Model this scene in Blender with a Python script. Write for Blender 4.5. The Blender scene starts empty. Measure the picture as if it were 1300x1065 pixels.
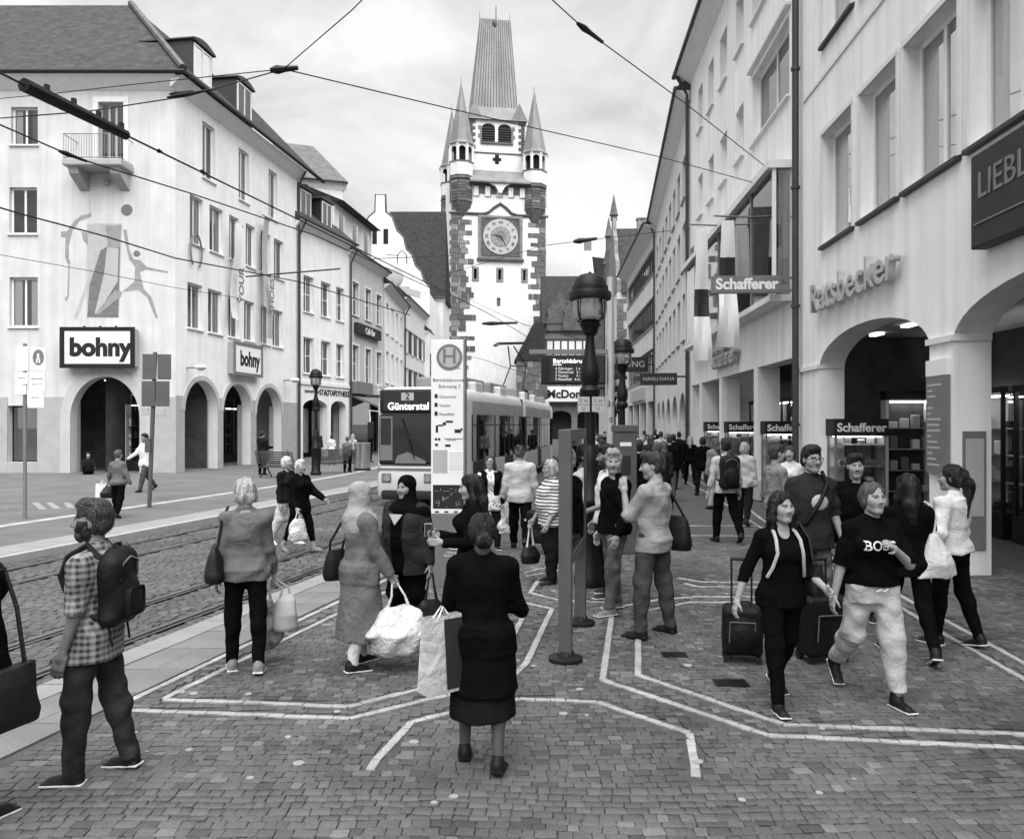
import bpy, bmesh, math, random
import numpy as np
from mathutils import Vector, Matrix
from mathutils.bvhtree import BVHTree
R = math.radians
rng = random.Random(7)
scn = bpy.context.scene
# ------------------------------------------------------------------ camera, sky, sun, exposure
FPX, CX, HY, CH = 1000.0, 650.0, 538.0, 2.05       # focal length in photo pixels, centre column, horizon row, eye height
cam = bpy.data.cameras.new('camera'); camo = bpy.data.objects.new('camera', cam)
scn.collection.objects.link(camo); scn.camera = camo
camo.location = (0, 0, CH); camo.rotation_euler = (R(90), 0, 0)
cam.sensor_width = 36; cam.lens = 36*FPX/1300; cam.shift_y = (HY-532.5)/1300
cam.clip_start = .1; cam.clip_end = 3000
SUN_EL, SUN_AZ = 62, 164           # azimuth clockwise from +Y : the soft sun stands behind the camera, to the right
world = bpy.data.worlds.new('World'); scn.world = world; world.use_nodes = True
nt = world.node_tree; nd = nt.nodes; lk = nt.links
for n in list(nd): nd.remove(n)
sky = nd.new('ShaderNodeTexSky'); sky.sky_type = 'NISHITA'; sky.sun_disc = False
sky.sun_elevation = R(SUN_EL); sky.sun_rotation = R(SUN_AZ)
bw = nd.new('ShaderNodeRGBToBW'); lk.new(sky.outputs[0], bw.inputs[0])
mu = nd.new('ShaderNodeMath'); mu.operation = 'MULTIPLY'; mu.inputs[1].default_value = .1
lk.new(bw.outputs[0], mu.inputs[0])
tc = nd.new('ShaderNodeTexCoord'); mp = nd.new('ShaderNodeMapping'); mp.inputs['Scale'].default_value = (1, 1, 1.8)
lk.new(tc.outputs['Generated'], mp.inputs[0])
n1 = nd.new('ShaderNodeTexNoise'); n1.inputs['Scale'].default_value = 3.4; n1.inputs['Detail'].default_value = 7; n1.inputs['Roughness'].default_value = .55
n1.inputs['Distortion'].default_value = .5
lk.new(mp.outputs[0], n1.inputs[0])
rp = nd.new('ShaderNodeValToRGB'); e = rp.color_ramp.elements
e[0].position = .36; e[0].color = (.38, .38, .38, 1); e[1].position = .60; e[1].color = (.60, .60, .60, 1)
lk.new(n1.outputs[0], rp.inputs[0])
mx = nd.new('ShaderNodeMix'); mx.data_type = 'RGBA'; mx.inputs[0].default_value = .93
lk.new(mu.outputs[0], mx.inputs[6]); lk.new(rp.outputs[0], mx.inputs[7])
bg = nd.new('ShaderNodeBackground'); bg.inputs[1].default_value = 1.0
lk.new(mx.outputs[2], bg.inputs[0])
wo = nd.new('ShaderNodeOutputWorld'); lk.new(bg.outputs[0], wo.inputs[0])
sl = bpy.data.lights.new('sun', 'SUN'); sl.energy = 4.2; sl.angle = R(84); sl.color = (1, 1, 1)
so = bpy.data.objects.new('sun', sl); scn.collection.objects.link(so)
_a, _e = R(SUN_AZ), R(SUN_EL)
so.rotation_euler = (-Vector((math.sin(_a)*math.cos(_e), math.cos(_a)*math.cos(_e), math.sin(_e)))).to_track_quat('-Z', 'Y').to_euler()
scn.view_settings.view_transform = 'Standard'; scn.view_settings.look = 'None'
scn.view_settings.exposure = .78; scn.view_settings.gamma = 1
scn.render.engine = 'CYCLES'
cy = scn.cycles; cy.use_denoising = True; cy.max_bounces = 6; cy.diffuse_bounces = 4; cy.glossy_bounces = 3
cy.transmission_bounces = 4; cy.transparent_max_bounces = 12; cy.caustics_reflective = False; cy.caustics_refractive = False
COL = scn.collection
# ------------------------------------------------------------------ helpers
def gp(px, py, z=0.):                      # a pixel's ray meets the level z
    t = (CH-z)*FPX/(py-HY)
    return ((px-CX)/FPX*t, t)
def pz(px, py, Y):                         # a pixel's ray meets the plane at distance Y
    return Vector(((px-CX)/FPX*Y, Y, CH+(HY-py)/FPX*Y))
def tag(o, label=None, cat=None, group=None, kind=None):
    if label: o['label'] = label
    if cat: o['category'] = cat
    if group: o['group'] = group
    if kind: o['kind'] = kind
    return o
def empty(name, loc=(0, 0, 0), rz=0., label=None, cat=None, group=None):
    o = bpy.data.objects.new(name, None); COL.objects.link(o); o.empty_display_size = .1
    o.location = loc; o.rotation_euler = (0, 0, rz)
    return tag(o, label, cat, group)
def copy_tree(o, parent=None):
    c = o.copy(); COL.objects.link(c); c.parent = parent
    for ch in list(o.children): copy_tree(ch, c)
    return c
def link(name, me, parent=None, mat=None, loc=None, rz=0.):
    o = bpy.data.objects.new(name, me); COL.objects.link(o)
    if mat is not None and not me.materials: me.materials.append(MT(mat))
    if parent: o.parent = parent
    if loc is not None: o.location = loc
    if rz: o.rotation_euler = (0, 0, rz)
    return o
# ------------------------------------------------------------------ materials (all grey: the place is seen in black and white)
_mats = {}
def MT(m): return _mats[m] if isinstance(m, str) else m
def mat(name, v, rough=.8, var=.12, scale=3., bump=.15, bscale=40., spec=.4, metal=0., streak=0., stretch=None, fine=.0, bdist=.02, bdis=0.):
    m = bpy.data.materials.new(name); m.use_nodes = True; _mats[name] = m
    t = m.node_tree; N = t.nodes; L = t.links; b = N['Principled BSDF']
    b.inputs['Roughness'].default_value = rough; b.inputs['Metallic'].default_value = metal
    b.inputs['Specular IOR Level'].default_value = spec
    c = N.new('ShaderNodeTexCoord'); src = c.outputs['Object']
    if stretch:
        g = N.new('ShaderNodeMapping'); g.inputs['Scale'].default_value = stretch; L.new(src, g.inputs[0]); src = g.outputs[0]
    n = N.new('ShaderNodeTexNoise'); n.inputs['Scale'].default_value = scale; n.inputs['Detail'].default_value = 6; n.inputs['Roughness'].default_value = .6
    L.new(src, n.inputs[0])
    mr = N.new('ShaderNodeMapRange'); mr.inputs[1].default_value = .3; mr.inputs[2].default_value = .7
    mr.inputs[3].default_value = v*(1-var); mr.inputs[4].default_value = min(.9, v*(1+var)); L.new(n.outputs[0], mr.inputs[0])
    out = mr.outputs[0]
    if fine:
        n3 = N.new('ShaderNodeTexNoise'); n3.inputs['Scale'].default_value = bscale; n3.inputs['Detail'].default_value = 3; L.new(src, n3.inputs[0])
        r3 = N.new('ShaderNodeMapRange'); r3.inputs[1].default_value = .3; r3.inputs[2].default_value = .7; r3.inputs[3].default_value = 1-fine; r3.inputs[4].default_value = 1+fine
        L.new(n3.outputs[0], r3.inputs[0])
        k = N.new('ShaderNodeMath'); k.operation = 'MULTIPLY'; L.new(out, k.inputs[0]); L.new(r3.outputs[0], k.inputs[1]); out = k.outputs[0]
    if streak:                              # rain streaks running down
        g2 = N.new('ShaderNodeMapping'); g2.inputs['Scale'].default_value = (1.6, 1.6, .09); L.new(c.outputs['Object'], g2.inputs[0])
        n2 = N.new('ShaderNodeTexNoise'); n2.inputs['Scale'].default_value = 2.2; n2.inputs['Detail'].default_value = 5; L.new(g2.outputs[0], n2.inputs[0])
        r2 = N.new('ShaderNodeMapRange'); r2.inputs[1].default_value = .42; r2.inputs[2].default_value = .75; r2.inputs[3].default_value = 1; r2.inputs[4].default_value = 1-streak
        L.new(n2.outputs[0], r2.inputs[0])
        k = N.new('ShaderNodeMath'); k.operation = 'MULTIPLY'; L.new(out, k.inputs[0]); L.new(r2.outputs[0], k.inputs[1]); out = k.outputs[0]
    L.new(out, b.inputs['Base Color'])
    if bump:
        nb = N.new('ShaderNodeTexNoise'); nb.inputs['Scale'].default_value = bscale; nb.inputs['Detail'].default_value = 4; L.new(src, nb.inputs[0])
        bp = N.new('ShaderNodeBump'); bp.inputs['Strength'].default_value = bump; bp.inputs['Distance'].default_value = bdist; nb.inputs['Distortion'].default_value = bdis
        L.new(nb.outputs[0], bp.inputs['Height']); L.new(bp.outputs[0], b.inputs['Normal'])
    m['v'] = v
    return m
def wavebump(m, scale, axis, strength, dist=.03, dark=.0, rough_noise=2.):
    t = m.node_tree; N = t.nodes; L = t.links; b = N['Principled BSDF']
    w = N.new('ShaderNodeTexWave'); w.wave_type = 'BANDS'; w.bands_direction = axis; w.wave_profile = 'SAW'
    w.inputs['Scale'].default_value = scale; w.inputs['Distortion'].default_value = rough_noise; w.inputs['Detail'].default_value = 2
    c = N.new('ShaderNodeTexCoord'); L.new(c.outputs['Object'], w.inputs[0])
    bp = N.new('ShaderNodeBump'); bp.inputs['Strength'].default_value = strength; bp.inputs['Distance'].default_value = dist
    L.new(w.outputs['Fac'], bp.inputs['Height'])
    if b.inputs['Normal'].links: L.new(b.inputs['Normal'].links[0].from_socket, bp.inputs['Normal'])
    L.new(bp.outputs[0], b.inputs['Normal'])
    if dark:
        src = b.inputs['Base Color'].links[0].from_socket
        r2 = N.new('ShaderNodeMapRange'); r2.inputs[1].default_value = 0; r2.inputs[2].default_value = .35; r2.inputs[3].default_value = 1-dark; r2.inputs[4].default_value = 1
        L.new(w.outputs['Fac'], r2.inputs[0])
        k = N.new('ShaderNodeMath'); k.operation = 'MULTIPLY'; L.new(src, k.inputs[0]); L.new(r2.outputs[0], k.inputs[1]); L.new(k.outputs[0], b.inputs['Base Color'])
    return m
def glassmat(name, tint=.9, refl=.16, rough=.02):
    m = bpy.data.materials.new(name); m.use_nodes = True; _mats[name] = m
    t = m.node_tree; N = t.nodes; L = t.links; N.remove(N['Principled BSDF'])
    tr = N.new('ShaderNodeBsdfTransparent'); tr.inputs[0].default_value = (tint, tint, tint, 1)
    gl = N.new('ShaderNodeBsdfGlossy'); gl.inputs['Roughness'].default_value = rough; gl.inputs[0].default_value = (.95, .95, .95, 1)
    lw = N.new('ShaderNodeLayerWeight'); lw.inputs[0].default_value = .35
    mr = N.new('ShaderNodeMapRange'); mr.inputs[3].default_value = refl; mr.inputs[4].default_value = .95; L.new(lw.outputs['Fresnel'], mr.inputs[0])
    x = N.new('ShaderNodeMixShader'); L.new(mr.outputs[0], x.inputs[0]); L.new(tr.outputs[0], x.inputs[1]); L.new(gl.outputs[0], x.inputs[2])
    L.new(x.outputs[0], N['Material Output'].inputs[0])
    return m
def emis(name, v, s=1.):
    m = bpy.data.materials.new(name); m.use_nodes = True; _mats[name] = m
    b = m.node_tree.nodes['Principled BSDF']; b.inputs['Base Color'].default_value = (v, v, v, 1)
    b.inputs['Emission Color'].default_value = (1, 1, 1, 1); b.inputs['Emission Strength'].default_value = s
    return m
def patmat(name, kind, a, b_, scale=20., rough=.85, coord='Object'):
    """woven / printed cloth patterns: plaid, stripes, flowers, text-like print"""
    m = bpy.data.materials.new(name); m.use_nodes = True; _mats[name] = m
    t = m.node_tree; N = t.nodes; L = t.links; b = N['Principled BSDF']; b.inputs['Roughness'].default_value = rough; b.inputs['Specular IOR Level'].default_value = .2
    c = N.new('ShaderNodeTexCoord').outputs[coord]
    def band(ax, sc, lo, hi, dist=1.):
        w = N.new('ShaderNodeTexWave'); w.bands_direction = ax; w.inputs['Scale'].default_value = sc; w.inputs['Distortion'].default_value = dist; w.inputs['Detail'].default_value = 1
        L.new(c, w.inputs[0]); r = N.new('ShaderNodeMapRange'); r.inputs[1].default_value = lo; r.inputs[2].default_value = hi; L.new(w.outputs['Fac'], r.inputs[0]); return r.outputs[0]
    def mth(op, p, q):
        k = N.new('ShaderNodeMath'); k.operation = op
        for i, s in ((0, p), (1, q)):
            if isinstance(s, (int, float)): k.inputs[i].default_value = s
            else: L.new(s, k.inputs[i])
        return k.outputs[0]
    if kind == 'plaid':
        h = band('Z', scale, .35, .65, .6); v = band('X', scale, .35, .65, .6); v2 = band('Y', scale, .35, .65, .6)
        f = mth('ADD', mth('MULTIPLY', h, .45), mth('ADD', mth('MULTIPLY', v, .3), mth('MULTIPLY', v2, .25)))
    elif kind == 'stripes':
        f = band('Z', scale, .45, .55, .8)
    elif kind == 'flowers':
        vr = N.new('ShaderNodeTexNoise'); vr.inputs['Scale'].default_value = scale; vr.inputs['Detail'].default_value = 3; L.new(c, vr.inputs[0])
        r = N.new('ShaderNodeMapRange'); r.inputs[1].default_value = .56; r.inputs[2].default_value = .62; L.new(vr.outputs[0], r.inputs[0]); f = r.outputs[0]
    elif kind == 'denim':
        vr = N.new('ShaderNodeTexNoise'); vr.inputs['Scale'].default_value = scale; vr.inputs['Detail'].default_value = 6; L.new(c, vr.inputs[0])
        r = N.new('ShaderNodeMapRange'); r.inputs[1].default_value = .35; r.inputs[2].default_value = .65; L.new(vr.outputs[0], r.inputs[0]); f = r.outputs[0]
    mr = N.new('ShaderNodeMapRange'); mr.inputs[3].default_value = a; mr.inputs[4].default_value = b_; L.new(f, mr.inputs[0]); L.new(mr.outputs[0], b.inputs['Base Color'])
    nb = N.new('ShaderNodeTexNoise'); nb.inputs['Scale'].default_value = 6; nb.inputs['Detail'].default_value = 3; nb.inputs['Distortion'].default_value = 1.2; L.new(c, nb.inputs[0])
    bp = N.new('ShaderNodeBump'); bp.inputs['Strength'].default_value = .28; bp.inputs['Distance'].default_value = .08; L.new(nb.outputs[0], bp.inputs['Height']); L.new(bp.outputs[0], b.inputs['Normal'])
    return m
def attrmat(name, v, rough=.55, spec=.35):
    """skin: base value times the painted 'tone' (lips, brows, eyes, beard)"""
    m = bpy.data.materials.new(name); m.use_nodes = True; _mats[name] = m
    t = m.node_tree; N = t.nodes; L = t.links; b = N['Principled BSDF']; b.inputs['Roughness'].default_value = rough; b.inputs['Specular IOR Level'].default_value = spec
    a = N.new('ShaderNodeAttribute'); a.attribute_name = 'tone'
    n = N.new('ShaderNodeTexNoise'); n.inputs['Scale'].default_value = 25; n.inputs['Detail'].default_value = 4
    c = N.new('ShaderNodeTexCoord'); L.new(c.outputs['Object'], n.inputs[0])
    mr = N.new('ShaderNodeMapRange'); mr.inputs[1].default_value = .3; mr.inputs[2].default_value = .7; mr.inputs[3].default_value = v*.88; mr.inputs[4].default_value = v*1.1; L.new(n.outputs[0], mr.inputs[0])
    k = N.new('ShaderNodeMath'); k.operation = 'MULTIPLY'; L.new(mr.outputs[0], k.inputs[0]); L.new(a.outputs['Fac'], k.inputs[1]); L.new(k.outputs[0], b.inputs['Base Color'])
    return m
mat('plaster_white_shaded', .57, .9, .10, .9, .2, 30, streak=.16, fine=.03)  # corner front: its dimmer light is put into the plaster, darker than the wing
mat('plaster_bright', .76, .9, .08, .9, .15, 30, streak=.12, fine=.03)
mat('plaster_pale', .68, .9, .09, .9, .2, 30, streak=.2, fine=.03)
mat('plaster_grey', .46, .9, .07, 1.2, .12, 30, streak=.12)
mat('plaster_cool', .86, .88, .08, .7, .15, 50, streak=.17, fine=.03)
mat('stone_base', .36, .85, .10, 2, .15, 25)
mat('trim_light', .70, .8, .06, 4, .05)
mat('trim_mid', .35, .7, .1, 4, .05)
mat('dark_metal', .009, .5, .2, 6, .05, 60, .3)
mat('iron_black', .006, .45, .3, 9, .2, 70, .25)
mat('grey_metal', .20, .45, .12, 5, .04, 60, .5, .3)
mat('post_grey', .085, .5, .12, 5, .05, 60)
mat('light_metal', .48, .4, .08, 5, .03, 60, .5, .4)
mat('steel', .55, .25, .1, 5, .03, 60, .5, .9)
mat('zinc', .05, .5, .2, 4, .08, 30, .4, .3)
mat('frame_white', .75, .55, .05, 5, .03)
mat('frame_dark', .03, .5, .1, 5, .03)
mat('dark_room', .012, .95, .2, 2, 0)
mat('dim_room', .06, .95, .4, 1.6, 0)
mat('curtain', .80, .9, .12, 6, .5, 12, stretch=(6, 6, .3))
mat('curtain_dark', .18, .9, .2, 6, .5, 12, stretch=(6, 6, .3))
mat('blind', .30, .8, .06, 4, .1)
wavebump(mat('roof_tile', .075, .85, .35, 2.6, .35, 14, .2), 4.5, 'Z', .9, .05, .45, 1.2)
wavebump(mat('roof_tile_pale', .16, .85, .25, 2.0, .3, 14, .2), 4.5, 'Z', .8, .05, .35, 1.2)
mat('slate_stone', .085, .85, .4, 1.2, .5, 18)
mat('tower_stone', .11, .85, .35, 2.0, .4, 12)
mat('tower_stone_light', .20, .85, .3, 2.0, .4, 12)
mat('mortar', .50, .9, .1, 6, .1)
wavebump(mat('lead_roof', .22, .6, .22, .7, .1, 20, .4, .2, stretch=(1, 1, .25)), 2.2, 'X', .6, .06, .3, .4)
mat('wood_dark', .035, .7, .3, 4, .2, 30, stretch=(1, 1, 6))
mat('timber', .06, .8, .3, 5, .2, 30)
mat('asphalt', .10, .9, .22, 2, .3, 60, fine=.15)
mat('joint', .074, .95, .3, 5, .4, 70, fine=.2)
mat('road_sett', .085, .75, .30, 1.1, .5, 26, .4, fine=.25)
mat('cobble_a', .096, .75, .52, .7, .3, 55, .45, fine=.2)
mat('cobble_b', .084, .75, .52, .7, .35, 55, .45, fine=.2)
mat('cobble_d', .062, .75, .5, .7, .3, 55, .4, fine=.25)
mat('cobble_e', .15, .7, .4, .7, .3, 55, .4, fine=.2)
mat('gum', .30, .8, .2, 9, .1)
mat('cobble_c', .112, .6, .3, 1.3, .35, 55, .45, fine=.2)
mat('slab', .17, .75, .18, 1.5, .25, 45, fine=.12)
mat('plaza', .115, .8, .25, .8, .25, 45, fine=.15)
mat('kerb_stone', .24, .75, .15, 2.0, .25, 45, fine=.12)
mat('line_stone', .34, .75, .30, 2.5, .3, 60, fine=.2)
mat('rail', .16, .28, .2, 6, .05, 40, .5, .8)
mat('groove', .006, .9, .1, 4, 0)
mat('black', .006, .6, .2, 5, .05)
mat('ink', .012, .7, .1, 5, 0)
mat('paper', .80, .6, .03, 5, .02)
mat('sign_white', .78, .45, .03, 3, .02)
mat('sign_grey', .40, .5, .05, 3, .02)
mat('sign_mid', .16, .5, .1, 3, .02)
mat('sign_dark', .018, .6, .2, 3, .02)
mat('paint_dim', .15, .85, .2, 5, .05)
mat('paint_faint', .27, .9, .15, 4, .05)
mat('paint_soft', .40, .9, .10, 4, .05)
mat('tram_white', .58, .3, .05, 1.5, .02, 20, .5)
mat('tram_grey', .33, .4, .10, 1.5, .03, 20, .5, streak=.2)
mat('tram_roof', .2, .6, .2, 1.5, .05, 20, streak=.2)
mat('rubber', .012, .75, .2, 8, .1)
mat('foliage', .05, .7, .4, 6, .3, 30)
emis('shop_fill_light', .9, 7.); emis('led', .8, 1.1); emis('led_dim', .5, .35); emis('lamp_glow', .9, 2.2); emis('added_glow', .8, .8)
glassmat('glass', .90, .10); glassmat('glass_bright', .97, .46); glassmat('shop_glass', .88, .14); glassmat('tram_glass', .42, .20); glassmat('case_glass', .80, .30, .01); glassmat('lantern_glass', .75, .18, .15)
# ------------------------------------------------------------------ mesh builder
class MB:
    def __init__(s): s.v = []; s.f = []
    def poly(s, pts, faces):
        b = len(s.v); s.v += [tuple(p) for p in pts]; s.f += [tuple(i+b for i in f) for f in faces]; return s
    def box(s, x0, x1, y0, y1, z0, z1):
        return s.poly([(x0,y0,z0),(x1,y0,z0),(x1,y1,z0),(x0,y1,z0),(x0,y0,z1),(x1,y0,z1),(x1,y1,z1),(x0,y1,z1)],
                      [(0,3,2,1),(4,5,6,7),(0,1,5,4),(1,2,6,5),(2,3,7,6),(3,0,4,7)])
    def bbox(s, x0, x1, y0, y1, z0, z1, r=.01):          # box with chamfered long edges (all 12)
        bm = bmesh.new(); bmesh.ops.create_cube(bm, size=1)
        for v in bm.verts: v.co = ((x0+x1)/2+v.co.x*(x1-x0), (y0+y1)/2+v.co.y*(y1-y0), (z0+z1)/2+v.co.z*(z1-z0))
        bmesh.ops.bevel(bm, geom=bm.edges[:], offset=r, segments=2, affect='EDGES', profile=.5)
        bm.verts.index_update(); s.poly([v.co[:] for v in bm.verts], [[v.index for v in f.verts] for f in bm.faces]); bm.free(); return s
    def prism(s, pts2, d0, d1, axis='y'):                # polygon in (x,z) pushed along y, or (x,y) along z, (y,z) along x
        n = len(pts2)
        def P(a, b, d): return (a, d, b) if axis == 'y' else ((a, b, d) if axis == 'z' else (d, a, b))
        pts = [P(a, b, d0) for a, b in pts2]+[P(a, b, d1) for a, b in pts2]
        return s.poly(pts, [tuple(range(n)), tuple(range(2*n-1, n-1, -1))]+[(i, i+n, (i+1) % n+n, (i+1) % n) for i in range(n)])
    def tube(s, path, r, n=8, cap=True):
        P = [Vector(p) for p in path]; rr = r if isinstance(r, (list, tuple)) else [r]*len(P); b = len(s.v); up = None
        for i, p in enumerate(P):
            t = (P[min(i+1, len(P)-1)]-P[max(i-1, 0)]).normalized()
            if up is None: up = Vector((0, 0, 1)) if abs(t.z) < .9 else Vector((1, 0, 0))
            a = t.cross(up); a = a.normalized() if a.length > 1e-6 else Vector((1, 0, 0)); u2 = a.cross(t).normalized(); up = u2
            for k in range(n):
                q = 2*math.pi*k/n; s.v.append(tuple(p+(a*math.cos(q)+u2*math.sin(q))*rr[i]))
        for i in range(len(P)-1):
            for k in range(n): s.f.append((b+i*n+k, b+i*n+(k+1) % n, b+(i+1)*n+(k+1) % n, b+(i+1)*n+k))
        if cap: s.f.append(tuple(b+k for k in range(n-1, -1, -1))); s.f.append(tuple(b+(len(P)-1)*n+k for k in range(n)))
        return s
    def lathe(s, prof, n=16, c=(0, 0), a0=0.):
        b = len(s.v); m = len(prof)
        for r, z in prof:
            for k in range(n):
                q = a0+2*math.pi*k/n; s.v.append((c[0]+r*math.cos(q), c[1]+r*math.sin(q), z))
        for i in range(m-1):
            for k in range(n): s.f.append((b+i*n+k, b+i*n+(k+1) % n, b+(i+1)*n+(k+1) % n, b+(i+1)*n+k))
        s.f.append(tuple(b+k for k in range(n-1, -1, -1))); s.f.append(tuple(b+(m-1)*n+k for k in range(n)))
        return s
    def ball(s, c, r, n=10):
        rr = r if isinstance(r, (tuple, list)) else (r, r, r); b = len(s.v); m = n//2+1
        for i in range(m):
            th = math.pi*i/(m-1)
            for k in range(n): q = 2*math.pi*k/n; s.v.append((c[0]+rr[0]*math.sin(th)*math.cos(q), c[1]+rr[1]*math.sin(th)*math.sin(q), c[2]+rr[2]*math.cos(th)))
        for i in range(m-1):
            for k in range(n): s.f.append((b+i*n+k, b+(i+1)*n+k, b+(i+1)*n+(k+1) % n, b+i*n+(k+1) % n))
        return s
    def mesh(s, name, mat=None, smooth=False):
        me = bpy.data.meshes.new(name); me.from_pydata(s.v, [], s.f); me.update()
        bm = bmesh.new(); bm.from_mesh(me)
        bmesh.ops.remove_doubles(bm, verts=bm.verts, dist=1e-5); bmesh.ops.recalc_face_normals(bm, faces=bm.faces); bm.to_mesh(me); bm.free()
        if mat is not None: me.materials.append(MT(mat))
        if smooth:
            me.polygons.foreach_set('use_smooth', [True]*len(me.polygons))
            try: me.set_sharp_from_angle(angle=R(38))
            except Exception: pass
        return me
    def build(s, name, mat=None, parent=None, smooth=False, loc=None, rz=0.):
        return link(name, s.mesh(name, mat, smooth), parent, None, loc, rz)
def text(name, body, size, mat, parent=None, loc=(0, 0, 0), rot=(R(90), 0, 0), ext=.01, bold=.0, align='CENTER', squash=1.):
    c = bpy.data.curves.new(name, 'FONT'); c.body = body; c.size = size; c.extrude = ext; c.offset = bold; c.align_x = align; c.align_y = 'CENTER'; c.resolution_u = 4
    o = bpy.data.objects.new('tmp', c); me = bpy.data.meshes.new_from_object(o); bpy.data.objects.remove(o); bpy.data.curves.remove(c)
    me.name = name; me.materials.clear(); me.materials.append(MT(mat))
    o = link(name, me, parent); o.location = loc; o.rotation_euler = rot; o.scale = (squash, 1, 1)
    return o
# ------------------------------------------------------------------ ground
def sheet(name, pts, z, m, kind='structure', th=0.):
    mb = MB()
    if th: mb.prism([(p[0], p[1]) for p in pts], z-th, z, 'z')
    else: mb.poly([(p[0], p[1], z) for p in pts], [tuple(range(len(pts)))])
    o = mb.build(name, m); return tag(o, kind=kind)
sheet('ground', [(-900, -300), (900, -300), (900, 1800), (-900, 1800)], -.14, 'asphalt')
SL = .245
def band(x12, Y):                                   # a line of the tram road: straight past the stop, then bending to follow the street
    if Y <= 24: return x12+SL*(Y-12)
    t = Y-24; k = min(t, 16.)
    return x12+SL*12+SL*k-(SL-.0)*k*k/(2*16.)+.0*max(0, t-16)
YS = [-3+1.5*i for i in range(18)]+[24+2*i for i in range(1, 12)]+[50, 70, 110, 160]
def strip(a, b, Ys=YS): return [(band(a, y), y) for y in Ys]+[(band(b, y), y) for y in reversed(Ys)]
XK, XA, XB, XC, XD, XS, XE, XW = -8.0, -7.42, -6.45, -3.80, -2.84, -2.28, -1.98, -1.34    # kerb, rails, platform edge, slab strip, white line (x at Y = 12)
sheet('tram_road', strip(XK, XS), -.125, 'joint')
lp = [(-60, -3)]+[(band(XK, y), y) for y in YS]+[(-60, 160)]
sheet('far_pavement', lp, 0, 'plaza', th=.13)
rp_ = [(band(XS, y), y) for y in YS]+[(60, 160), (60, -3)]
pav = sheet('pavement', rp_, -.012, 'joint', th=.12)
def stones(name, P, W, D, A, z, hgt, mats, wts, parent=None, seed=1, tilt=.12, base=.02):
    """small blocks, one mesh: P centres, W/D sizes, A angles; tops dished and uneven"""
    g = np.random.default_rng(seed); n = len(P); P = np.asarray(P); W = np.asarray(W); D = np.asarray(D); A = np.asarray(A)
    c, s = np.cos(A), np.sin(A); V = np.zeros((n, 12, 3))
    sg = np.array([(-1, -1), (1, -1), (1, 1), (-1, 1)])
    hz = z+g.uniform(-.5, .5, n)*hgt*.5
    tx = g.normal(0, tilt, n)*.05; ty = g.normal(0, tilt, n)*.05
    for lvl, (k, dz) in enumerate(((1., -base), (1., -hgt*.45), (.86, 0.))):
        for i, (a, b) in enumerate(sg):
            jx = a*W/2*k*(1+g.normal(0, .05, n)); jy = b*D/2*k*(1+g.normal(0, .05, n))
            V[:, lvl*4+i, 0] = P[:, 0]+c*jx-s*jy; V[:, lvl*4+i, 1] = P[:, 1]+s*jx+c*jy
            V[:, lvl*4+i, 2] = (hz+dz+a*tx+b*ty) if lvl else z-base
    q = [(0, 1, 5, 4), (1, 2, 6, 5), (2, 3, 7, 6), (3, 0, 4, 7), (4, 5, 9, 8), (5, 6, 10, 9), (6, 7, 11, 10), (7, 4, 8, 11), (8, 9, 10, 11)]
    F = (np.array(q)[None]+np.arange(n)[:, None, None]*12).reshape(-1, 4)
    me = bpy.data.meshes.new(name); me.from_pydata(V.reshape(-1, 3).tolist(), [], F.tolist()); me.update()
    for m in mats: me.materials.append(MT(m))
    mi = g.choice(len(mats), n, p=wts); me.polygons.foreach_set('material_index', np.repeat(mi, 9).astype(np.int32))
    sm = np.tile(np.array([0, 0, 0, 0, 1, 1, 1, 1, 1], bool), n); me.polygons.foreach_set('use_smooth', sm)
    return link(name, me, parent)
# white inlaid lines, traced on the ground
LN = [[(151, 895), (290, 829), (426, 765), (520, 722)], [(208, 886), (320, 831), (423, 781), (500, 746)],
      [(151, 900), (300, 905), (444, 911), (550, 885), (640, 868), (668, 841), (701, 772), (640, 759)],
      [(208, 887), (330, 891), (441, 896), (543, 871), (630, 846), (668, 775), (640, 769)],
      [(470, 975), (478, 963), (523, 915), (577, 902), (660, 886), (758, 890), (875, 929), (881, 964), (884, 985)],
      [(683, 737), (673, 752), (710, 761), (778, 764)], [(668, 731), (697, 726), (712, 723)], [(666, 726), (693, 720), (712, 716)],
      [(900, 756), (840, 760), (778, 771), (765, 862), (975, 932), (1239, 945), (1330, 949)],
      [(880, 763), (812, 776), (810, 818), (810, 856), (994, 918), (1260, 929), (1340, 933)],
      [(880, 757), (1010, 757)], [(875, 764), (1000, 764)], [(860, 733), (890, 738), (1000, 739)], [(868, 740), (886, 744), (1000, 745)],
      [(830, 667), (964, 667)], [(830, 679), (962, 680)], [(868, 610), (905, 629), (962, 667), (1060, 722), (1138, 767), (1201, 805), (1330, 878)],
      [(880, 607), (943, 640), (970, 661), (1090, 726), (1171, 771), (1273, 826), (1350, 868)]]
G = [[gp(*p) for p in l] for l in LN]
segs = np.array([(a[0], a[1], b[0], b[1]) for l in G for a, b in zip(l[:-1], l[1:])])
def seg_dist(P):
    d = np.full(len(P), 9.)
    for x0, y0, x1, y1 in segs:
        v = np.array((x1-x0, y1-y0)); L2 = v@v; t = np.clip(((P-np.array((x0, y0)))@v)/L2, 0, 1)
        d = np.minimum(d, np.hypot(P[:, 0]-x0-t*v[0], P[:, 1]-y0-t*v[1]))
    return d
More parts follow.
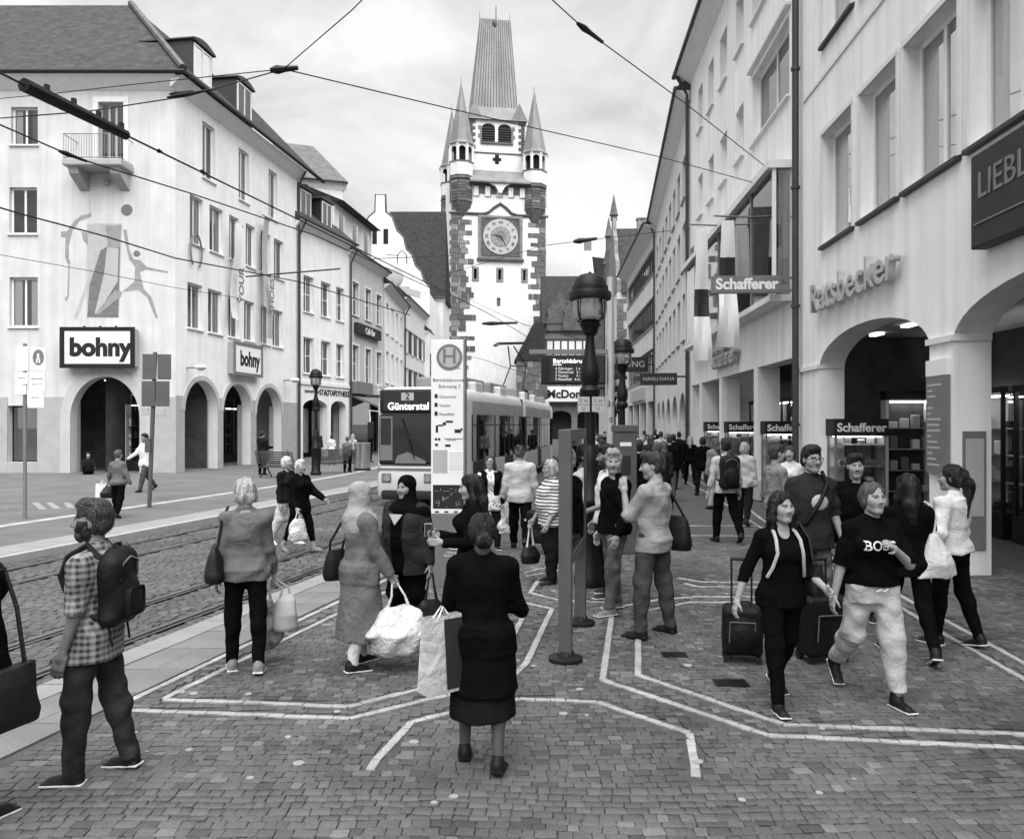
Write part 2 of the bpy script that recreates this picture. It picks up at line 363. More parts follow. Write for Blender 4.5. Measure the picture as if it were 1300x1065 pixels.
for li, l in enumerate(G):
    Pc, Wc, Dc, Ac = [], [], [], []
    for a, b in zip(l[:-1], l[1:]):
        L = math.hypot(b[0]-a[0], b[1]-a[1]); n = max(1, round(L/.115)); an = math.atan2(b[1]-a[1], b[0]-a[0])
        for i in range(n):
            t = (i+.5)/n; Pc.append((a[0]+(b[0]-a[0])*t, a[1]+(b[1]-a[1])*t)); Wc.append(L/n*.985); Dc.append(.056); Ac.append(an)
    o = stones('white_line', Pc, Wc, Dc, Ac, .001, .006, ['line_stone'], [1], pav, li+3, .02); o['kind'] = 'stuff'
g = np.random.default_rng(3)
P, W, D, A = [], [], [], []
y = 3.55; r = 0
while y < 13.5:                                     # courses of small setts on the near pavement
    h = .058+.030*g.random(); x0 = max(-.68*y-.4, band(XW, y)+.02); x1 = min(.68*y+.4, 6.3+.055*y); x = x0+g.random()*.1
    while x < x1:
        w = .055+.065*g.random(); P.append((x+w/2, y+h/2+.035*math.sin(x*1.3+y*.8)+.02*math.sin(x*3.1+y*2.2)+g.normal(0, .003))); W.append(w*.97); D.append(h*.965); A.append(g.normal(0, .05)+.05*math.cos(x*1.3+y*.8)); x += w
    y += h; r += 1
P = np.array(P); W = np.array(W); D = np.array(D); A = np.array(A)
ok = seg_dist(P) > .07; P, W, D, A = P[ok], W[ok], D[ok], A[ok]
order = np.argsort(P[:, 1]); vis = order[np.abs(P[order, 0]) < .66*P[order, 1]]; near = vis[(P[vis, 1] > 4.1)][:300]
rest = np.ones(len(P), bool); rest[near] = False
o = stones('small_setts', P[rest], W[rest], D[rest], A[rest], 0, .0032, ['cobble_a', 'cobble_b', 'cobble_c', 'cobble_d', 'cobble_e'], [.44, .26, .14, .11, .05], pav, 5, .022); o['kind'] = 'stuff'
protos = [stones('sett', [(0, 0)], [.1*.93], [.096*.93], [0], 0, .006, [m], [1], pav, 20+i, .03).data for i, m in enumerate(['cobble_a', 'cobble_b', 'cobble_a', 'cobble_c', 'cobble_b'])]
for ob in [c for c in pav.children if c.name.startswith('sett')]: bpy.data.objects.remove(ob)
for i in near:
    o = link('sett', protos[int(g.integers(5))], pav, None, (P[i, 0], P[i, 1], g.normal(0, .001)), A[i]); o.scale = (W[i]/.093, D[i]/.0893, 1)
# setts of the tram road, laid in rows across the rails
P, W, D, A = [], [], [], []
ang = math.atan(SL)
for k in range(0, 300):
    Y = 5.0+k*.098
    if Y > 30: break
    x = band(XK, Y)+.06; x1 = band(XS, Y)-.04
    while x < x1:
        w = .10+.06*g.random(); xc = x+w/2; rel = xc-band(0, Y)
        if all(abs(rel-q) > .14 for q in (XA, XB, XC, XD)) and abs(xc) < .7*Y+.4:
            P.append((xc, Y+g.normal(0, .004)-.24*(rel+5)*.0)); W.append(w*.92); D.append(.098*.94); A.append(g.normal(0, .03))
        x += w
road = bpy.data.objects['tram_road']
o = stones('road_setts', P, W, D, A, -.110, .004, ['road_sett', 'cobble_b', 'cobble_a'], [.7, .15, .15], road, 6, .03); o['kind'] = 'stuff'
# grooved rails
YR = [4+i for i in range(40)]+[50, 70, 110]
for i, q in enumerate((XA, XB, XC, XD)):
    rr = tag(empty('tram_rail', (band(q, 4), 4, -.12)), ['grooved steel rail close along the far kerb', 'grooved steel rail second from the far kerb', 'grooved steel rail left of the middle of the near track', 'grooved steel rail closest to the stop platform'][i], 'rail', 'tram rails')
    mb = MB(); mg = MB(); me2 = MB()
    for y0, y1 in zip(YR[:-1], YR[1:]):
        for (m_, a, b, z) in ((mb, -.045, .03, .022), (mg, .03, .085, .014), (me2, .085, .12, .021)):
            q0, q1 = band(q, y0)-band(q, 4), band(q, y1)-band(q, 4)
            m_.poly([(q0+a, y0-4, z), (q0+b, y0-4, z), (q1+b, y1-4, z), (q1+a, y1-4, z)], [(0, 1, 2, 3)])
    mb.build('rail_head', 'rail', rr); mg.build('groove', 'groove', rr); me2.build('guard_lip', 'rail', rr)
# platform edge: granite kerb stones and a slab strip; far kerb
def kerb_row(parent, x0, x1, Ya, Yb, L, z, hgt, m, name, gap=.012):
    cache = {}
    Y = Ya
    while Y < Yb:
        mb = MB(); yb = min(Y+L, Yb)
        a0, a1, b0, b1 = band(x0, Y), band(x1, Y), band(x0, yb-gap), band(x1, yb-gap); ym = (Y+yb)/2; xm = band((x0+x1)/2, ym)
        zz = z+rng.uniform(-.002, .002)
        key = round(b0-a0, 3) if Y < 23 else None
        if key in cache and key is not None: me = cache[key]
        else:
            mb.prism([(a0-xm, Y-ym), (a1-xm, Y-ym), (b1-xm, yb-gap-ym), (b0-xm, yb-gap-ym)], -hgt, 0, 'z')
            me = mb.mesh(name, m); cache[key] = me
        link(name, me, parent, None, (xm, ym, zz)); Y += L
kerb_row(pav, XS, XE-.01, 4.2, 34, 1.0, .004, .13, 'kerb_stone', 'kerb_stone')
kerb_row(pav, XE, (XE+XW)/2-.008, 4.2, 20, .6, .000, .03, 'slab', 'paving_slab')
kerb_row(pav, (XE+XW)/2, XW-.04, 4.2, 20, .6, .001, .03, 'slab', 'paving_slab')
fp = bpy.data.objects['far_pavement']
kerb_row(fp, XK, XK+.16, 8, 40, 1.0, .006, .13, 'trim_mid', 'kerb_stone')
kerb_row(fp, XK-.75, XK-.012, 10, 40, 1.2, .006, .03, 'kerb_stone', 'paving_slab')
kerb_row(fp, XK-3.3, XK-3.0, 14, 40, 1.2, .006, .03, 'line_stone', 'paving_slab')
for (a, b) in (((40, 638), (50, 647)), ((58, 638), (68, 646)), ((80, 638), (86, 645))):      # short white marks
    p, q = gp(*a), gp(*b); mb = MB(); mb.prism([(p[0], p[1]), (p[0]+.18, p[1]), (q[0]+.18, q[1]), (q[0], q[1])], .002, .006, 'z'); mb.build('paint_mark', 'kerb_stone', fp)

for i, (px, py, w, d) in enumerate(((856, 831, .22, .16), (928, 867, .26, .18))):      # small iron lids set in the paving
    q = gp(px, py); mb = MB(); mb.box(-w/2, w/2, -d/2, d/2, -.01, .0045)
    for k in range(3): mb.box(-w*.4, w*.4, -d*.3+k*d*.25, -d*.2+k*d*.25, .0045, .0065)
    mb.build('iron_lid', 'iron_black', pav, loc=(q[0], q[1], 0))

mb = MB()                                            # trodden gum and small litter spots
for i in range(70):
    yy = 4.2+7*g.random()**1.3; xx = g.uniform(-.5, .55)*yy
    if xx < band(XW, yy)+.1: continue
    r_ = .012+.02*g.random(); n = 7; mb.prism([(xx+r_*(1+.3*g.random())*math.cos(k*.9), yy+r_*(1+.3*g.random())*math.sin(k*.9)) for k in range(n)], .001, .0065, 'z')
o = mb.build('gum_spots', 'gum', pav); o['kind'] = 'stuff'
# ------------------------------------------------------------------ buildings
class Bld:
    """a facade from O (left end seen from the street) to E; local x along it, y inward, z up"""
    def __init__(s, name, label, O, E, H, depth, wall, group=None, zg=0., ad=3.5, room='dark_room', cat='building', side=True):
        s.O = Vector(O); s.E = Vector(E); d = s.E-s.O; s.L = d.length; s.u = d/s.L; s.H = H; s.dep = depth; s.wall = wall; s.zg = zg; s.ad = ad; s.room = room
        s.root = empty(name, (O[0], O[1], 0), math.atan2(s.u.y, s.u.x), label, cat, group); s.holes = []; s._pm = {}; s.side = side
    def at(s, px, py, off=0.):
        k = (px-CX)/FPX; n = Vector((-s.u.y, s.u.x)); o = s.O+n*off
        t = (o.x*s.u.y-o.y*s.u.x)/(k*s.u.y-s.u.x); p = Vector((k*t, t)); return (p-o).dot(s.u), CH+(HY-py)/FPX*t
    def x(s, px, off=0.): return s.at(px, 0, off)[0]
    def z(s, px, py, off=0.): return s.at(px, py, off)[1]
    def box(s, name, m, x0, x1, y0, y1, z0, z1, parent=None, bev=0):
        mb = MB(); (mb.bbox(x0, x1, y0, y1, z0, z1, bev) if bev else mb.box(x0, x1, y0, y1, z0, z1)); return mb.build(name, m, parent or s.root)
    def hole(s, x0, x1, z0, z1, rise=0.): s.holes.append((min(x0, x1), max(x0, x1), z0, z1, rise))
    def win(s, x0, x1, z0, z1, cols=2, rows=1, fw=.07, y=.16, fm='frame_white', glass='glass', sill='trim_light', curtain=0., blind=0., surround=None, head=None, sw=.05, shutter=None):
        if x0 > x1: x0, x1 = x1, x0
        s.holes.append((x0, x1, z0, z1, 0.)); w, h = x1-x0, z1-z0
        key = (round(w, 2), round(h, 2), cols, rows, fw, fm, glass)
        if key not in s._pm:
            mb = MB(); f = fw; d0, d1 = 0, .06
            mb.box(0, f, d0, d1, 0, h); mb.box(w-f, w, d0, d1, 0, h); mb.box(f, w-f, d0, d1, 0, f); mb.box(f, w-f, d0, d1, h-f, h)
            cw = (w-2*f)/cols; rh = (h-2*f)/rows
            for i in range(1, cols): mb.box(f+cw*i-f*.5, f+cw*i+f*.5, d0+.004, d1-.004, f, h-f)
            for j in range(1, rows):
                for i in range(cols): mb.box(f+cw*i+(f*.5 if i else 0), f+cw*(i+1)-(f*.5 if i < cols-1 else 0), d0+.008, d1-.008, f+rh*j-f*.3, f+rh*j+f*.3)
            a = mb.mesh('window', fm); pn = MB().poly([(0, 0, 0), (cw, 0, 0), (cw, 0, h-2*f), (0, 0, h-2*f)], [(0, 1, 2, 3)]).mesh('pane', glass)
            s._pm[key] = (a, pn, cw)
        a, pn, cw = s._pm[key]
        o = link('window', a, s.root, None, (x0, y, z0))
        for i in range(cols): link('pane', pn, o, None, (fw+cw*i, .03, fw))
        if sill: MB().bbox(-.06, w+.06, -y-.09, -.005, -.07, -.002, .01).build('sill', sill, o)
        if curtain and glass == 'glass': curtain = rng.choice([.12, .2, .28, .0, 0.]) if curtain < .5 else rng.choice([.2, .3, .8])
        if not blind and rng.random() < .2: blind = rng.choice([.25, .4, .6])
        if curtain:
            cwid = w*min(.5, curtain)
            for k in ((0, 1) if curtain < .5 else (0,)):
                mb = MB(); n = 14; W_ = w-.1 if curtain >= .5 else cwid; a0 = .05 if k == 0 else w-.05-W_
                for i in range(n):
                    xa, xb = a0+W_*i/n, a0+W_*(i+1)/n; ya, yb = .09+.02*math.sin(i*2.1), .09+.02*math.sin((i+1)*2.1)
                    mb.poly([(xa, ya, .04), (xb, yb, .04), (xb, yb, h-.04), (xa, ya, h-.04)], [(0, 1, 2, 3)])
                mb.build('curtain', 'curtain' if curtain == .8 or rng.random() < .7 else 'curtain_dark', o)
        if blind: MB().box(.05, w-.05, .09, .11, h*(1-blind), h-.02).build('blind', 'blind', o)
        if surround:
            mb = MB(); q = sw*2.4; mb.box(-q, -.002, -y-.04, -y+.01, -.0, h); mb.box(w+.002, w+q, -y-.04, -y+.01, 0, h); mb.box(-q, w+q, -y-.045, -y+.01, h+.002, h+q)
            mb.build('surround', surround, o)
        if head: MB().bbox(-.16, w+.16, -y-.13, -y+.01, h+.14, h+.24, .02).build('lintel', head, o)
        if shutter:
            for k in (0, 1): MB().bbox(-w*.42 if k == 0 else w+.03, -.03 if k == 0 else w*1.42, -y-.05, -y-.005, .02, h-.02, .01).build('shutter', shutter, o)
        return o
    def finish(s, reveal=.30, base=None, roofless=False):
        L, H = s.L, s.H; xs = sorted({0., L, *[v for h in s.holes for v in (max(0, h[0]), min(L, h[1]))]}); zs = sorted({0., H, *[v for h in s.holes for v in h[2:4]]})
        mb = MB(); inh = lambda x, z: any(h[0] < x < h[1] and h[2] < z < h[3] for h in s.holes)
        for j in range(len(zs)-1):                     # merge runs of solid cells in each row
            z0, z1 = zs[j], zs[j+1]
            if z1-z0 < 1e-6: continue
            i = 0
            while i < len(xs)-1:
                if inh((xs[i]+xs[i+1])/2, (z0+z1)/2): i += 1; continue
                k = i
                while k < len(xs)-1 and not inh((xs[k]+xs[k+1])/2, (z0+z1)/2): k += 1
                mb.poly([(xs[i], 0, z0), (xs[k], 0, z0), (xs[k], 0, z1), (xs[i], 0, z1)], [(0, 1, 2, 3)]); i = k
        for x0, x1, z0, z1, rise in s.holes:
            dp = s.ad*.14 if (rise or z0 <= .01) and s.zg else reveal
            if rise:
                n = 20; c = []; xc, hw = (x0+x1)/2, (x1-x0)/2
                for i in range(n+1): a = math.pi*(1-i/n); c.append((xc+hw*math.cos(a), z1-rise+rise*math.sin(a)))
                for (xa, za), (xb, zb) in zip(c[:-1], c[1:]):
                    mb.poly([(xa, 0, za), (xb, 0, zb), (xb, 0, z1), (xa, 0, z1)], [(0, 1, 2, 3)])
                    mb.poly([(xa, dp, za), (xb, dp, zb), (xb, dp, z1), (xa, dp, z1)], [(0, 1, 2, 3)])
                    mb.poly([(xa, 0, za), (xb, 0, zb), (xb, dp, zb), (xa, dp, za)], [(0, 1, 2, 3)])
                zt = z1-rise
            else:
                zt = z1; mb.poly([(x0, 0, z1), (x1, 0, z1), (x1, dp, z1), (x0, dp, z1)], [(0, 1, 2, 3)])
            for xx in (x0, x1): mb.poly([(xx, 0, z0), (xx, dp, z0), (xx, dp, zt), (xx, 0, zt)], [(0, 1, 2, 3)])
            if z0 > .05: mb.poly([(x0, 0, z0), (x1, 0, z0), (x1, dp, z0), (x0, dp, z0)], [(0, 1, 2, 3)])
            elif s.zg:                                 # back of the piers
                pass
        if s.side:
            for xx in ((0, L) if s.side is True else s.side): mb.poly([(xx, 0, 0), (xx, s.dep, 0), (xx, s.dep, H), (xx, 0, H)], [(0, 1, 2, 3)])
            mb.poly([(0, s.dep, 0), (L, s.dep, 0), (L, s.dep, H), (0, s.dep, H)], [(0, 1, 2, 3)])
        s.wallo = mb.build('wall', s.wall, s.root)
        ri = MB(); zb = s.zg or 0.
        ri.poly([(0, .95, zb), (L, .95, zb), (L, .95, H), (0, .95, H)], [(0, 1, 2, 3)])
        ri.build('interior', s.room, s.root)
        if s.zg:
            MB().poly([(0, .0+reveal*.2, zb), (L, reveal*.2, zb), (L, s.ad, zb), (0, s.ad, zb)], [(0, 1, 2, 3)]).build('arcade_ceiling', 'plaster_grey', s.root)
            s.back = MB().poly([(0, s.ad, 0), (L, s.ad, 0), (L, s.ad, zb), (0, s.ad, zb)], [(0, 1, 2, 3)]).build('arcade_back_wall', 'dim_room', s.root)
        return s
    def piers(s, name, m, dep, zt, spans):             # the backs of the piers so that an arcade pier is solid
        for x0, x1 in spans: s.box(name, m, x0+.001, x1-.001, .02, dep, 0, zt)
    def roof(s, rh, ov=.5, m='roof_tile', x0=0, x1=None, hip0=0., hip1=0., run=None, th=.12, soffit='trim_light'):
        x1 = s.L if x1 is None else x1; run = run or s.dep/2; H = s.H; k = rh/run
        mb = MB(); a = (x0-(.3 if hip0 == 0 else ov), -ov, H-.0); A = [(a[0], -ov, H), (x1+(.3 if hip1 == 0 else ov), -ov, H), (x1-hip1, run, H+rh), (x0+hip0, run, H+rh),
             (x1+(.3 if hip1 == 0 else ov), 2*run+ov, H), (a[0], 2*run+ov, H)]
        top = [(p[0], p[1], p[2]+th) for p in A]
        mb.poly(top, [(0, 1, 2, 3), (3, 2, 4, 5), (1, 4, 2), (0, 3, 5)])
        mb.poly([top[0], top[1], A[1], A[0]], [(0, 1, 2, 3)]); mb.poly([top[1], top[4], A[4], A[1]], [(0, 1, 2, 3)]); mb.poly([top[0], top[5], A[5], A[0]], [(0, 1, 2, 3)])
        mb.poly([A[0], A[1], A[4], A[5]], [(0, 1, 2, 3)])
        r = mb.build('roof', m, s.root)
        mb = MB(); mb.prism([(-ov-.02, H-.02), (-ov+.12, H-.10), (-.02, H-.42), (-.001, H-.42), (-.001, H-.02)], x0-.25, x1+.25, 'x'); mb.build('cornice', soffit, s.root)
        mb = MB(); mb.tube([(x0-.3, -ov-.06, H+.05), (x1+.3, -ov-.06, H+.05)], .085, 8); mb.build('gutter', 'zinc', s.root)
        return r
    def pipe(s, x, ztop, r=.06, y=-.13, ov=.5, zb=0.):
        mb = MB(); mb.tube([(x, -ov-.05, ztop+.35), (x, -ov*.6, ztop-.1), (x, y, ztop-.45), (x, y, zb+.1), (x, y, zb)], r, 8)
        for z in np.arange(zb+2, ztop-1, 2.6): mb.tube([(x, y, z), (x, y, z+.06)], r*1.35, 8)
        return mb.build('downpipe', 'zinc', s.root, True)
def dormer(b, x, w, y0, z0, h, d, m='wood_dark', roofm='zinc', curved=True):
    n = MB(); n.box(x-w/2, x+w/2, y0, y0+d, z0, z0+h); o = n.build('dormer', m, b.root)
    mb = MB(); pts = [(x-w/2-.12, z0+h-.02)]
    for i in range(9):
        t = i/8; pts.append((x-w/2-.12+(w+.24)*t, z0+h+.04+(.22*math.sin(math.pi*t) if curved else .06)))
    pts.append((x+w/2+.12, z0+h-.02)); mb.prism(pts, y0-.14, y0+d, 'y'); mb.build('dormer_roof', roofm, o)
    mb = MB(); f = .09; a, bb, c, dd = x-w/2+.12, x+w/2-.12, z0+.15, z0+h-.1
    mb.box(a, a+f, y0-.05, y0-.002, c, dd); mb.box(bb-f, bb, y0-.05, y0-.002, c, dd); mb.box(a+f, bb-f, y0-.05, y0-.002, c, c+f); mb.box(a+f, bb-f, y0-.05, y0-.002, dd-f, dd); mb.box(x-.04, x+.04, y0-.05, y0-.002, c+f, dd-f)
    wi = mb.build('window_frame', 'frame_white', o)
    MB().poly([(a+f, y0-.02, c+f), (bb-f, y0-.02, c+f), (bb-f, y0-.02, dd-f), (a+f, y0-.02, dd-f)], [(0, 1, 2, 3)]).build('pane', 'glass', o)
    return o
def chimney(b, x, y, z0, h, w=.7, d=.6, m='tower_stone_light', pots=0):
    mb = MB(); mb.box(x-w/2, x+w/2, y-d/2, y+d/2, z0, z0+h); mb.box(x-w/2-.08, x+w/2+.08, y-d/2-.08, y+d/2+.08, z0+h, z0+h+.14)
    for i in range(pots): mb.lathe([(.12, z0+h+.14), (.10, z0+h+.5)], 8, (x-w/4+i*w/2, y))
    return mb.build('chimney', m, b.root)
def backbox(b, m='plaster_grey'): pass
# ---- corner building with the shoe shop, left
OC = (-14.1, 33.0)
A = Bld('corner_building', 'white corner building with a hipped tile roof, balcony and painted figures', (-44.0, 33.0), OC, 16.5, 12.5, 'plaster_white_shaded', zg=5.6, ad=3.4, side=(0.,))
ax = lambda px: A.x(px); az = lambda py: A.z(150, py)
A.win(ax(12), ax(48), az(415), az(352), 2, 1, .08, fm='frame_white', curtain=.8)
A.win(ax(12), ax(47), az(297), az(238), 2, 1, .08, curtain=.3)
A.win(ax(14), ax(48), az(184), az(136), 2, 1, .08, curtain=.3)
for k in range(1, 6):
    for (ya_, yb_) in ((415, 352), (297, 238), (184, 136)): A.win(ax(13-k*105), ax(48-k*105), az(ya_), az(yb_), 2, 1, .08, curtain=.3)
    A.hole(ax(5-k*105), ax(60-k*105), 0, az(485), 1.4)
A.win(ax(125), ax(157), az(210), az(130), 3, 1, .09, fm='trim_mid', surround='trim_light', sill=None, sw=.09)   # balcony door
A.hole(ax(90), ax(178), 0, az(478), 1.75); A.hole(ax(10), ax(48), .45, az(515))
A.finish()
A.piers('pier', 'stone_base', .74, 3.6, [(ax(48), ax(90)), (ax(178), A.L-.02)])
A.box('plinth', 'stone_base', ax(48), ax(90)-.06, -.045, .0, 0, az(504)); A.box('plinth', 'stone_base', ax(178)+.06, A.L+.04, -.045, 0, 0, az(504)); A.box('plinth', 'stone_base', ax(-35), ax(10), -.045, 0, 0, az(504)); A.box('plinth', 'stone_base', ax(10)+.003, ax(48)-.003, -.04, .0, 0, .44)
mb = MB(); xc, hw, zt = (ax(90)+ax(178))/2, (ax(178)-ax(90))/2, az(478)
for i in range(20):
    a0, a1 = math.pi*i/20, math.pi*(i+1)/20
    f = lambda a, g_: (xc+(hw+g_)*math.cos(a), zt-1.75+(1.75+g_)*math.sin(a))
    p = [f(a0, -.0), f(a0, .42), f(a1, .42), f(a1, -.0)]; mb.prism(p, -.06, -.002, 'y')
for sg in (-1, 1): mb.box(xc+sg*(hw+.21)-.21, xc+sg*(hw+.21)+.21, -.06, -.002, 0, zt-1.75)
mb.build('arch_surround', 'plaster_grey', A.root)
# shop front behind the big arch
A.box('shop_window', 'shop_glass', ax(105), ax(172), 2.0, 2.02, .5, 3.9)
for px in (105, 138, 172): A.box('shop_mullion', 'dark_metal', ax(px)-.05, ax(px)+.05, 1.94, 1.99, 0, 4)
for i in range(10): A.box('display_item', ['trim_light', 'sign_grey', 'trim_mid'][i % 3], ax(112)+i*.22, ax(112)+i*.22+.14, 2.4+.1*(i % 2), 2.6, .9+.5*(i % 3), 1.2+.5*(i % 3), bev=.03)
A.box('shop_window', 'shop_glass', ax(12), ax(46), .3, .32, .5, az(517))
for px_ in (112, 128, 150): A.box('ceiling_spot', 'lamp_glow', ax(px_)-.1, ax(px_)+.1, 1.5, 1.65, 3.93, 3.98)
for i in range(4): A.box('mannequin', ['sign_grey', 'trim_light', 'sign_mid', 'sign_white'][i], ax(118)+i*.42, ax(118)+.2+i*.42, 2.3, 2.5, .6, 2.0+.1*(i % 2), bev=.06)
# hipped roof over both wings
mb = MB(); ov = .55; H = 16.5
B_O, B_E = OC, (-12.3, 45.1)
e1 = Vector((-14.1+ov, 33-ov)); wx = Vector((.1471, .9891)); e2 = e1+wx*15
rg = Vector((-19.1, 39.5)); RHT = 6.4
rgf = rg+wx*12; rgl = Vector((-40, 39.5))
pts = [(-46, 33-ov, H), (e1.x, e1.y, H), (e2.x, e2.y, H), (rgf.x, rgf.y, H+RHT), (rg.x, rg.y, H+RHT), (-46, 39.5, H+RHT)]
P3 = [A.root.matrix_world.inverted() @ Vector(p) for p in pts]
lo = lambda p: (p[0]+44.0, p[1]-33.0, p[2])
mb.poly([lo((p[0], p[1], p[2]+.12)) for p in pts], [(0, 1, 4, 5), (1, 2, 3, 4)])
mb.poly([lo(p) for p in pts[:3]]+[lo((p[0], p[1], p[2]+.12)) for p in pts[:3]], [(0, 1, 4, 3), (1, 2, 5, 4)])
rf = mb.build('roof', 'roof_tile', A.root)
mb = MB(); q = [lo(p) for p in (pts[1], pts[4])]; mb.tube([(q[0][0], q[0][1], q[0][2]+.2), (q[1][0], q[1][1], q[1][2]+.2)], .16, 8); mb.build('ridge_tile', 'roof_tile_pale', rf)
mb = MB(); mb.tube([lo((-46, 33-ov-.05, H+.05)), lo((e1.x+.05, e1.y-.05, H+.05)), lo((e2.x+.05, e2.y, H+.05))], .1, 8); mb.build('gutter', 'dark_metal', A.root)
mb = MB(); mb.prism([(-ov, H-.03), (-ov+.1, H-.12), (-.02, H-.5), (-.002, H-.5), (-.002, H-.03)], -1, A.L+.2, 'x'); mb.build('cornice', 'trim_light', A.root)
# balcony
bx0, bx1 = ax(97), ax(170); zb = az(212)
A.box('balcony_slab', 'trim_mid', bx0, bx1, -1.1, -.002, zb-.28, zb, bev=.05)
for px in (108, 159):
    mb = MB(); x = ax(px); mb.prism([(-.001, zb-.28), (-.95, zb-.28), (-.85, zb-.55), (-.4, zb-.8), (-.05, zb-1.0), (-.001, zb-1.0)], x-.2, x+.2, 'x'); mb.build('balcony_bracket', 'trim_mid', A.root)
mb = MB()
for z in (zb+.05, zb+1.0): mb.tube([(bx0+.05, -.002, z), (bx0+.05, -1.05, z), (bx1-.05, -1.05, z), (bx1-.05, -.002, z)], .02, 6)
n = 22
for i in range(n+1): x = bx0+.05+(bx1-bx0-.1)*i/n; mb.tube([(x, -1.05, zb), (x, -1.05, zb+1)], .010, 5)
mb.build('balcony_railing', 'grey_metal', A.root)
A.box('wall_ornament', 'trim_mid', ax(132), ax(140), -.12, -.002, az(236), az(228), bev=.06)
# painted figures on the end wall (flat paint, a few mm of plaster relief)
def paint(pts, m, dz=.004): MB().prism([(ax(p), az(q)) for p, q in pts], -dz, -.0005, 'y').build('wall_painting', m, A.root)
z8 = lambda P: [(20+p/4.438, 240+q/4.438) for p, q in P]
paint(z8([(403, 195), (598, 195), (582, 725), (400, 728)]), 'paint_soft', .003)
paint(z8([(480, 345), (415, 545), (403, 722), (578, 725), (588, 330), (560, 300)]), 'paint_dim', .005)
paint(z8([(402, 200), (510, 200), (480, 345), (345, 730), (328, 728), (418, 470)]), 'paint_soft', .009)
paint(z8([(515, 330), (580, 335), (575, 520), (470, 690), (445, 705), (500, 470)]), 'paint_soft', .012)
paint(z8([(445, 705), (560, 570), (600, 580), (590, 610), (465, 708)]), 'paint_faint', .014)
paint(z8([(505, 205), (595, 205), (588, 330), (520, 335)]), 'paint_faint', .007)
paint(z8([(425, 138), (425, 158), (360, 180), (320, 235), (300, 320), (300, 390), (310, 425), (290, 420), (278, 385), (280, 275), (255, 272), (255, 240), (290, 238), (330, 180), (370, 150)]), 'paint_faint')
paint(z8([(297, 425), (304, 425), (300, 605), (285, 635), (275, 620), (290, 600)]), 'paint_faint')
paint(z8([(414, 60), (420, 60), (422, 140), (416, 140)]), 'paint_soft')
paint(z8([(370, 240), (410, 250), (405, 320), (380, 290)]), 'paint_faint')
paint([(161+7.4*math.cos(a*.349), 267+7.4*math.sin(a*.349)) for a in range(18)], 'paint_dim')
paint(z8([(605, 228), (625, 230), (640, 340), (665, 395), (700, 400), (740, 440), (860, 465), (858, 475), (735, 455), (700, 470), (720, 560), (765, 610), (802, 725), (790, 732), (740, 610), (690, 570), (600, 580), (670, 520), (672, 440), (640, 400), (618, 310)]), 'paint_faint')
paint([(20+(682+20*math.cos(a*.5))/4.438, 240+(365+18*math.sin(a*.5))/4.438) for a in range(12)], 'paint_dim', .006)
# street wing of the same building
B = Bld('street_wing', 'white street wing of the corner building with three arches and rows of windows', B_O, B_E, 16.5, 12, 'plaster_bright', zg=5.4, ad=3.2, side=(12.23,))
for p0, p1, y0, y1 in ((257, 273, 153, 224), (303, 316, 187, 252), (341, 352, 214, 275)):
    B.win(B.x(p0), B.x(p1), B.z(p0, y1), B.z(p0, y0), 2, 1, .08, curtain=.35)
zt2, zb2 = B.z(243, 247), B.z(243, 308); zt3, zb3 = B.z(240, 358), B.z(240, 416)
for p0, p1 in ((241, 258), (266, 283), (291, 303), (312, 324), (331, 343), (348, 360)): B.win(B.x(p0), B.x(p1), zb2, zt2, 2, 1, .07, curtain=.3)
for p0, p1 in ((238, 257), (264, 282), (290, 304), (310, 323), (331, 343), (346, 359)): B.win(B.x(p0), B.x(p1), zb3, zt3, 2, 1, .07, curtain=.8)
za = B.z(255, 483)
AR = [(234, 276), (283, 318), (325, 357)]
for p0, p1 in AR: B.hole(B.x(p0), B.x(p1), 0, za, (B.x(p1)-B.x(p0))/2*.98)
B.finish()
ends = [0]+[v for p in AR for v in (B.x(p[0]), B.x(p[1]))]+[B.L]
B.piers('pier', 'stone_base', .70, 3.0, [(ends[i], ends[i+1]) for i in range(0, len(ends), 2)])
for i in range(0, len(ends), 2): B.box('plinth', 'stone_base', ends[i]+.015, ends[i+1]-.015, -.03, 0, 0, B.z(240, 503))
for p0, p1 in AR:
    mb = MB(); xc, hw = (B.x(p0)+B.x(p1))/2, (B.x(p1)-B.x(p0))/2; r_ = hw*.98
    for i in range(16):
        a0, a1 = math.pi*i/16, math.pi*(i+1)/16; f = lambda a, g_: (xc+(hw+g_)*math.cos(a), za-r_+(r_+g_)*math.sin(a))
        mb.prism([f(a0, 0), f(a0, .22), f(a1, .22), f(a1, 0)], -.05, -.002, 'y')
    mb.build('arch_surround', 'plaster_grey', B.root)
    B.box('shop_window', 'shop_glass', B.x(p0)+.2, B.x(p1)-.2, 2.6, 2.62, .4, 3.4)
    B.box('shop_display', 'sign_grey', B.x(p0)+.5, B.x(p1)-.7, 2.8, 3.0, .5, 1.6, bev=.05)
mb = MB(); mb.prism([(-ov, H-.03), (-ov+.1, H-.12), (-.02, H-.5), (-.002, H-.5), (-.002, H-.03)], -.4, B.L+.1, 'x'); mb.build('cornice', 'trim_light', B.root)
B.pipe(B.L-.05, 16.1)
for p in (266, 318):
    x = B.x(p); dormer(B, x, 1.7, .35, 16.8, 2.3, 2.5, 'wood_dark', 'zinc')
chimney(B, B.x(369), 3.5, 18.4, 1.6, .8, .7, 'wood_dark')
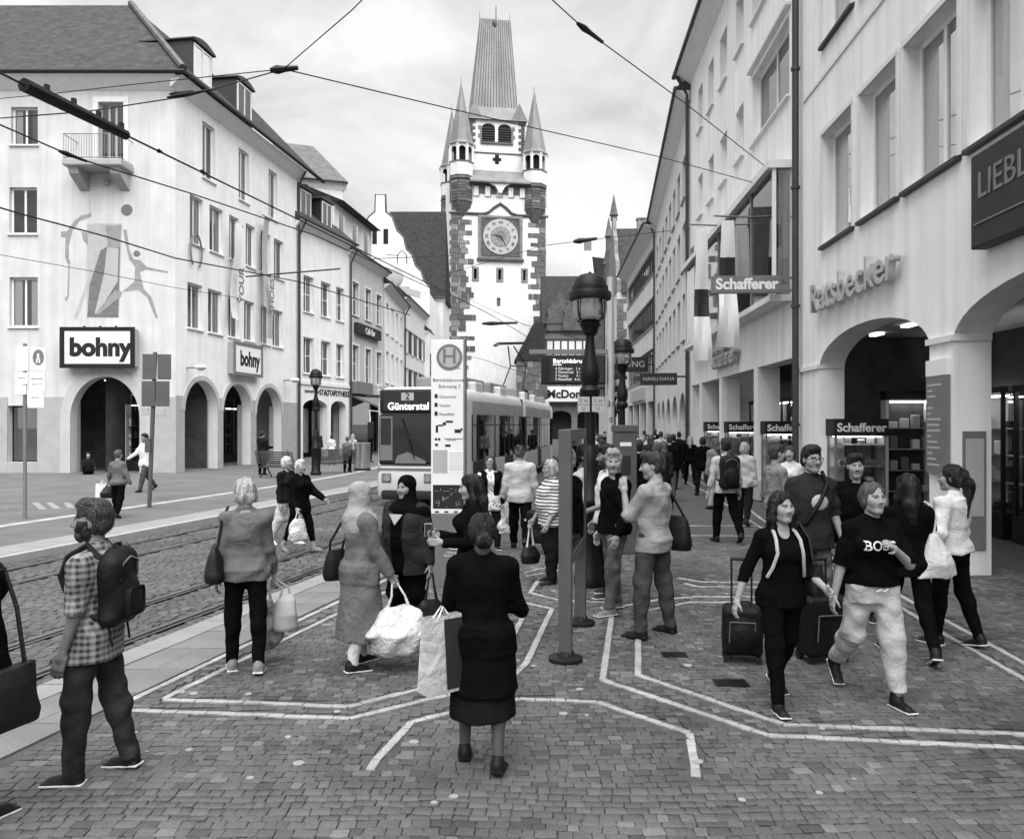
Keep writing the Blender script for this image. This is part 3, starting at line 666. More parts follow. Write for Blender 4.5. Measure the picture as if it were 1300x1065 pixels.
# ---- the row on the left, one house after another towards the tower
def house(name, label, O, E, H, wall, rows, cols, dep=11, rh=4.5, roofm='roof_tile', fm='frame_white', zg=3.6, surround=None, dormers=0, **kw):
    b = Bld(name, label, O, E, H, dep, wall, 'houses along the street', zg=zg, ad=2.5)
    for (z0, z1) in rows:
        for c0, c1 in cols: b.win(c0*b.L, c1*b.L, z0, z1, 2, kw.get('wrows', 2), .07, fm=fm, surround=surround, curtain=.2 if rng.random() < .6 else 0, shutter=kw.get('shutter'))
    return b
C = house('pale_house', 'pale plastered house with two curved dormers beside the white street wing', B_E, (-10.66, 51.5), 13.7, 'plaster_bright', [(5.0, 7.1), (8.6, 10.7)], [(.1, .28), (.42, .6), (.72, .88)], surround='trim_light')
C.hole(.1*C.L, .55*C.L, 0, 3.5, .5); C.hole(.62*C.L, .94*C.L, 0, 3.5, .5)
C.finish(); C.roof(5.0, .45, 'roof_tile')
C.piers('pier', 'plaster_pale', .5, 3.3, [(0, .1*C.L), (.55*C.L, .62*C.L), (.94*C.L, C.L)])
for t in (.22, .62): dormer(C, t*C.L, 1.5, .3, 13.9, 2.0, 3, 'wood_dark', 'zinc')
C.pipe(.05, 13.3); chimney(C, .5*C.L, 5, 18.2, 1.4, .6, .6, 'plaster_pale', 2)
C.box('shop_window', 'shop_glass', .1*C.L, .94*C.L, .9, .92, .3, 3.0)
C.box('string_course', 'trim_light', 0, C.L, -.08, -.002, 4.35, 4.55)
C2 = Bld('tall_gable_house', 'tall plain gable behind the pale house', (-15.5, 52), (-11.5, 53.5), 18.3, 8, 'plaster_pale', 'houses along the street'); C2.finish(); C2.roof(3.6, .3, 'roof_tile_pale', hip0=0, hip1=1.5)
Dh = house('grey_house', 'mid grey house with an attic storey between the pale house and the small white house', (-10.66, 51.5), (-9.6, 59.3), 13.4, 'plaster_grey', [(4.9, 7.3), (9.3, 11.5)], [(.08, .24), (.42, .58), (.74, .9)], surround='trim_light', zg=4.4)
Dh.hole(.06*Dh.L, .94*Dh.L, 0, 3.9); Dh.finish(); Dh.roof(2.0, .4, 'zinc', run=2.6)
Dh.box('attic_wall', 'plaster_pale', 0, Dh.L, 1.0, 9, 13.5, 16.6)
for t in (.08, .42, .74):
    o = Dh.box('attic_window', 'frame_white', t*Dh.L, (t+.16)*Dh.L, .95, .998, 14.0, 16.2); Dh.box('pane', 'glass', t*Dh.L+.12, (t+.16)*Dh.L-.12, .92, .948, 14.1, 16.1, o)
mb = MB(); mb.prism([(.3, 16.6), (5, 18.6), (9.5, 16.6)], -.2, Dh.L+.2, 'x'); mb.build('attic_roof', 'roof_tile', Dh.root)
mb = MB(); mb.prism([(-2.4, 3.05), (-2.3, 2.95), (-.05, 3.85), (-.05, 4.0)], .05*Dh.L, .97*Dh.L, 'x'); mb.build('awning', 'sign_mid', Dh.root)
Dh.pipe(.05, 13.0); Dh.box('shop_window', 'shop_glass', .06*Dh.L, .94*Dh.L, .5, .52, 0, 3.9)
Eh = house('small_white_house', 'small white house with a low eave past the grey house', (-9.6, 59.3), (-9.75, 71), 12.6, 'plaster_bright', [(5.2, 7.6), (9.0, 11.3)], [(.06, .17), (.3, .41), (.54, .65), (.78, .89)], surround='trim_light', zg=3.8)
Eh.hole(.06*Eh.L, .94*Eh.L, 0, 3.6); Eh.finish(); Eh.roof(4.2, .5, 'roof_tile'); Eh.pipe(Eh.L-.1, 12.2)
# stepped gable house with the big steep roof
Fh = house('stepped_gable_house', 'white house with a curved stepped gable and a steep dark roof, next to the tower', (-9.75, 71.2), (-9.3, 84), 13.5, 'plaster_pale', [(5, 7.2), (8.6, 10.8)], [(.06, .18), (.3, .42), (.55, .67), (.8, .92)], shutter='wood_dark')
Fh.finish(); Fh.roof(3.2, .4, 'roof_tile', run=3)
Gb = Bld('gable_hall', 'tall white hall whose stepped gable rises over the houses', (-19.3, 84), (-8.8, 84), 16, 9, 'plaster_bright', 'houses along the street')
Gb.finish()
mb = MB(); gh = [(5.25, 16), (5.2, 16.6), (4.6, 17.2), (4.3, 18.2), (3.7, 18.8), (3.3, 20.0), (2.7, 20.6), (2.4, 21.9), (1.7, 22.6), (1.2, 24.0), (.5, 24.6), (.45, 26.4)]; gz = [(5.25-a, c) for a, c in gh]+[(5.25+a, c) for a, c in reversed(gh)]
mb.prism(gz, -.02, .5, 'y'); gw = mb.build('gable', 'plaster_bright', Gb.root)
mb = MB(); mb.tube([(x, .24, z+.1) for x, z in gz[1:-1]], .2, 6); mb.build('gable_coping', 'slate_stone', gw)
for x in (4.4, 5.6): Gb.box('gable_slit', 'dark_room', x, x+.5, -.05, -.025, 21.2, 22.8, gw)
mb = MB(); mb.prism([(0.3, 16), (5.25, 23.4), (10.2, 16)], .5, 9, 'y'); mb.build('roof', 'roof_tile', Gb.root)
R5 = Bld('steep_roof_house', 'house with a very steep dark tiled roof standing against the tower', (-15.2, 94), (-8.2, 94), 17, 8, 'plaster_pale', 'houses along the street')
for z0 in (5, 9): 
    for c in (.1, .4, .7): R5.win(c*R5.L, (c+.18)*R5.L, z0, z0+2, 2, 1, .07)
R5.finish(); R5.roof(11.3, .3, 'roof_tile', run=4)
Rb = house('narrow_bay_house', 'narrow house with a wooden bay window close to the tower', (-9.3, 84), (-9.6, 96), 12, 'plaster_pale', [(4.6, 6.6), (7.8, 9.8)], [(.08, .22), (.34, .48), (.6, .74)], shutter='timber')
Rb.finish(); Rb.roof(5, .5, 'roof_tile'); Rb.box('bay', 'timber', .35*Rb.L, .7*Rb.L, -1.2, -.01, 6.5, 10.5, bev=.1); Rb.box('bay', 'wood_dark', .05*Rb.L, .2*Rb.L, -1.0, -.01, 7.2, 9.6, bev=.1)
mb = MB(); mb.prism([(-1.5, 10.5), (-.01, 12.2), (-.01, 10.5)], .32*Rb.L, .73*Rb.L, 'x'); mb.build('bay_roof', 'roof_tile', Rb.root)
# ---- right side
fxr = lambda Y: 5.4+.055*Y
def seg(Ya, Yb): return (fxr(Yb), Yb), (fxr(Ya), Ya)         # left end seen from the street is the far one
R1 = Bld('arcade_building', 'light plaster building with wide shallow arches and tall windows, right', *seg(-12, 17.4), 17.5, 10, 'plaster_cool', zg=3.92, ad=3.6)
q = lambda px: R1.x(px)
zs0, zs1 = 5.62, 7.85
for p0, p1 in ((1045, 1083), (1093, 1140), (1150, 1218), (1232, 1330)): R1.win(q(p0), q(p1), zs0, zs1, 1 if p1-p0 < 60 else 2, 1, .10, y=.2, curtain=.8, sill='frame_dark', surround='trim_light', sw=.04, glass='glass_bright')
for p0, p1 in ((1045, 1083), (1093, 1140), (1150, 1218), (1232, 1330)): R1.win(q(p0), q(p1), 9.65, 11.9, 1 if p1-p0 < 60 else 2, 1, .10, y=.2, curtain=.8, sill='frame_dark', surround='trim_light', sw=.04, glass='glass_bright')
R1.hole(q(1040), q(1180), 0, 3.83, .66); R1.hole(q(1210), q(1210)+4.7, 0, 3.83, .66)
R1.finish()
R1.piers('pier', 'plaster_cool', .46, 3.17, [(.0, q(1040)), (q(1180), q(1210)), (q(1210)+4.7, R1.L)])
for a, b in ((.0, q(1040)), (q(1180), q(1210)), (q(1210)+4.7, R1.L)): R1.box('impost', 'trim_light', max(0, a-.03), b+.03, -.05, .50, 3.175, 3.26)
for xl_ in (1.1, 2.6, 4.4, 7.6, 9.2): R1.box('ceiling_light', 'lamp_glow', xl_-.2, xl_+.2, 1.15, 1.3, 3.87, 3.91)
R1.box('shop_window', 'shop_glass', q(1070), q(1140), 3.0, 3.02, .3, 2.6); R1.box('shop_fascia', 'sign_dark', q(1060), R1.L, 2.95, 3.1, 2.75, 3.2)
for i in range(5): R1.box('ceiling_light', 'lamp_glow', q(1100)+i*.45, q(1100)+i*.45+.25, 2.7, 2.78, 3.34, 3.38)
for i in range(6): R1.box('shop_display', ['sign_grey', 'trim_light', 'sign_mid'][i % 3], q(1065)+i*.8, q(1065)+i*.8+.5, 3.2, 3.45, .4, 1.2+.35*(i % 3), bev=.04)
for zz in (1.0, 1.5, 2.0): R1.box('shop_shelf', 'trim_light', q(1160), q(1160)+1.5, 3.15, 3.5, zz, zz+.05)
xq = R1.x(1210); R1.box('poster_board', 'sign_mid', xq+.002, xq+.03, .12, .42, .35, 1.95); R1.box('poster', 'sign_grey', xq+.031, xq+.036, .15, .39, .8, 1.85)
R1.box('lit_poster', 'added_glow', q(1128), q(1128)+.7, 3.45, 3.5, .9, 2.3); R1.box('door_frame', 'frame_white', q(1142), q(1142)+.1, 2.96, 3.0, 0, 2.6); R1.box('door_frame', 'frame_white', q(1150), q(1150)+.1, 2.96, 3.0, 0, 2.6)  # glowing panel added to lighten the arcade interior, beside the door posts
for i in range(8): R1.box('shop_goods', ['sign_white', 'sign_grey', 'sign_mid', 'trim_light'][i % 4], q(1160)+.1+.34*(i % 4), q(1160)+.32+.34*(i % 4), 3.2, 3.4, 1.06+.5*(i//4), 1.25+.5*(i//4)+.05*(i % 3), bev=.02)
for i in range(4): R1.box('shop_lamp', 'lamp_glow', q(1160)+.2+i*.35, q(1160)+.3+i*.35, 3.2, 3.3, 2.62, 2.66)
R1.box('arcade_end_wall', 'dim_room', .2, .34, .47, 3.58, 0, 3.9); R1.pipe(.12, 17.2, .075); R1.box('string_course', 'trim_light', 0.3, R1.L, -.03, -.002, 9.0, 9.08)  # dark sheet over the end wall: arcade shade put into its colour
mb = MB(); mb.box(0, R1.L, -.4, 10, 17.5, 17.9); mb.build('roof', 'zinc', R1.root)
# shop building with the big display window
R2 = Bld('shop_building', 'light plaster shop building with a long projecting display window and pillars', *seg(17.4, 31.6), 16.0, 10, 'plaster_cool', zg=4.6, ad=3.4)
q = lambda px: R2.x(px)
def ywin(b, Y, w): x = b.L-(Y-17.4)/.9985; return x-w/2, x+w/2
wb = R2.win(q(955), q(1002), 9.65, 11.5, 2, 1, .09, y=.2, blind=.9, sill='trim_light', head='trim_light')
for p0, p1 in ((934, 944), (914, 923), (899, 906), (886, 892)): R2.win(q(p0), q(p1), 9.8, 11.3, 1, 1, .08, y=.2, blind=.6, sill='trim_light')
for p0, p1 in ((955, 985), (934, 944), (914, 923), (899, 906), (886, 892)): R2.win(q(p0), q(p1), 13.0, 14.6, 1, 1, .08, y=.2, blind=.8, sill='trim_light')
R2.win(q(874.5), q(881), 6.4, 9.0, 1, 1, .08, y=.2, sill='trim_light')
PIL = [(957, 21.4), (913, 26.0), (888, 29.6)]
xs_ = [(q(p)-.0, q(p)+.42) for p, _ in PIL]
edges = [R2.L-.02]+[v for x0, x1 in xs_ for v in (x1, x0)]
R2.hole(xs_[0][1], R2.L-.35, 0, 3.55); R2.hole(xs_[1][1], xs_[0][0], 0, 3.55); R2.hole(xs_[2][1], xs_[1][0], 0, 3.55); R2.hole(.5, xs_[2][0], 0, 3.55)
R2.finish()
R2.piers('pillar', 'plaster_cool', .58, 3.54, [(0.02, .5), *xs_, (R2.L-.35, R2.L-.02)])
for x0, x1 in xs_: R2.box('pillar_base', 'plaster_grey', x0-.03, x1+.03, -.03, .62, 0, .55, bev=.02)
# projecting display window
x0, x1 = q(884), q(1004); y0 = -.42
fr = R2.box('display_window_sill', 'trim_light', x0-.1, x1+.1, y0-.08, -.002, 4.86, 5.0); R2.box('display_window_head', 'trim_light', x0-.1, x1+.1, y0-.12, -.002, 7.9, 8.08)
for i in range(7):
    x = x0+(x1-x0)*i/6; R2.box('mullion', 'frame_white' if i in (0, 6) else 'grey_metal', x-.035, x+.035, y0, y0+.08, 5.0, 7.9)
    if i < 6: R2.box('pane', 'glass', x+.04, x0+(x1-x0)*(i+1)/6-.04, y0+.03, y0+.045, 5.0, 7.9)
R2.box('display_back', 'plaster_pale', x0, x1, -.03, -.004, 5.0, 7.9)
R2.box('side_pane', 'glass', x1-.01, x1+.005, y0+.08, -.03, 5.0, 7.9)
for i in range(8): R2.box('display_panel', ['sign_grey', 'sign_mid', 'sign_dark'][i % 3], x1-.5-i*.55, x1-.1-i*.55, -.12, -.06, 5.4+.45*((i*2) % 5), 5.9+.45*((i*2) % 5))
for i in range(5): R2.box('display_curtain', 'curtain', x0+.3+i*1.9, x0+1.0+i*1.9, -.2, -.16, 5.05, 7.85)
R2.box('shop_window', 'shop_glass', .5, R2.L-.4, 2.9, 2.92, .3, 3.0); R2.box('shop_fascia', 'sign_dark', .1, R2.L-.1, 2.6, 2.9, 3.0, 3.5)
for i in range(14): R2.box('shop_display', ['sign_grey', 'trim_light', 'sign_mid'][i % 3], .8+i*.9, 1.2+i*.9, 3.0, 3.3, .4, 1.3+.3*(i % 3), bev=.04)
R2.roof(5, .55, 'roof_tile'); R2.pipe(.1, 15.6, .07)
# display cases against the pillars
def vitrine(b, x0, x1, yin, z1, lab):
    r = empty('display_case', (0, 0, 0)); r.parent = None
    r.matrix_world = b.root.matrix_basis; tag(r, lab, 'display case', 'display cases in front of the shop')
    w = x1-x0
    MB().box(x0, x1, yin, yin+1.05, z1-.34, z1).build('sign_box', 'black', r)
    mb = MB()
    for xx in (x0+.02, x1-.06):
        for yy in (yin+.02, yin+.98): mb.box(xx, xx+.04, yy, yy+.04, 0.25, z1-.34)
    mb.box(x0, x1, yin, yin+1.04, .12, .25); mb.build('case_frame', 'grey_metal', r)
    MB().box(x0+.1, x1-.06, yin+.1, yin+.95, z1-.37, z1-.345).build('case_lamp', 'lamp_glow', r)
    MB().box(x0+.01, x1-.01, yin+1.0, yin+1.03, .25, z1-.38).build('case_back', 'sign_grey', r)
    for zz in (.75, 1.2, 1.62):
        sh = MB().box(x0+.03, x1-.03, yin+.05, yin+.98, zz, zz+.02).build('shelf', 'light_metal', r)
        for k in range(4):
            m_ = MB(); m_.bbox(-.07, .07, -.06, .06, 0, .1+.12*rng.random(), .02); m_.build('ware', rng.choice(['sign_white', 'sign_grey', 'sign_mid', 'steel']), sh, loc=(x0+(x1-x0)*.5+rng.uniform(-.12, .12), yin+.17+.21*k, zz+.022))
    MB().poly([(x0+w-.008, yin+.06, .25), (x0+w-.008, yin+.98, .25), (x0+w-.008, yin+.98, z1-.35), (x0+w-.008, yin+.06, z1-.35)], [(0, 1, 2, 3)]).build('glass_front', 'shop_glass', r)
    text('lettering', 'Schafferer', .235, 'sign_white', r, (x1+.004, yin+.53, z1-.18), (R(90), 0, R(90)), .003, .006)
    return r
# case panels face the viewer coming down the street: their glass side looks along local +x
vitrine(R2, xs_[0][1]+.02, xs_[0][1]+.52, .06, 2.12, 'display case with dark lettered top against the nearest pillar of the shop')
vitrine(R2, xs_[1][1]+.02, xs_[1][1]+.52, .06, 2.12, 'display case with dark lettered top against the middle pillar of the shop')
vitrine(R2, xs_[2][1]+.02, xs_[2][1]+.52, .06, 2.12, 'display case with dark lettered top against the far pillar of the shop')
vitrine(R1, R1.x(1040)+.03, R1.x(1040)+.53, .12, 2.15, 'display case with dark lettered top inside the first wide arch')
# further houses on the right
R3 = Bld('strip_window_house', 'light house with rows of narrow windows and small arches at street level', (9.5, 52), (7.12, 31.7), 15.4, 10, 'plaster_pale', 'houses along the street', zg=4.0, ad=2.8)
q = lambda px: R3.x(px)
for z0, z1 in ((5.6, 7.6), (8.6, 10.6), (11.6, 13.4)):
    for i in range(8):
        c = .04+.118*i; R3.win(c*R3.L, (c+.07)*R3.L, z0, z1, 1, 1, .07, fm='frame_dark', sill='trim_mid')
for i in range(5): R3.hole((.06+.185*i)*R3.L, (.06+.185*i+.135)*R3.L, 0, 3.4, 1.2)
R3.finish(); R3.roof(4, .5, 'roof_tile'); R3.pipe(.1, 15.0)
R3.piers('pier', 'plaster_pale', .6, 2.2, [(0, .06*R3.L)]+[((.06+.185*i+.135)*R3.L, (.06+.185*(i+1))*R3.L) for i in range(4)]+[((.06+.185*4+.135)*R3.L, R3.L)])
R3.box('shop_window', 'shop_glass', .3, R3.L-.3, 2.4, 2.42, .2, 3)
R4 = Bld('ribbon_window_building', 'modern light building with dark ribbon windows, past the narrow-window house', (10.3, 70.5), (9.5, 52.1), 15.2, 10, 'plaster_pale', 'houses along the street', zg=4.2, ad=2.5)
for z0, z1 in ((5.2, 7.2), (8.7, 10.7), (12.2, 14.0)):
    R4.win(.4, R4.L-.4, z0, z1, 14, 1, .08, fm='frame_dark', sill='trim_mid')
for i in range(4): R4.hole((.05+.24*i)*R4.L, (.05+.24*i+.2)*R4.L, 0, 3.6)
R4.finish(); R4.roof(2.5, .8, 'zinc'); R4.box('sign_board', 'sign_grey', .25*R4.L, .7*R4.L, -.2, -.01, 3.8, 4.7); R4.box('shop_window', 'shop_glass', .3, R4.L-.3, .9, .92, 0, 3.6)
R6 = Bld('stone_gable_house', 'tall stone gabled house with pinnacles and a steep tiled roof, past the ribbon windows', (10.6, 96), (9.9, 74), 14.5, 9, 'plaster_pale', 'houses along the street')
for z0 in (5, 9): 
    for c in (.1, .3, .5, .7): R6.win(c*R6.L, (c+.1)*R6.L, z0, z0+2.4, 2, 1, .07, fm='timber', surround='tower_stone')
R6.finish()
LL = R6.L; mb = MB(); mb.prism([(LL+.4, 14.3), (LL-5, 21.6), (LL-10.4, 14.3)], .35, 14, 'y'); mb.build('roof', 'roof_tile', R6.root)
mb = MB(); mb.prism([(LL, 14.4), (LL, 15.6), (LL-1.2, 16.4), (LL-1.4, 17.6), (LL-2.6, 18.6), (LL-2.9, 20), (LL-4.2, 21.2), (LL-4.6, 22.6), (LL-5.4, 22.6), (LL-5.8, 21.2), (LL-7.1, 20), (LL-7.4, 18.6), (LL-8.6, 17.6), (LL-8.8, 16.4), (LL-10, 15.6), (LL-10, 14.4)], -.02, .35, 'y'); gw = mb.build('gable', 'tower_stone_light', R6.root)
mb = MB(); mb.box(0, LL-10.2, 0, 9, 14.5, 15.2); mb.build('flat_roof', 'zinc', R6.root)
for i in range(7):
    for k in range(2): R6.box('quoin', 'tower_stone_light', R6.L-.002, R6.L+.06, -.06, .55+.3*((i+k) % 2), 8.2+i*.8+k*.4, 8.55+i*.8+k*.4)
for x, z0_, z in ((LL-5, 22.4, 22.8), (LL-10.6, 14.5, 22.0), (LL-13, 14.5, 19.5)):
    mb = MB(); mb.lathe([(.32, z0_), (.32, z), (.46, z+.1), (.36, z+.4), (.03, z+2.2)], 8, (x, .15)); mb.build('pinnacle', 'tower_stone', R6.root)
R6.box('oriel', 'tower_stone', R6.L*.15, R6.L*.4, -1.2, -.01, 6, 15, bev=.2); chimney(R6, LL-5.2, 2.9, 21.2, 1.3, .8, .8)
R7 = Bld('timber_frame_house', 'half timbered house with a fast food shop at street level beside the tower', (4.4, 106), (12.5, 106), 15.5, 9, 'tower_stone_light', zg=4.5, ad=2.5)
for z0, z1 in ((5.2, 7.4), (8.6, 10.6)):
    for i in range(5): R7.win(.5+1.5*i, 1.55+1.5*i, z0, z1, 2, 1, .08, curtain=.6)
R7.hole(.6, 3.6, 0, 3.8, .8); R7.hole(4.4, 7.4, 0, 3.8, .8); R7.finish()
for z in (4.6, 8.0, 11.0, 13.2): R7.box('timber_beam', 'timber', 0, R7.L, -.1, -.002, z, z+.3)
for i in range(9): R7.box('timber_post', 'timber', .1+i*.98, .3+i*.98, -.08, -.002, 11.3, 13.2)
for i in range(8): R7.box('infill_panel', 'plaster_bright', .32+i*.98, 1.06+i*.98, -.05, -.002, 11.32, 13.18)
mb = MB(); mb.prism([(-.6, 15.4), (3.2, 22.5), (9, 15.4)], -.4, R7.L+.3, 'x'); mb.build('roof', 'roof_tile', R7.root)
for xg, zg_ in ((2.0, 19.2), (4.2, 20.6)):
    mb = MB(); p = [(-1.8, 14.5), (-1.8, 16), (-1.5, 16.6), (-1.7, 17.3), (-1.1, 17.9), (-1.2, 18.4), (-.6, 18.8), (-.5, zg_), (0, zg_+.5), (.5, zg_), (.6, 18.8), (1.2, 18.4), (1.1, 17.9), (1.7, 17.3), (1.5, 16.6), (1.8, 16), (1.8, 14.5)]
    mb.prism([(a+xg, c) for a, c in p], -.5 if xg < 3 else -.9, .0, 'y'); mb.build('curled_gable', 'slate_stone', R7.root)
R8 = Bld('pale_gable_house', 'narrow pale gable with a tiled roof rising behind the timber frame house', (9.5, 116), (15, 116), 20, 8, 'plaster_bright', 'houses along the street'); R8.finish()
mb = MB(); mb.prism([(0, 20), (1.2, 27.5), (2.2, 27.5), (3.0, 20)], -.02, .6, 'y'); mb.build('gable', 'plaster_bright', R8.root); mb = MB(); mb.box(1.2, 2.2, 0, .8, 27.5, 29); mb.build('chimney', 'tower_stone_light', R8.root)
mb = MB(); mb.prism([(.5, 20), (2.2, 26.8), (7, 26.2), (7, 20)], .7, 8, 'y'); mb.build('roof', 'roof_tile', R8.root)
# low stone annex in front of the tower
R9 = Bld('stone_annex', 'low rough stone annex with a steep tiled roof leaning on the tower', (.6, 104), (4.3, 104), 10.5, 7, 'tower_stone'); R9.hole(1.0, 2.4, 0, 3.2, .7); R9.finish()
mb = MB(); mb.prism([(-.3, 10.4), (2.3, 15.4), (3.7, 15.4), (3.7, 10.4)], -.2, 7, 'y'); mb.build('roof', 'roof_tile', R9.root)
for i in range(7):
    for k in range(5): R9.box('quoin', 'tower_stone_light' if (i*3+k) % 4 == 0 else 'tower_stone', .02+k*.74+(.3 if i % 2 else 0), .66+k*.74+(.02 if i % 2 else 0), -.05, -.002, 3.6+i*.98, 4.5+i*.98)
# houses closing the view behind the tower
K1 = Bld('far_house', 'pale house behind the steep roof house and the tower', (-24, 125), (-9, 125), 13, 9, 'plaster_pale', 'houses behind the tower'); K1.finish(); K1.roof(5, .4)
K2 = Bld('far_house', 'pale house behind the timber frame house and the tower', (5, 128), (24, 128), 13, 9, 'plaster_pale', 'houses behind the tower'); K2.finish(); K2.roof(5, .4)

# shop windows at the back of the arcades, brightened by added glowing strips
def shopfront(b, x0, x1, yin, z1=2.7):
    n = max(2, int((x1-x0)/.42)); b.box('shop_fill_light', 'shop_fill_light', x0+.1, x1-.1, yin+.10, yin+.16, z1-.06, z1-.03); b.box('shop_back', 'sign_grey', x0, x1, yin+.62, yin+.66, .3, z1)
    b.box('shop_frame', 'dark_metal', x0-.06, x1+.06, yin-.05, yin+.05, z1, z1+.12); b.box('shop_plinth', 'dark_metal', x0-.06, x1+.06, yin-.05, yin+.6, 0, .45)
    for i in range(4): xx = x0+(x1-x0)*i/3; b.box('shop_mullion', 'dark_metal', xx-.03, xx+.03, yin-.04, yin+.02, .45, z1)
    for zz in (.95, 1.45, 1.95): b.box('shop_shelf', 'light_metal', x0+.05, x1-.05, yin+.3, yin+.6, zz, zz+.02)
    for k, zz in enumerate((.46, .98, 1.48, 1.98)):
        for i in range(n):
            if rng.random() < .25: continue
            xx = x0+.1+(x1-x0-.3)*i/n; b.box('shop_goods', rng.choice(['sign_white', 'sign_grey', 'sign_mid', 'sign_dark', 'trim_light', 'leather']), xx, xx+rng.uniform(.1, .24), yin+.34, yin+.55, zz, zz+rng.uniform(.1, .34), bev=.02)
mat('leather', .03, .5, .3, 8, .2)
shopfront(A, ax(104), ax(172), 2.1, 3.4)
for p0, p1 in AR: shopfront(B, B.x(p0)+.3, B.x(p1)-.3, 2.3, 2.9)
q = lambda px: R1.x(px)
shopfront(R1, 1.0, 3.2, 2.6, 2.6); shopfront(R1, 3.6, 6.2, 2.6, 2.6); shopfront(R1, 7.4, 10.4, 2.6, 2.6)
for i in range(4): shopfront(R2, .8+i*3.4, 3.4+i*3.4, 2.2, 2.8)
for i in range(4): shopfront(R3, 1.0+i*4.6, 4.6+i*4.6, 1.8, 2.7)

R1.box('end_window_light', 'shop_fill_light', .45, .51, 1.75, 3.4, 2.5, 2.53); R1.box('end_window_frame', 'dark_metal', .345, .60, 1.6, 3.5, 2.56, 2.75)
for yy in (1.6, 2.5, 3.42): R1.box('end_window_mullion', 'frame_white', .36, .62, yy, yy+.06, .0, 2.55)
for k, zz in enumerate((.6, 1.05, 1.5, 1.95)):
    R1.box('end_window_shelf', 'light_metal', .36, .56, 1.7, 3.4, zz, zz+.02)
    for i in range(7):
        if (i*3+k) % 5: R1.box('shop_goods', ['sign_white', 'sign_grey', 'sign_mid', 'trim_light'][(i+k) % 4], .38, .52, 1.74+i*.23, 1.9+i*.23, zz+.022, zz+.15+.07*((i+k) % 3), bev=.02)
# ------------------------------------------------------------------ gate tower
TH = R(9.7); TW = 13.9
T = Bld('gate_tower', 'tall white medieval gate tower with dark quoins, clock and pointed corner turrets', (-8.75, 113.0), (-8.75+TW*math.cos(TH), 113.0+TW*math.sin(TH)), 37.5, 11.5, 'plaster_bright')
tz = lambda py: T.z(634, py); tx = lambda px: T.x(px)
for p0, p1 in ((599, 608), (630, 639), (661.5, 670)):
    x0, x1, z0, z1 = tx(p0), tx(p1), tz(358), tz(340); T.hole(x0+.3, x1-.3, z0+.3, z1-.25)
    mb = MB(); mb.box(x0, x0+.3, -.1, .2, z0, z1); mb.box(x1-.3, x1, -.1, .2, z0, z1); mb.box(x0+.3, x1-.3, -.1, .2, z0, z0+.3); mb.box(x0+.3, x1-.3, -.1, .2, z1-.25, z1); mb.build('window_surround', 'tower_stone_light', T.root)
T.hole(tx(630.5), tx(635.5), tz(389), tz(378)); T.hole(3.2, 9.2, 0, 6.4, 2.4)
T.finish(reveal=.6)
T.box('window_shutter', 'tower_stone', tx(630.5)+.02, tx(635.5)-.02, .2, .3, tz(389), tz(378))
mb = MB(); xc, hw = 6.2, 3.0
for i in range(14):
    a0, a1 = math.pi*i/14+.012, math.pi*(i+1)/14-.012; f = lambda a, g_: (xc+(hw+g_)*math.cos(a), 4.0+(2.4+g_)*math.sin(a))
    MB().prism([f(a0, 0), f(a0, .8), f(a1, .8), f(a1, 0)], -.12, -.002, 'y').build('voussoir', 'tower_stone', T.root)
# quoins: rough stones, longer and shorter in turn, down both edges
qm = {}
def quoin(x, w, y, z, h, m, xaxis=True):
    key = (round(w, 1), round(h, 2), m, xaxis)
    if key not in qm:
        mb = MB(); (mb.bbox(0, key[0], -.12, .0, 0, h-.05, .04) if xaxis else mb.bbox(-.12, 0, 0, key[0], 0, h-.05, .04)); qm[key] = mb.mesh('quoin', m)
    link('quoin', qm[key], T.root, None, (x, y, z))
ms = ['tower_stone', 'tower_stone', 'slate_stone', 'tower_stone_light']
z = 1.0; i = 0
while z < tz(277):
    h = rng.choice([.55, .7, .85]); k = 1.9+(1.0 if i % 2 else 0)+rng.uniform(-.4, .5)
    if z < tz(345): k += rng.uniform(-.7, .9)
    x = 0.
    while x < k-.3: w = min(rng.uniform(.8, 1.5), k-x); quoin(x+.02, w-.06, 0, z, h, rng.choice(ms)); x += w
    k = 1.6+(1.1 if i % 2 else 0)+rng.uniform(-.4, .5)
    if z < tz(345): k -= rng.uniform(.0, .9)
    x = 0.
    while x < k-.3: w = min(rng.uniform(.8, 1.5), k-x); quoin(TW-x-w+.04, w-.06, 0, z, h, rng.choice(ms)); x += w
    if i % 2: quoin(0, rng.uniform(.9, 1.8), .0, z, h, rng.choice(ms), False)
    z += h; i += 1
# string course rising to a small gable above the clock
zc = tz(273)
mb = MB(); x0, x1 = tx(612), tx(657); xm = tx(635); zt = tz(259)
for P in ([(-.3, zc), (x0, zc)], [(x1, zc), (TW+.3, zc)], [(x0, zc), (x0+.9, zc+.25), (xm-.9, zt-.6), (xm, zt), (xm+.9, zt-.6), (x1-.9, zc+.25), (x1, zc)]): mb.tube([(a, -.12, b) for a, b in P], .2, 6)
mb.build('string_course', 'slate_stone', T.root)
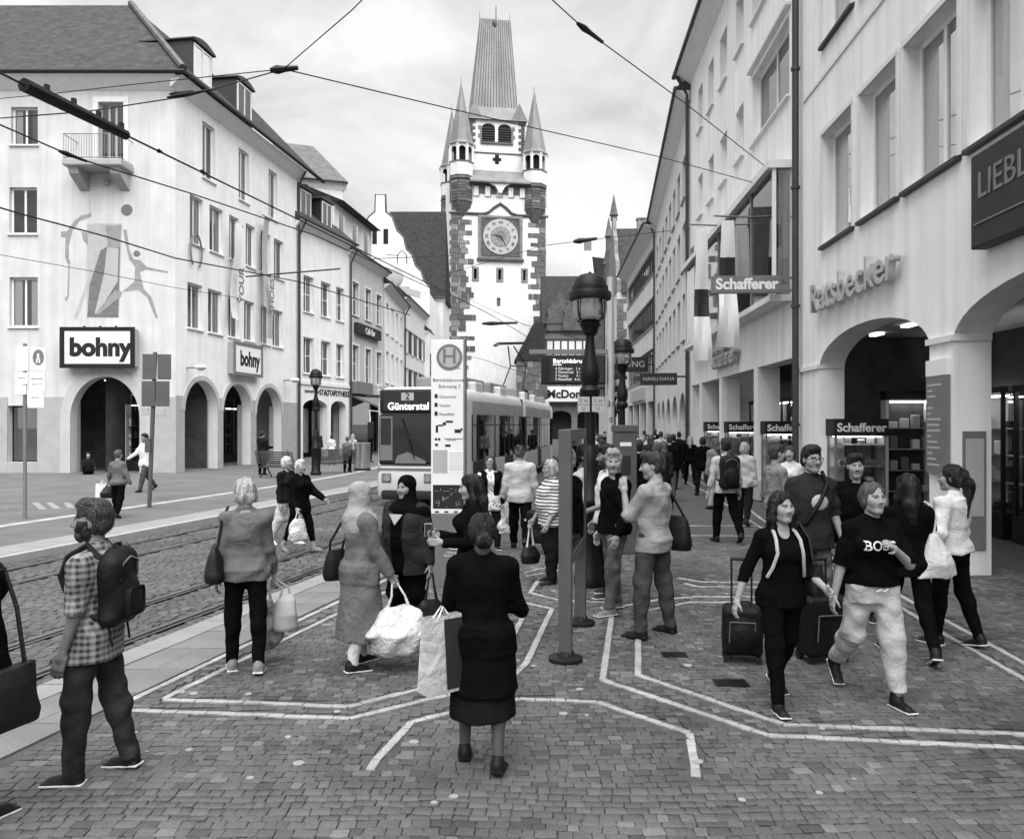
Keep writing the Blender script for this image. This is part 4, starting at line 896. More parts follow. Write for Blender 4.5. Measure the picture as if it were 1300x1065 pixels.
# clock
cx0, cx1, cz0, cz1 = tx(607), tx(663), tz(329), tz(274.5)
ck = T.box('clock_panel', 'tower_stone_light', cx0, cx1, -.25, -.002, cz0, cz1); T.box('clock_field', 'slate_stone', cx0+.55, cx1-.55, -.29, -.252, cz0+.55, cz1-.45, ck)
mb = MB()
for a, b, c, d in ((cx0+.42, cx1-.42, cz1-.45, cz1-.3), (cx0+.42, cx1-.42, cz0+.4, cz0+.55), (cx0+.42, cx0+.55, cz0+.55, cz1-.45), (cx1-.55, cx1-.42, cz0+.55, cz1-.45)): mb.box(a, b, -.36, -.254, c, d)
mb.build('clock_frame', 'tower_stone', ck); T.box('clock_sill', 'slate_stone', cx0-.2, cx1+.2, -.5, -.002, cz0-.3, cz0)
cxm, czm, cr = (cx0+cx1)/2, (cz0+cz1)/2+.05, 2.55
def disc(r, y0, y1, m, nm, n=40, par=None): return MB().prism([(cxm+r*math.cos(2*math.pi*i/n), czm+r*math.sin(2*math.pi*i/n)) for i in range(n)], y0, y1, 'y').build(nm, m, par or ck)
disc(cr, -.40, -.292, 'sign_grey', 'dial'); disc(cr*.57, -.44, -.402, 'sign_mid', 'dial_centre')
for i in range(12):
    a = R(30*i); text('numeral', ['XII', 'I', 'II', 'III', 'IIII', 'V', 'VI', 'VII', 'VIII', 'IX', 'X', 'XI'][i], .55, 'ink', ck, (cxm+cr*.8*math.sin(a), -.405, czm+cr*.8*math.cos(a)), (R(90), a, 0), .012, .012)
for i in range(12):
    a = R(30*i+15); r_ = cr*.42; MB().prism([(cxm+r_*math.sin(a)+.36*math.cos(k*.6283), czm+r_*math.cos(a)+.36*math.sin(k*.6283)) for k in range(10)], -.47, -.442, 'y').build('dial_rosette', 'paint_faint', ck)
for a, L in ((R(-78), 1.5), (R(150), 2.0)):
    s_, c_ = math.sin(a), math.cos(a); MB().prism([(cxm-c_*.1, czm+s_*.1), (cxm+s_*L, czm+c_*L), (cxm+c_*.1, czm-s_*.1)], -.52, -.48, 'y').build('clock_hand', 'ink', ck)
# battlement relief and shed roof between the turrets
zb0, zb1 = tz(258), tz(247); xa, xb = tx(601), tx(667)
T.box('parapet_band', 'tower_stone', xa, xb, -.10, -.002, tz(247)+.0, tz(233))  # band of dark tower stone behind the merlons
n = 5; w = (xb-xa)/(n*2-1)
for i in range(n): T.box('merlon', 'plaster_bright', xa+i*2*w, xa+i*2*w+w, -.22, -.102, zb1-.4, zb1+1.0)
for i in range(n+1): 
    if i: T.box('merlon_edge', 'tower_stone', xa+(i*2-1)*w-.12, xa+(i*2-1)*w+.0, -.26, -.225, zb1-.4, zb1+1.0)
mb = MB(); mb.prism([(-1.2, tz(235)), (-1.2, tz(233)), (1.9, tz(212)), (1.9, tz(235))], xa-.6, xb+.6, 'x'); mb.build('shed_roof', 'lead_roof', T.root)
mb = MB(); xm = (xa+xb)/2
mb.prism([(xm-1.5, tz(235)), (xm-.7, tz(239)), (xm-.35, tz(244)), (xm-.25, tz(247)), (xm+.25, tz(247)), (xm+.35, tz(244)), (xm+.7, tz(239)), (xm+1.5, tz(235))], -.9, -.25, 'y'); mb.build('roof_bracket', 'trim_light', T.root)
# belfry storey
bx0, bx1, bz0, bz1 = tx(598), tx(669), tz(214), tz(146); by0, by1 = 2.0, 9.6
bf = T.box('belfry', 'plaster_bright', bx0, bx1, by0, by1, 36, bz1)
T.box('belfry_string', 'tower_stone', bx0-.1, bx1+.1, by0-.12, by0-.002, tz(190), tz(188.5), bf)
for sgn, x in ((-1, bx0), (1, bx1)):
    for i in range(10):
        z = tz(188)+i*.46; w = .9 if i % 2 else .5; T.box('quoin', 'tower_stone', x if sgn < 0 else x-w, x+w if sgn < 0 else x, by0-.1, by0-.003, z, z+.42, bf)
for p0, p1 in ((614, 631), (635, 652)):
    x0, x1 = tx(p0), tx(p1); z0, z1 = tz(175), tz(151); mb = MB(); mb.box(x0, x1, by0-.03, by0-.002, z0, z1-.7)
    mb.prism([(x0, z1-.7)]+[((x0+x1)/2-(x1-x0)/2*math.cos(math.pi*k/10), z1-.7+.7*math.sin(math.pi*k/10)) for k in range(1, 10)]+[(x1, z1-.7)], by0-.03, by0-.002, 'y'); lo_ = mb.build('louvre_opening', 'dark_room', bf)
    for k in range(6): T.box('louvre', 'wood_dark', x0+.06, x1-.06, by0-.16, by0-.05, z0+.12+k*.36, z0+.26+k*.36, lo_)
    for k in range(4): T.box('surround_stone', 'tower_stone_light', x0-.3-.25*(k % 2), x0-.02, by0-.08, by0-.002, z0+k*.6, z0+k*.6+.55, bf) if p0 < 620 else T.box('surround_stone', 'tower_stone_light', x1+.02, x1+.3+.25*(k % 2), by0-.08, by0-.002, z0+k*.6, z0+k*.6+.55, bf)
T.box('louvre_sill', 'tower_stone', tx(612), tx(654), by0-.25, by0-.002, z0-.3, z0-.02, bf)
mb = MB(); mb.box(tx(628), tx(639), by0-.06, by0-.002, tz(199), tz(195)); mb.box(tx(631), tx(636), by0-.062, by0-.003, tz(203), tz(191)); mb.build('cross_slit', 'dark_room', bf)
# steep roof
r0, r1, zr0, zr1 = tx(594), tx(672), tz(147), T.z(634, 27.5, 5.8)
t0, t1 = T.x(609, 5.8), T.x(647, 5.8); ym = (by0+by1)/2; zm = zr0+2.2
mb = MB(); low = [(r0, by0-.5, zr0), (r1, by0-.5, zr0), (r1, by1+.5, zr0), (r0, by1+.5, zr0)]
ins = .95; mid = [(r0+ins*1.0, by0+.5, zm), (r1-ins*1.4, by0+.5, zm), (r1-ins*1.4, by1-.5, zm), (r0+ins, by1-.5, zm)]
top = [(t0, ym-.45, zr1), (t1, ym-.45, zr1), (t1, ym+.45, zr1), (t0, ym+.45, zr1)]
for a, b in ((low, mid), (mid, top)):
    for i in range(4): mb.poly([a[i], a[(i+1) % 4], b[(i+1) % 4], b[i]], [(0, 1, 2, 3)])
mb.poly(top, [(0, 1, 2, 3)]); mb.poly(low, [(0, 3, 2, 1)])
tr = mb.build('tower_roof', 'lead_roof', T.root)
mb = MB(); nr = 15
for i in range(nr+1):
    f = i/nr; mb.tube([tuple(Vector(mid[0]).lerp(Vector(mid[1]), f)+Vector((0, -.02, 0))), tuple(Vector(top[0]).lerp(Vector(top[1]), f)+Vector((0, -.02, 0)))], .05, 5)
mb.build('roof_seam', 'zinc', tr)
MB().tube([((t0+t1)/2+.2, ym, zr1-.2), ((t0+t1)/2+.2, ym, zr1+2.4)], [.14, .09], 8).build('finial', 'grey_metal', tr)
for x in (t0, t1): MB().tube([(x, ym, zr1), (x, ym, zr1+1.2)], [.07, .04], 6).build('finial', 'grey_metal', tr)
MB().ball(((t0+t1)/2-.1, ym-.6, zr1-.8), (.35, .25, .7)).build('roof_vent', 'zinc', tr)
for x in (tx(604), tx(662)):                                  # small bell-cast gablets at the roof foot
    mb = MB(); mb.prism([(x-1.2, zr0+.1), (x, zr0+2.6), (x+1.2, zr0+.1)], by0-.45, by0+1.2, 'y'); mb.build('roof_gablet', 'lead_roof', tr)
# corner turrets
def turret(x, y, zs, nm='turret'):
    r = 1.75; zcone = zs; mb = MB()
    mb.lathe([(.35, zcone-10.6), (.9, zcone-9.8), (1.55, zcone-8.4), (1.62, zcone-8.2), (1.62, zcone-5.1)], 8, (x, y), R(22.5)); o = mb.build(nm, 'tower_stone', T.root)
    MB().lathe([(1.62, zcone-5.1), (1.85, zcone-4.9), (1.7, zcone-4.5), (1.78, zcone-4.4)], 8, (x, y), R(22.5)).build('turret_moulding', 'slate_stone', o)
    MB().lathe([(1.70, zcone-4.4), (1.80, zcone-2.6)], 8, (x, y), R(22.5)).build('turret_panel', 'trim_light', o)
    MB().lathe([(1.86, zcone-2.6), (1.86, zcone-2.4)], 8, (x, y), R(22.5)).build('turret_moulding', 'tower_stone', o)
    MB().lathe([(1.1, zcone-2.4), (1.1, zcone)], 8, (x, y), R(22.5)).build('turret_core', 'dark_room', o)
    for k in range(8):
        a = R(45*k+22.5); px, py = x+1.72*math.cos(a), y+1.72*math.sin(a); MB().lathe([(.22, zcone-2.4), (.2, zcone-.4), (.3, zcone)], 6, (px, py)).build('turret_column', 'trim_light', o)
        am = R(45*k); c_, s_ = math.cos(am), math.sin(am); mb = MB(); hw = .62
        def PT(u, zz, rr): return (x+rr*c_-u*s_, y+rr*s_+u*c_, zz)
        arc = [(-hw+hw*2*j/8, zcone-.75+.45*math.sin(math.pi*j/8)) for j in range(9)]
        for (u0, z0), (u1, z1) in zip(arc[:-1], arc[1:]):
            mb.poly([PT(u0, z0, 1.66), PT(u1, z1, 1.66), PT(u1, zcone, 1.66), PT(u0, zcone, 1.66)], [(0, 1, 2, 3)]); mb.poly([PT(u0, z0, 1.45), PT(u1, z1, 1.45), PT(u1, zcone, 1.45), PT(u0, zcone, 1.45)], [(0, 1, 2, 3)])
        mb.build('turret_arch', 'trim_light', o)
    MB().lathe([(2.05, zcone), (2.05, zcone+.18), (1.75, zcone+.5), (.06, zcone+9.2), (.03, zcone+10.2)], 8, (x, y), R(22.5)).build('turret_spire', 'lead_roof', o)
    for k in range(14):                                       # courses of stones round the shaft
        for j in range(8):
            a = R(45*j+(22.5 if k % 2 else 0)); rr = 1.58; zz = zcone-8.1+k*.215
            if k % 2 == 0 and math.sin(a-0) < .3:
                w = .52; c_, s_ = math.cos(a), math.sin(a); m_ = MB(); m_.poly([(x+rr*c_-u*s_*w+d*c_, y+rr*s_+u*c_*w+d*s_, zz+h) for d in (-.1, .06) for u in (-1, 1) for h in (0, .36)], [(0, 1, 3, 2), (4, 6, 7, 5), (0, 4, 5, 1), (2, 3, 7, 6), (0, 2, 6, 4), (1, 5, 7, 3)]); m_.build('turret_stone', rng.choice(ms), o)
    return o
turret(tx(586), .55, tz(188)); turret(tx(679), .55, tz(194)); turret(T.x(573.5, 10.2), 10.2, T.z(570, 215, 10.2)); turret(T.x(680, 10.8), 10.8, T.z(680, 200, 10.8))
# stone facing beside the shafts of the turrets above the string course
for sgn in (0, 1):
    for k in range(12):
        z = zc+.4+k*.36; w = 2.2+(.7 if k % 2 else 0); x = 0 if sgn == 0 else TW-w; quoin(x+.03, w-.06, 0, z, .36, rng.choice(ms))
# ------------------------------------------------------------------ signs on the buildings
def on(b, name, label, cat, group=None):
    r = empty(name); r.matrix_world = b.root.matrix_basis; return tag(r, label, cat, group)
# shoe shop signs
r = on(A, 'shop_sign', 'large framed lightbox sign with black lettering over the big arch', 'sign', 'shoe shop signs')
x0, x1, z0, z1 = ax(87), ax(177), az(466), az(419)
MB().box(x0, x1, -.5, -.08, z0, z1).build('sign_case', 'trim_mid', r)
mb = MB()
for a, b_, c, d in ((x0-.06, x1+.06, z0-.08, z0+.09), (x0-.06, x1+.06, z1-.09, z1+.06), (x0-.06, x0+.12, z0+.09, z1-.09), (x1-.12, x1+.06, z0+.09, z1-.09)): mb.box(a, b_, -.56, -.505, c, d)
mb.build('sign_rim', 'dark_metal', r); MB().box(x0+.13, x1-.13, -.53, -.502, z0+.1, z1-.1).build('sign_face', 'sign_white', r)
text('lettering', 'bohny', 1.02, 'black', r, ((x0+x1)/2+.12, -.54, (z0+z1)/2-.02), ext=.008, bold=.045); text('small_lettering', 'SCHUH', .2, 'sign_mid', r, (x0+.42, -.54, (z0+z1)/2), (R(90), R(-90), 0), ext=.006)
for px in (112, 132, 152): MB().tube([(ax(px), -.3, z1), (ax(px), -.3, z1+.14)], .04, 6).build('sign_bolt', 'dark_metal', r)
r = on(B, 'shop_sign', 'smaller framed lightbox sign with black lettering between the street wing arches', 'sign', 'shoe shop signs')
x0, x1 = B.x(289), B.x(325); z0, z1 = B.z(289, 474), B.z(289, 434)
MB().box(x0, x1, -.3, -.01, z0, z1).build('sign_case', 'trim_mid', r)
mb = MB()
for a, b_, c, d in ((x0-.05, x1+.05, z0-.06, z0+.09), (x0-.05, x1+.05, z1-.09, z1+.06), (x0-.05, x0+.12, z0+.09, z1-.09), (x1-.12, x1+.05, z0+.09, z1-.09)): mb.box(a, b_, -.36, -.305, c, d)
mb.build('sign_rim', 'grey_metal', r); MB().box(x0+.13, x1-.13, -.33, -.302, z0+.1, z1-.1).build('sign_face', 'sign_white', r)
text('lettering', 'bohny', .98, 'black', r, ((x0+x1)/2+.15, -.335, (z0+z1)/2), ext=.004, bold=.04, squash=.82)
# loose letters and banners on the street wing
for p, s_, y in ((246, '@', 322), (290, 'YOUR', 340), (330, 'SHOES', 350)):
    r = on(B, 'banner', ['round loop emblem fixed to the street wing', 'pale vertical cloth banner on the street wing, lettered sideways', 'grey vertical cloth banner on the street wing, lettered sideways'][(246, 290, 330).index(p)], 'banner')
    if p == 246:
        mb = MB(); x, z = B.x(246), B.z(246, 320); mb.tube([(x+.45*math.cos(a*.314), -.12, z+.75*math.sin(a*.314)) for a in range(-3, 14)], .05, 6); mb.build('loop', 'sign_mid', r); continue
    x = B.x(p); za_, zb_ = B.z(p, 285 if p == 290 else 277), B.z(p, 405 if p == 290 else 430); mb = MB(); n = 12
    for i in range(n):
        t0, t1 = i/n, (i+1)/n; f = lambda t: -.45-.15*math.sin(t*5+p)
        mb.poly([(x-.4, f(t0), za_+(zb_-za_)*t0), (x+.4, f(t0)+.1, za_+(zb_-za_)*t0), (x+.4, f(t1)+.1, za_+(zb_-za_)*t1), (x-.4, f(t1), za_+(zb_-za_)*t1)], [(0, 1, 2, 3)])
    o = mb.build('cloth', 'curtain' if p == 290 else 'paint_soft', r, True); MB().tube([(x-.6, -.42, za_), (x+.6, -.42, za_)], .03, 6).build('banner_rod', 'grey_metal', r)
    text('lettering', s_, .62, 'sign_mid', r, (x+.02, -.66, (za_*.35+zb_*.65)), (R(90), R(-90), 0), .004, .02)
# wall lamps
for b, px, py in ((B, 237, 467), (B, 360, 483), (C, 360, 483)):
    if b is C: continue
    x, z = b.at(px, py); r = on(b, 'wall_lamp', 'small round floodlight on the wall above the first street wing arch' if px < 300 else 'small round floodlight on the wall by the last street wing arch', 'lamp', 'wall lamps')
    MB().tube([(x, -.002, z), (x, -.6, z)], .04, 6).build('bracket', 'grey_metal', r); MB().lathe([(.1, z-.12), (.26, z), (.2, z+.12)], 10, (x, -.65)).build('lamp_head', 'trim_light', r)
# writing on the pale and grey houses
r = on(C, 'shop_lettering', 'dark lettering above the pale house arches', 'sign'); text('lettering', 'STADTAPOTHEKE', .5, 'ink', r, (.7*C.L, -.02, 3.95), ext=.02); text('small_lettering', 'STADTAPOTHEKE', .22, 'ink', r, (.26*C.L, -.02, 3.95), ext=.01)
r = on(Dh, 'shop_lettering', 'long dark sign board between the grey house windows', 'sign'); MB().box(.12*Dh.L, .78*Dh.L, -.3, -.02, 8.1, 8.8).build('sign_case', 'sign_dark', r); text('lettering', 'Café Bar', .6, 'sign_white', r, (.45*Dh.L, -.31, 8.4), ext=.01)
r = on(Dh, 'shop_sign', 'dark fascia sign box above the grey house awning', 'sign'); MB().box(.02*Dh.L, .45*Dh.L, -.5, -.02, 4.05, 5.1-.25).build('sign_case', 'sign_mid', r); MB().box(.5*Dh.L, .95*Dh.L, -.3, -.02, 4.1, 4.8).build('sign_face', 'sign_grey', r); text('lettering', 'üz', .9, 'sign_white', r, (.7*Dh.L, -.32, 4.42), ext=.01)
# projecting signs on the far left houses
for i, (p, py, Y, w, h) in enumerate(((497, 352, 66, 1.3, 1.6), (520, 365, 74, 2.0, 1.0), (512, 325, 76, .9, .9))):
    c = pz(p, py, Y); r = empty('hanging_sign', (c.x, c.y, c.z), 0, ['round pale hanging sign on the small white house', 'slanted pale hanging sign box on the stepped gable house', 'small flag sign on the stepped gable house'][i], 'sign', 'hanging shop signs')
    if i == 0: MB().ball((0, 0, 0), (w*.8, .15, h*.6), 14).build('sign_body', 'sign_grey', r, True)
    else: MB().prism([(-w/2, .2), (w/2, -h*.4), (w/2, -h), (-w/2, -h*.5)], -.1, .1, 'y').build('sign_body', 'sign_white' if i == 2 else 'sign_grey', r)
    MB().tube([(0, 0, 0), (-1.6, 0, .1)], .04, 6).build('arm', 'dark_metal', r)
# large lettering and sign on the arcade building
r = on(R1, 'shop_lettering', 'raised metal letters on the wall above the first wide arch', 'sign')
s0, s1 = R1.x(1040), R1.x(1150); t = text('lettering', 'Ratsbecker', .78, 'light_metal', r, ((s0+s1)/2, -.14, 4.55), ext=.06, bold=.01); t.scale.x = (s1-s0)/max(.1, t.dimensions.x) if t.dimensions.x else 1
r = on(R1, 'shop_sign', 'dark flat sign panel with thin white outlined letters above the second arch', 'sign')
s0, s1 = R1.x(1232, -.2), R1.x(1232, -.2)+2.6; MB().bbox(s0, s1, -.2, -.01, 4.22, 5.38, .02).build('sign_panel', 'sign_dark', r)
text('lettering', 'LIEBLICH', .46, 'sign_mid', r, (s0+.16, -.205, 4.95), ext=.006, align='LEFT'); MB().box(s0+.1, s1-.1, -.215, -.2, 4.50, 4.52).build('rule', 'sign_mid', r)
# pillar menu board
r = on(R1, 'menu_board', 'tall dark board with rows of small print on the pillar between the arches', 'sign'); s0, s1 = R1.x(1181), R1.x(1207)
MB().box(s0, s1, -.06, -.004, 1.35, 2.72).build('board', 'sign_mid', r); MB().box(s0-.01, s1-.01, -.061, -.005, 2.725, 2.95).build('board_head', 'sign_white', r)
for i in range(15):
    w = (.85, .3, .5, .0, .3, .2, .8, .7, .75, .2, .6, .75, .3, .5, .7)[i]
    if w: MB().box(s0+.05, s0+.05+(s1-s0-.1)*w, -.064, -.061, 2.58-i*.08, 2.61-i*.08).build('print_line', 'sign_grey', r)
# fascia sign, projecting sign and pennants of the shop
r = on(R2, 'shop_sign', 'projecting flat grey sign with white lettering at the downpipe of the shop', 'sign', 'signs of the shop building')
c = R2.x(1004); yy = [-.05, -2.0]
xx = R2.at(1010, 362)[0]-.1; zz = R2.at(1010, 362)[1]
# board stands out from the wall, square to it
L0 = R2.x(1009); zt, zb_ = R2.z(1009, 350), R2.z(1009, 372)
MB().bbox(L0-.06, L0+.06, -1.86, -.3, zb_, zt, .01).build('sign_board', 'sign_mid', r)
text('lettering', 'Schafferer', .34, 'sign_white', r, (L0+.063, -1.08, (zb_+zt)/2), (R(90), 0, R(90)), .006, .012)
mb = MB(); mb.box(L0-.02, L0+.02, -.3, 0, zt-.08, zt-.03); mb.box(L0-.02, L0+.02, -.3, 0, zb_+.03, zb_+.08); mb.build('arm', 'grey_metal', r)
r = on(R2, 'shop_lettering', 'raised letters on the fascia under the long display window', 'sign', 'signs of the shop building')
s0, s1 = R2.x(906), R2.x(948); text('lettering', 'Schafferer', .82, 'sign_grey', r, ((s0+s1)/2, -.14, 4.1), ext=.08, bold=.008)
for i, (px, y0, y1, dk0, dk1) in enumerate(((891, 290, 458, 365, 405), (924, 280, 440, 325, 350))):
    r = on(R2, 'pennant', ['long white cloth pennant with a dark band hanging near the far downpipe', 'long white cloth pennant with a dark band hanging beside the projecting sign'][i], 'pennant', 'pennants of the shop'); x = R2.x(px, -1.0); n = 24
    zt, zb_ = R2.z(px, y0, -1.0), R2.z(px, y1, -1.0)
    mb = MB(); md = MB(); zd0, zd1 = R2.z(px, dk0, -1.0), R2.z(px, dk1, -1.0)
    for k in range(n):
        t0, t1 = k/n, (k+1)/n; f = lambda t: x+.12*math.sin(t*9+i)*t; w = lambda t: .16+.10*t+.16*max(0, t-.7); za_, zb2_ = zt+(zb_-zt)*t0, zt+(zb_-zt)*t1
        for j in range(4):
            a, b_ = j/4*2-1, (j+1)/4*2-1; fold = lambda a_, t: .05*math.sin(a_*4+t*6)*t
            quad = [(f(t0)+fold(a, t0), -1.0+a*w(t0), za_), (f(t0)+fold(b_, t0), -1.0+b_*w(t0), za_), (f(t1)+fold(b_, t1), -1.0+b_*w(t1), zb2_), (f(t1)+fold(a, t1), -1.0+a*w(t1), zb2_)]
            (md if zd1 <= (za_+zb2_)/2 <= zd0 else mb).poly(quad, [(0, 1, 2, 3)])
    mb.build('cloth', 'sign_white', r, True)
    if md.f: md.build('dark_band', 'sign_dark', r, True)
    MB().tube([(x, 0, zt+.05), (x, -1.35, zt+.12)], .025, 6).build('pole', 'grey_metal', r)
r = on(R3, 'shop_sign', 'small dark projecting sign board at the first small arch', 'sign', 'signs of the narrow-window house'); x = R3.x(872); MB().bbox(x-.08, x+.08, -1.9, -.4, 3.65, 4.15, .02).build('sign_board', 'sign_dark', r); text('lettering', 'NANU-NANA', .21, 'sign_grey', r, (x+.085, -1.15, 3.9), (R(90), 0, R(90)), .005); MB().tube([(x, -.4, 4), (x, 0, 4)], .04, 6).build('arm', 'dark_metal', r)
r = on(R4, 'shop_sign', 'dark projecting sign board on the ribbon window building', 'sign'); x = R4.x(828); MB().bbox(x-.1, x+.1, -2.6, -.3, 5.6, 6.6, .02).build('sign_board', 'sign_dark', r); text('lettering', 'iTONG', .6, 'sign_grey', r, (x+.105, -1.45, 6.1), (R(90), 0, R(90)), .005); MB().tube([(x, -.3, 6.1), (x, 0, 6.1)], .05, 6).build('arm', 'dark_metal', r)
r = on(R7, 'shop_sign', 'white fascia sign with heavy black lettering on the timber frame house', 'sign'); MB().box(.3, R7.L-.3, -1.5, -1.2, 5.0, 7.0).build('sign_face', 'sign_white', r); text('lettering', "McDonald's", 1.5, 'black', r, (.6+3.2, -1.52, 5.95), ext=.02, bold=.05)
MB().box(.5, .8, -1.2, 0, 6, 6.3).build('arm', 'dark_metal', r)
# ------------------------------------------------------------------ stop furniture
# tall information pillar of the stop
Yp = 9.9; xl, xr = pz(548, 0, Yp).x, pz(592, 0, Yp).x; zt = pz(0, 432, Yp).z
P = empty('stop_pillar', ((xl+xr)/2, Yp, 0), R(-4), 'tall white stop pillar with a round H emblem, timetables and a grey foot', 'stop pillar'); w = (xr-xl)
pzv = lambda py: pz(0, py, Yp).z; pxv = lambda px: (px-CX)/FPX*Yp-(xl+xr)/2
MB().bbox(-w/2, w/2-.025, -.06, .06, 0, pzv(652), .01).build('foot_panel', 'sign_mid', P)
MB().bbox(-w/2, w/2-.025, -.06, .06, pzv(652)+.003, zt, .01).build('face_panel', 'sign_white', P); MB().bbox(w/2-.024, w/2, -.07, .07, 0, zt+.02, .008).build('side_post', 'grey_metal', P)
em = MB().prism([(pxv(571.5)+.163*math.cos(k*.157), pzv(454)+.163*math.sin(k*.157)) for k in range(40)], -.066, -.06, 'y').build('emblem_ring', 'sign_mid', P)
MB().prism([(pxv(571.5)+.128*math.cos(k*.157), pzv(454)+.128*math.sin(k*.157)) for k in range(40)], -.069, -.0665, 'y').build('emblem_disc', 'sign_grey', em); text('letter', 'H', .26, 'sign_mid', em, (pxv(571.5), -.07, pzv(454)), ext=.001, bold=.004)
def tx_(s, size, py, px=571.5, m='ink', al='CENTER'): return text('print', s, size, m, P, (pxv(px), -.0615, pzv(py)), ext=.0006, align=al)
tx_('310', .035, 468, 583); tx_('Bertoldsbrunnen', .062, 483); tx_('Bahnsteig 3', .06, 491)
for i, (n_, s_) in enumerate((('2', 'Günterstal'), ('3', 'Vauban'), ('5', 'Rieselfeld'))):
    y = 503+i*11; MB().box(pxv(552.5), pxv(556.5), -.063, -.0605, pzv(y+2.6), pzv(y-2.6)).build('line_badge', 'ink', P); tx_(n_, .045, y, 554.5, 'paper'); tx_(s_, .05, y+1, 558.5, 'ink', 'LEFT')
for (a, b_, c, d) in ((554, 557, 540, 549), (557, 563, 539, 541), (563, 567, 536, 540), (567, 576, 534, 536.5), (578, 586, 545, 549.5), (586, 588, 543, 547), (553, 556, 556, 559), (557, 560, 556, 559), (565, 588, 556.5, 557.3), (568, 580, 558.3, 559), (553, 557, 563, 566), (566, 573, 564, 567)): MB().box(pxv(a), pxv(b_), -.0625, -.0605, pzv(d), pzv(c)).build('pictogram', 'ink', P)
MB().box(pxv(550.5), pxv(569), -.0625, -.0605, pzv(600), pzv(571)).build('notice', 'sign_grey', P); MB().box(pxv(570), pxv(589), -.0625, -.0605, pzv(600), pzv(571)).build('timetable', 'paper', P)
for i in range(9): MB().box(pxv(571), pxv(588), -.0632, -.0627, pzv(575+i*2.7), pzv(574.2+i*2.7)).build('print_line', 'sign_grey', P)
MB().box(pxv(556), pxv(564), -.0632, -.0627, pzv(592), pzv(580)).build('print_block', 'paint_soft', P)
mp_ = MB().box(pxv(550.5), pxv(589.5), -.0625, -.0605, pzv(645), pzv(615)).build('route_map', 'ink', P)
for i in range(26):
    a = rng.uniform(552, 586); c = rng.uniform(618, 643); L = rng.uniform(1.5, 6); v = rng.random() < .5
    MB().box(pxv(a), pxv(a+(L if v else .35)), -.0635, -.0627, pzv(c+(.35 if v else L)), pzv(c)).build('route_line', 'sign_grey', mp_)
for a in (553, 565, 577): MB().box(pxv(a), pxv(a+5), -.0625, -.0605, pzv(650), pzv(648)).build('pictogram', 'ink', P)
tx_('VAG', .075, 692, 580, 'sign_white'); tx_('Haltung, Ra', .04, 700, 577, 'sign_white'); tx_('Zentral, Dokum', .04, 704, 577, 'sign_white')
mb = MB(); mb.tube([(pxv(578)+.11*math.cos(k*.5), -.064, pzv(691)+.05*math.sin(k*.5)) for k in range(2, 12)], .004, 4); mb.build('swoosh', 'sign_white', P)
# flat display case on two posts, seen nearly edge on
p1, p2 = Vector(gp(718, 838)), Vector(gp(737, 792)); d = (p2-p1); Ld = d.length
V = empty('notice_case', (p1.x, p1.y, 0), math.atan2(d.y, d.x), 'grey double-sided notice case on two square posts beside the waiting men', 'notice case')
z1 = 2.0; zb_ = .82
for x in (0, Ld):
    po = MB().bbox(x-.055, x+.055, -.055, .055, .02, z1 if x == 0 else zb_+.02, .006).build('post', 'post_grey', V)
    MB().lathe([(.15, 0), (.15, .03), (.08, .05), (.065, .09)], 14, (x, 0)).build('foot_plate', 'dark_metal', po)
fr = MB(); th = .055
fr.box(.057, Ld+.06, -th, th, z1-.10, z1); fr.box(.057, Ld+.06, -th, th, zb_, zb_+.09); fr.box(Ld-.02, Ld+.06, -th, th, zb_+.09, z1-.10); fr.build('case_frame', 'post_grey', V)
MB().box(.06, Ld-.022, -.012, .012, zb_+.09, z1-.1).build('back_board', 'sign_dark', V)
MB().box(.058, Ld-.021, -.045, -.04, zb_+.091, z1-.101).build('glass_pane', 'case_glass', V); MB().box(.058, Ld-.021, .04, .045, zb_+.091, z1-.101).build('glass_pane', 'case_glass', V)
MB().box(.5, Ld-.1, -.02, -.014, 1.2, 1.55).build('poster', 'paint_dim', V)
# old street lamps
def lamp(x, y, s, lab, nm='street_lamp'):
    r = empty(nm, (x, y, 0), 0, lab, 'street lamp', 'old street lamps along the street'); m = 'iron_black'
    MB().lathe([(.20*s, 0), (.21*s, .10), (.17*s, .16), (.155*s, 1.0), (.18*s, 1.05), (.18*s, 1.1), (.135*s, 1.16), (.12*s, 1.5), (.10*s, 1.7), (.07*s, 1.78)], 12).build('base', m, r, True)
    MB().lathe([(.07, 1.78), (.066, 2.4), (.066, 2.46*s)], 12).build('shaft', m, r, True)
    MB().lathe([(.08, 2.40*s), (.12, 2.42*s), (.135, 2.50*s), (.10, 2.56*s), (.13, 2.66*s), (.125, 2.78*s), (.075, 2.95*s), (.055, 3.15*s), (.06, 3.2*s), (.09, 3.22*s), (.11, 3.3*s), (.14, 3.34*s), (.10, 3.4*s)], 14).build('neck', m, r, True)
    la = MB().lathe([(.17, 3.40*s), (.20, 3.42*s), (.215, 3.52*s), (.21, 3.66*s)], 16).build('lantern_glass', 'lantern_glass', r, True)
    MB().lathe([(.06, 3.4*s), (.08, 3.5*s), (.05, 3.62*s)], 10).build('lamp_bulb', 'trim_light', la, True)
    for k in range(4):
        a = R(45+90*k); c_, s_ = math.cos(a), math.sin(a); MB().tube([(.10*c_, .10*s_, 3.36*s), (.2*c_, .2*s_, 3.4*s), (.235*c_, .235*s_, 3.5*s), (.24*c_, .24*s_, 3.68*s)], .011, 5).build('lantern_rib', m, la)
    hd = MB().lathe([(.22, 3.655*s), (.265, 3.66*s), (.275, 3.72*s), (.26, 3.76*s), (.235, 3.77*s), (.23, 3.83*s), (.215, 3.84*s), (.19, 3.92*s), (.13, 3.975*s), (.03, 4.0*s), (.01, 4.02*s)], 20).build('lantern_hood', m, r, True)
    return r
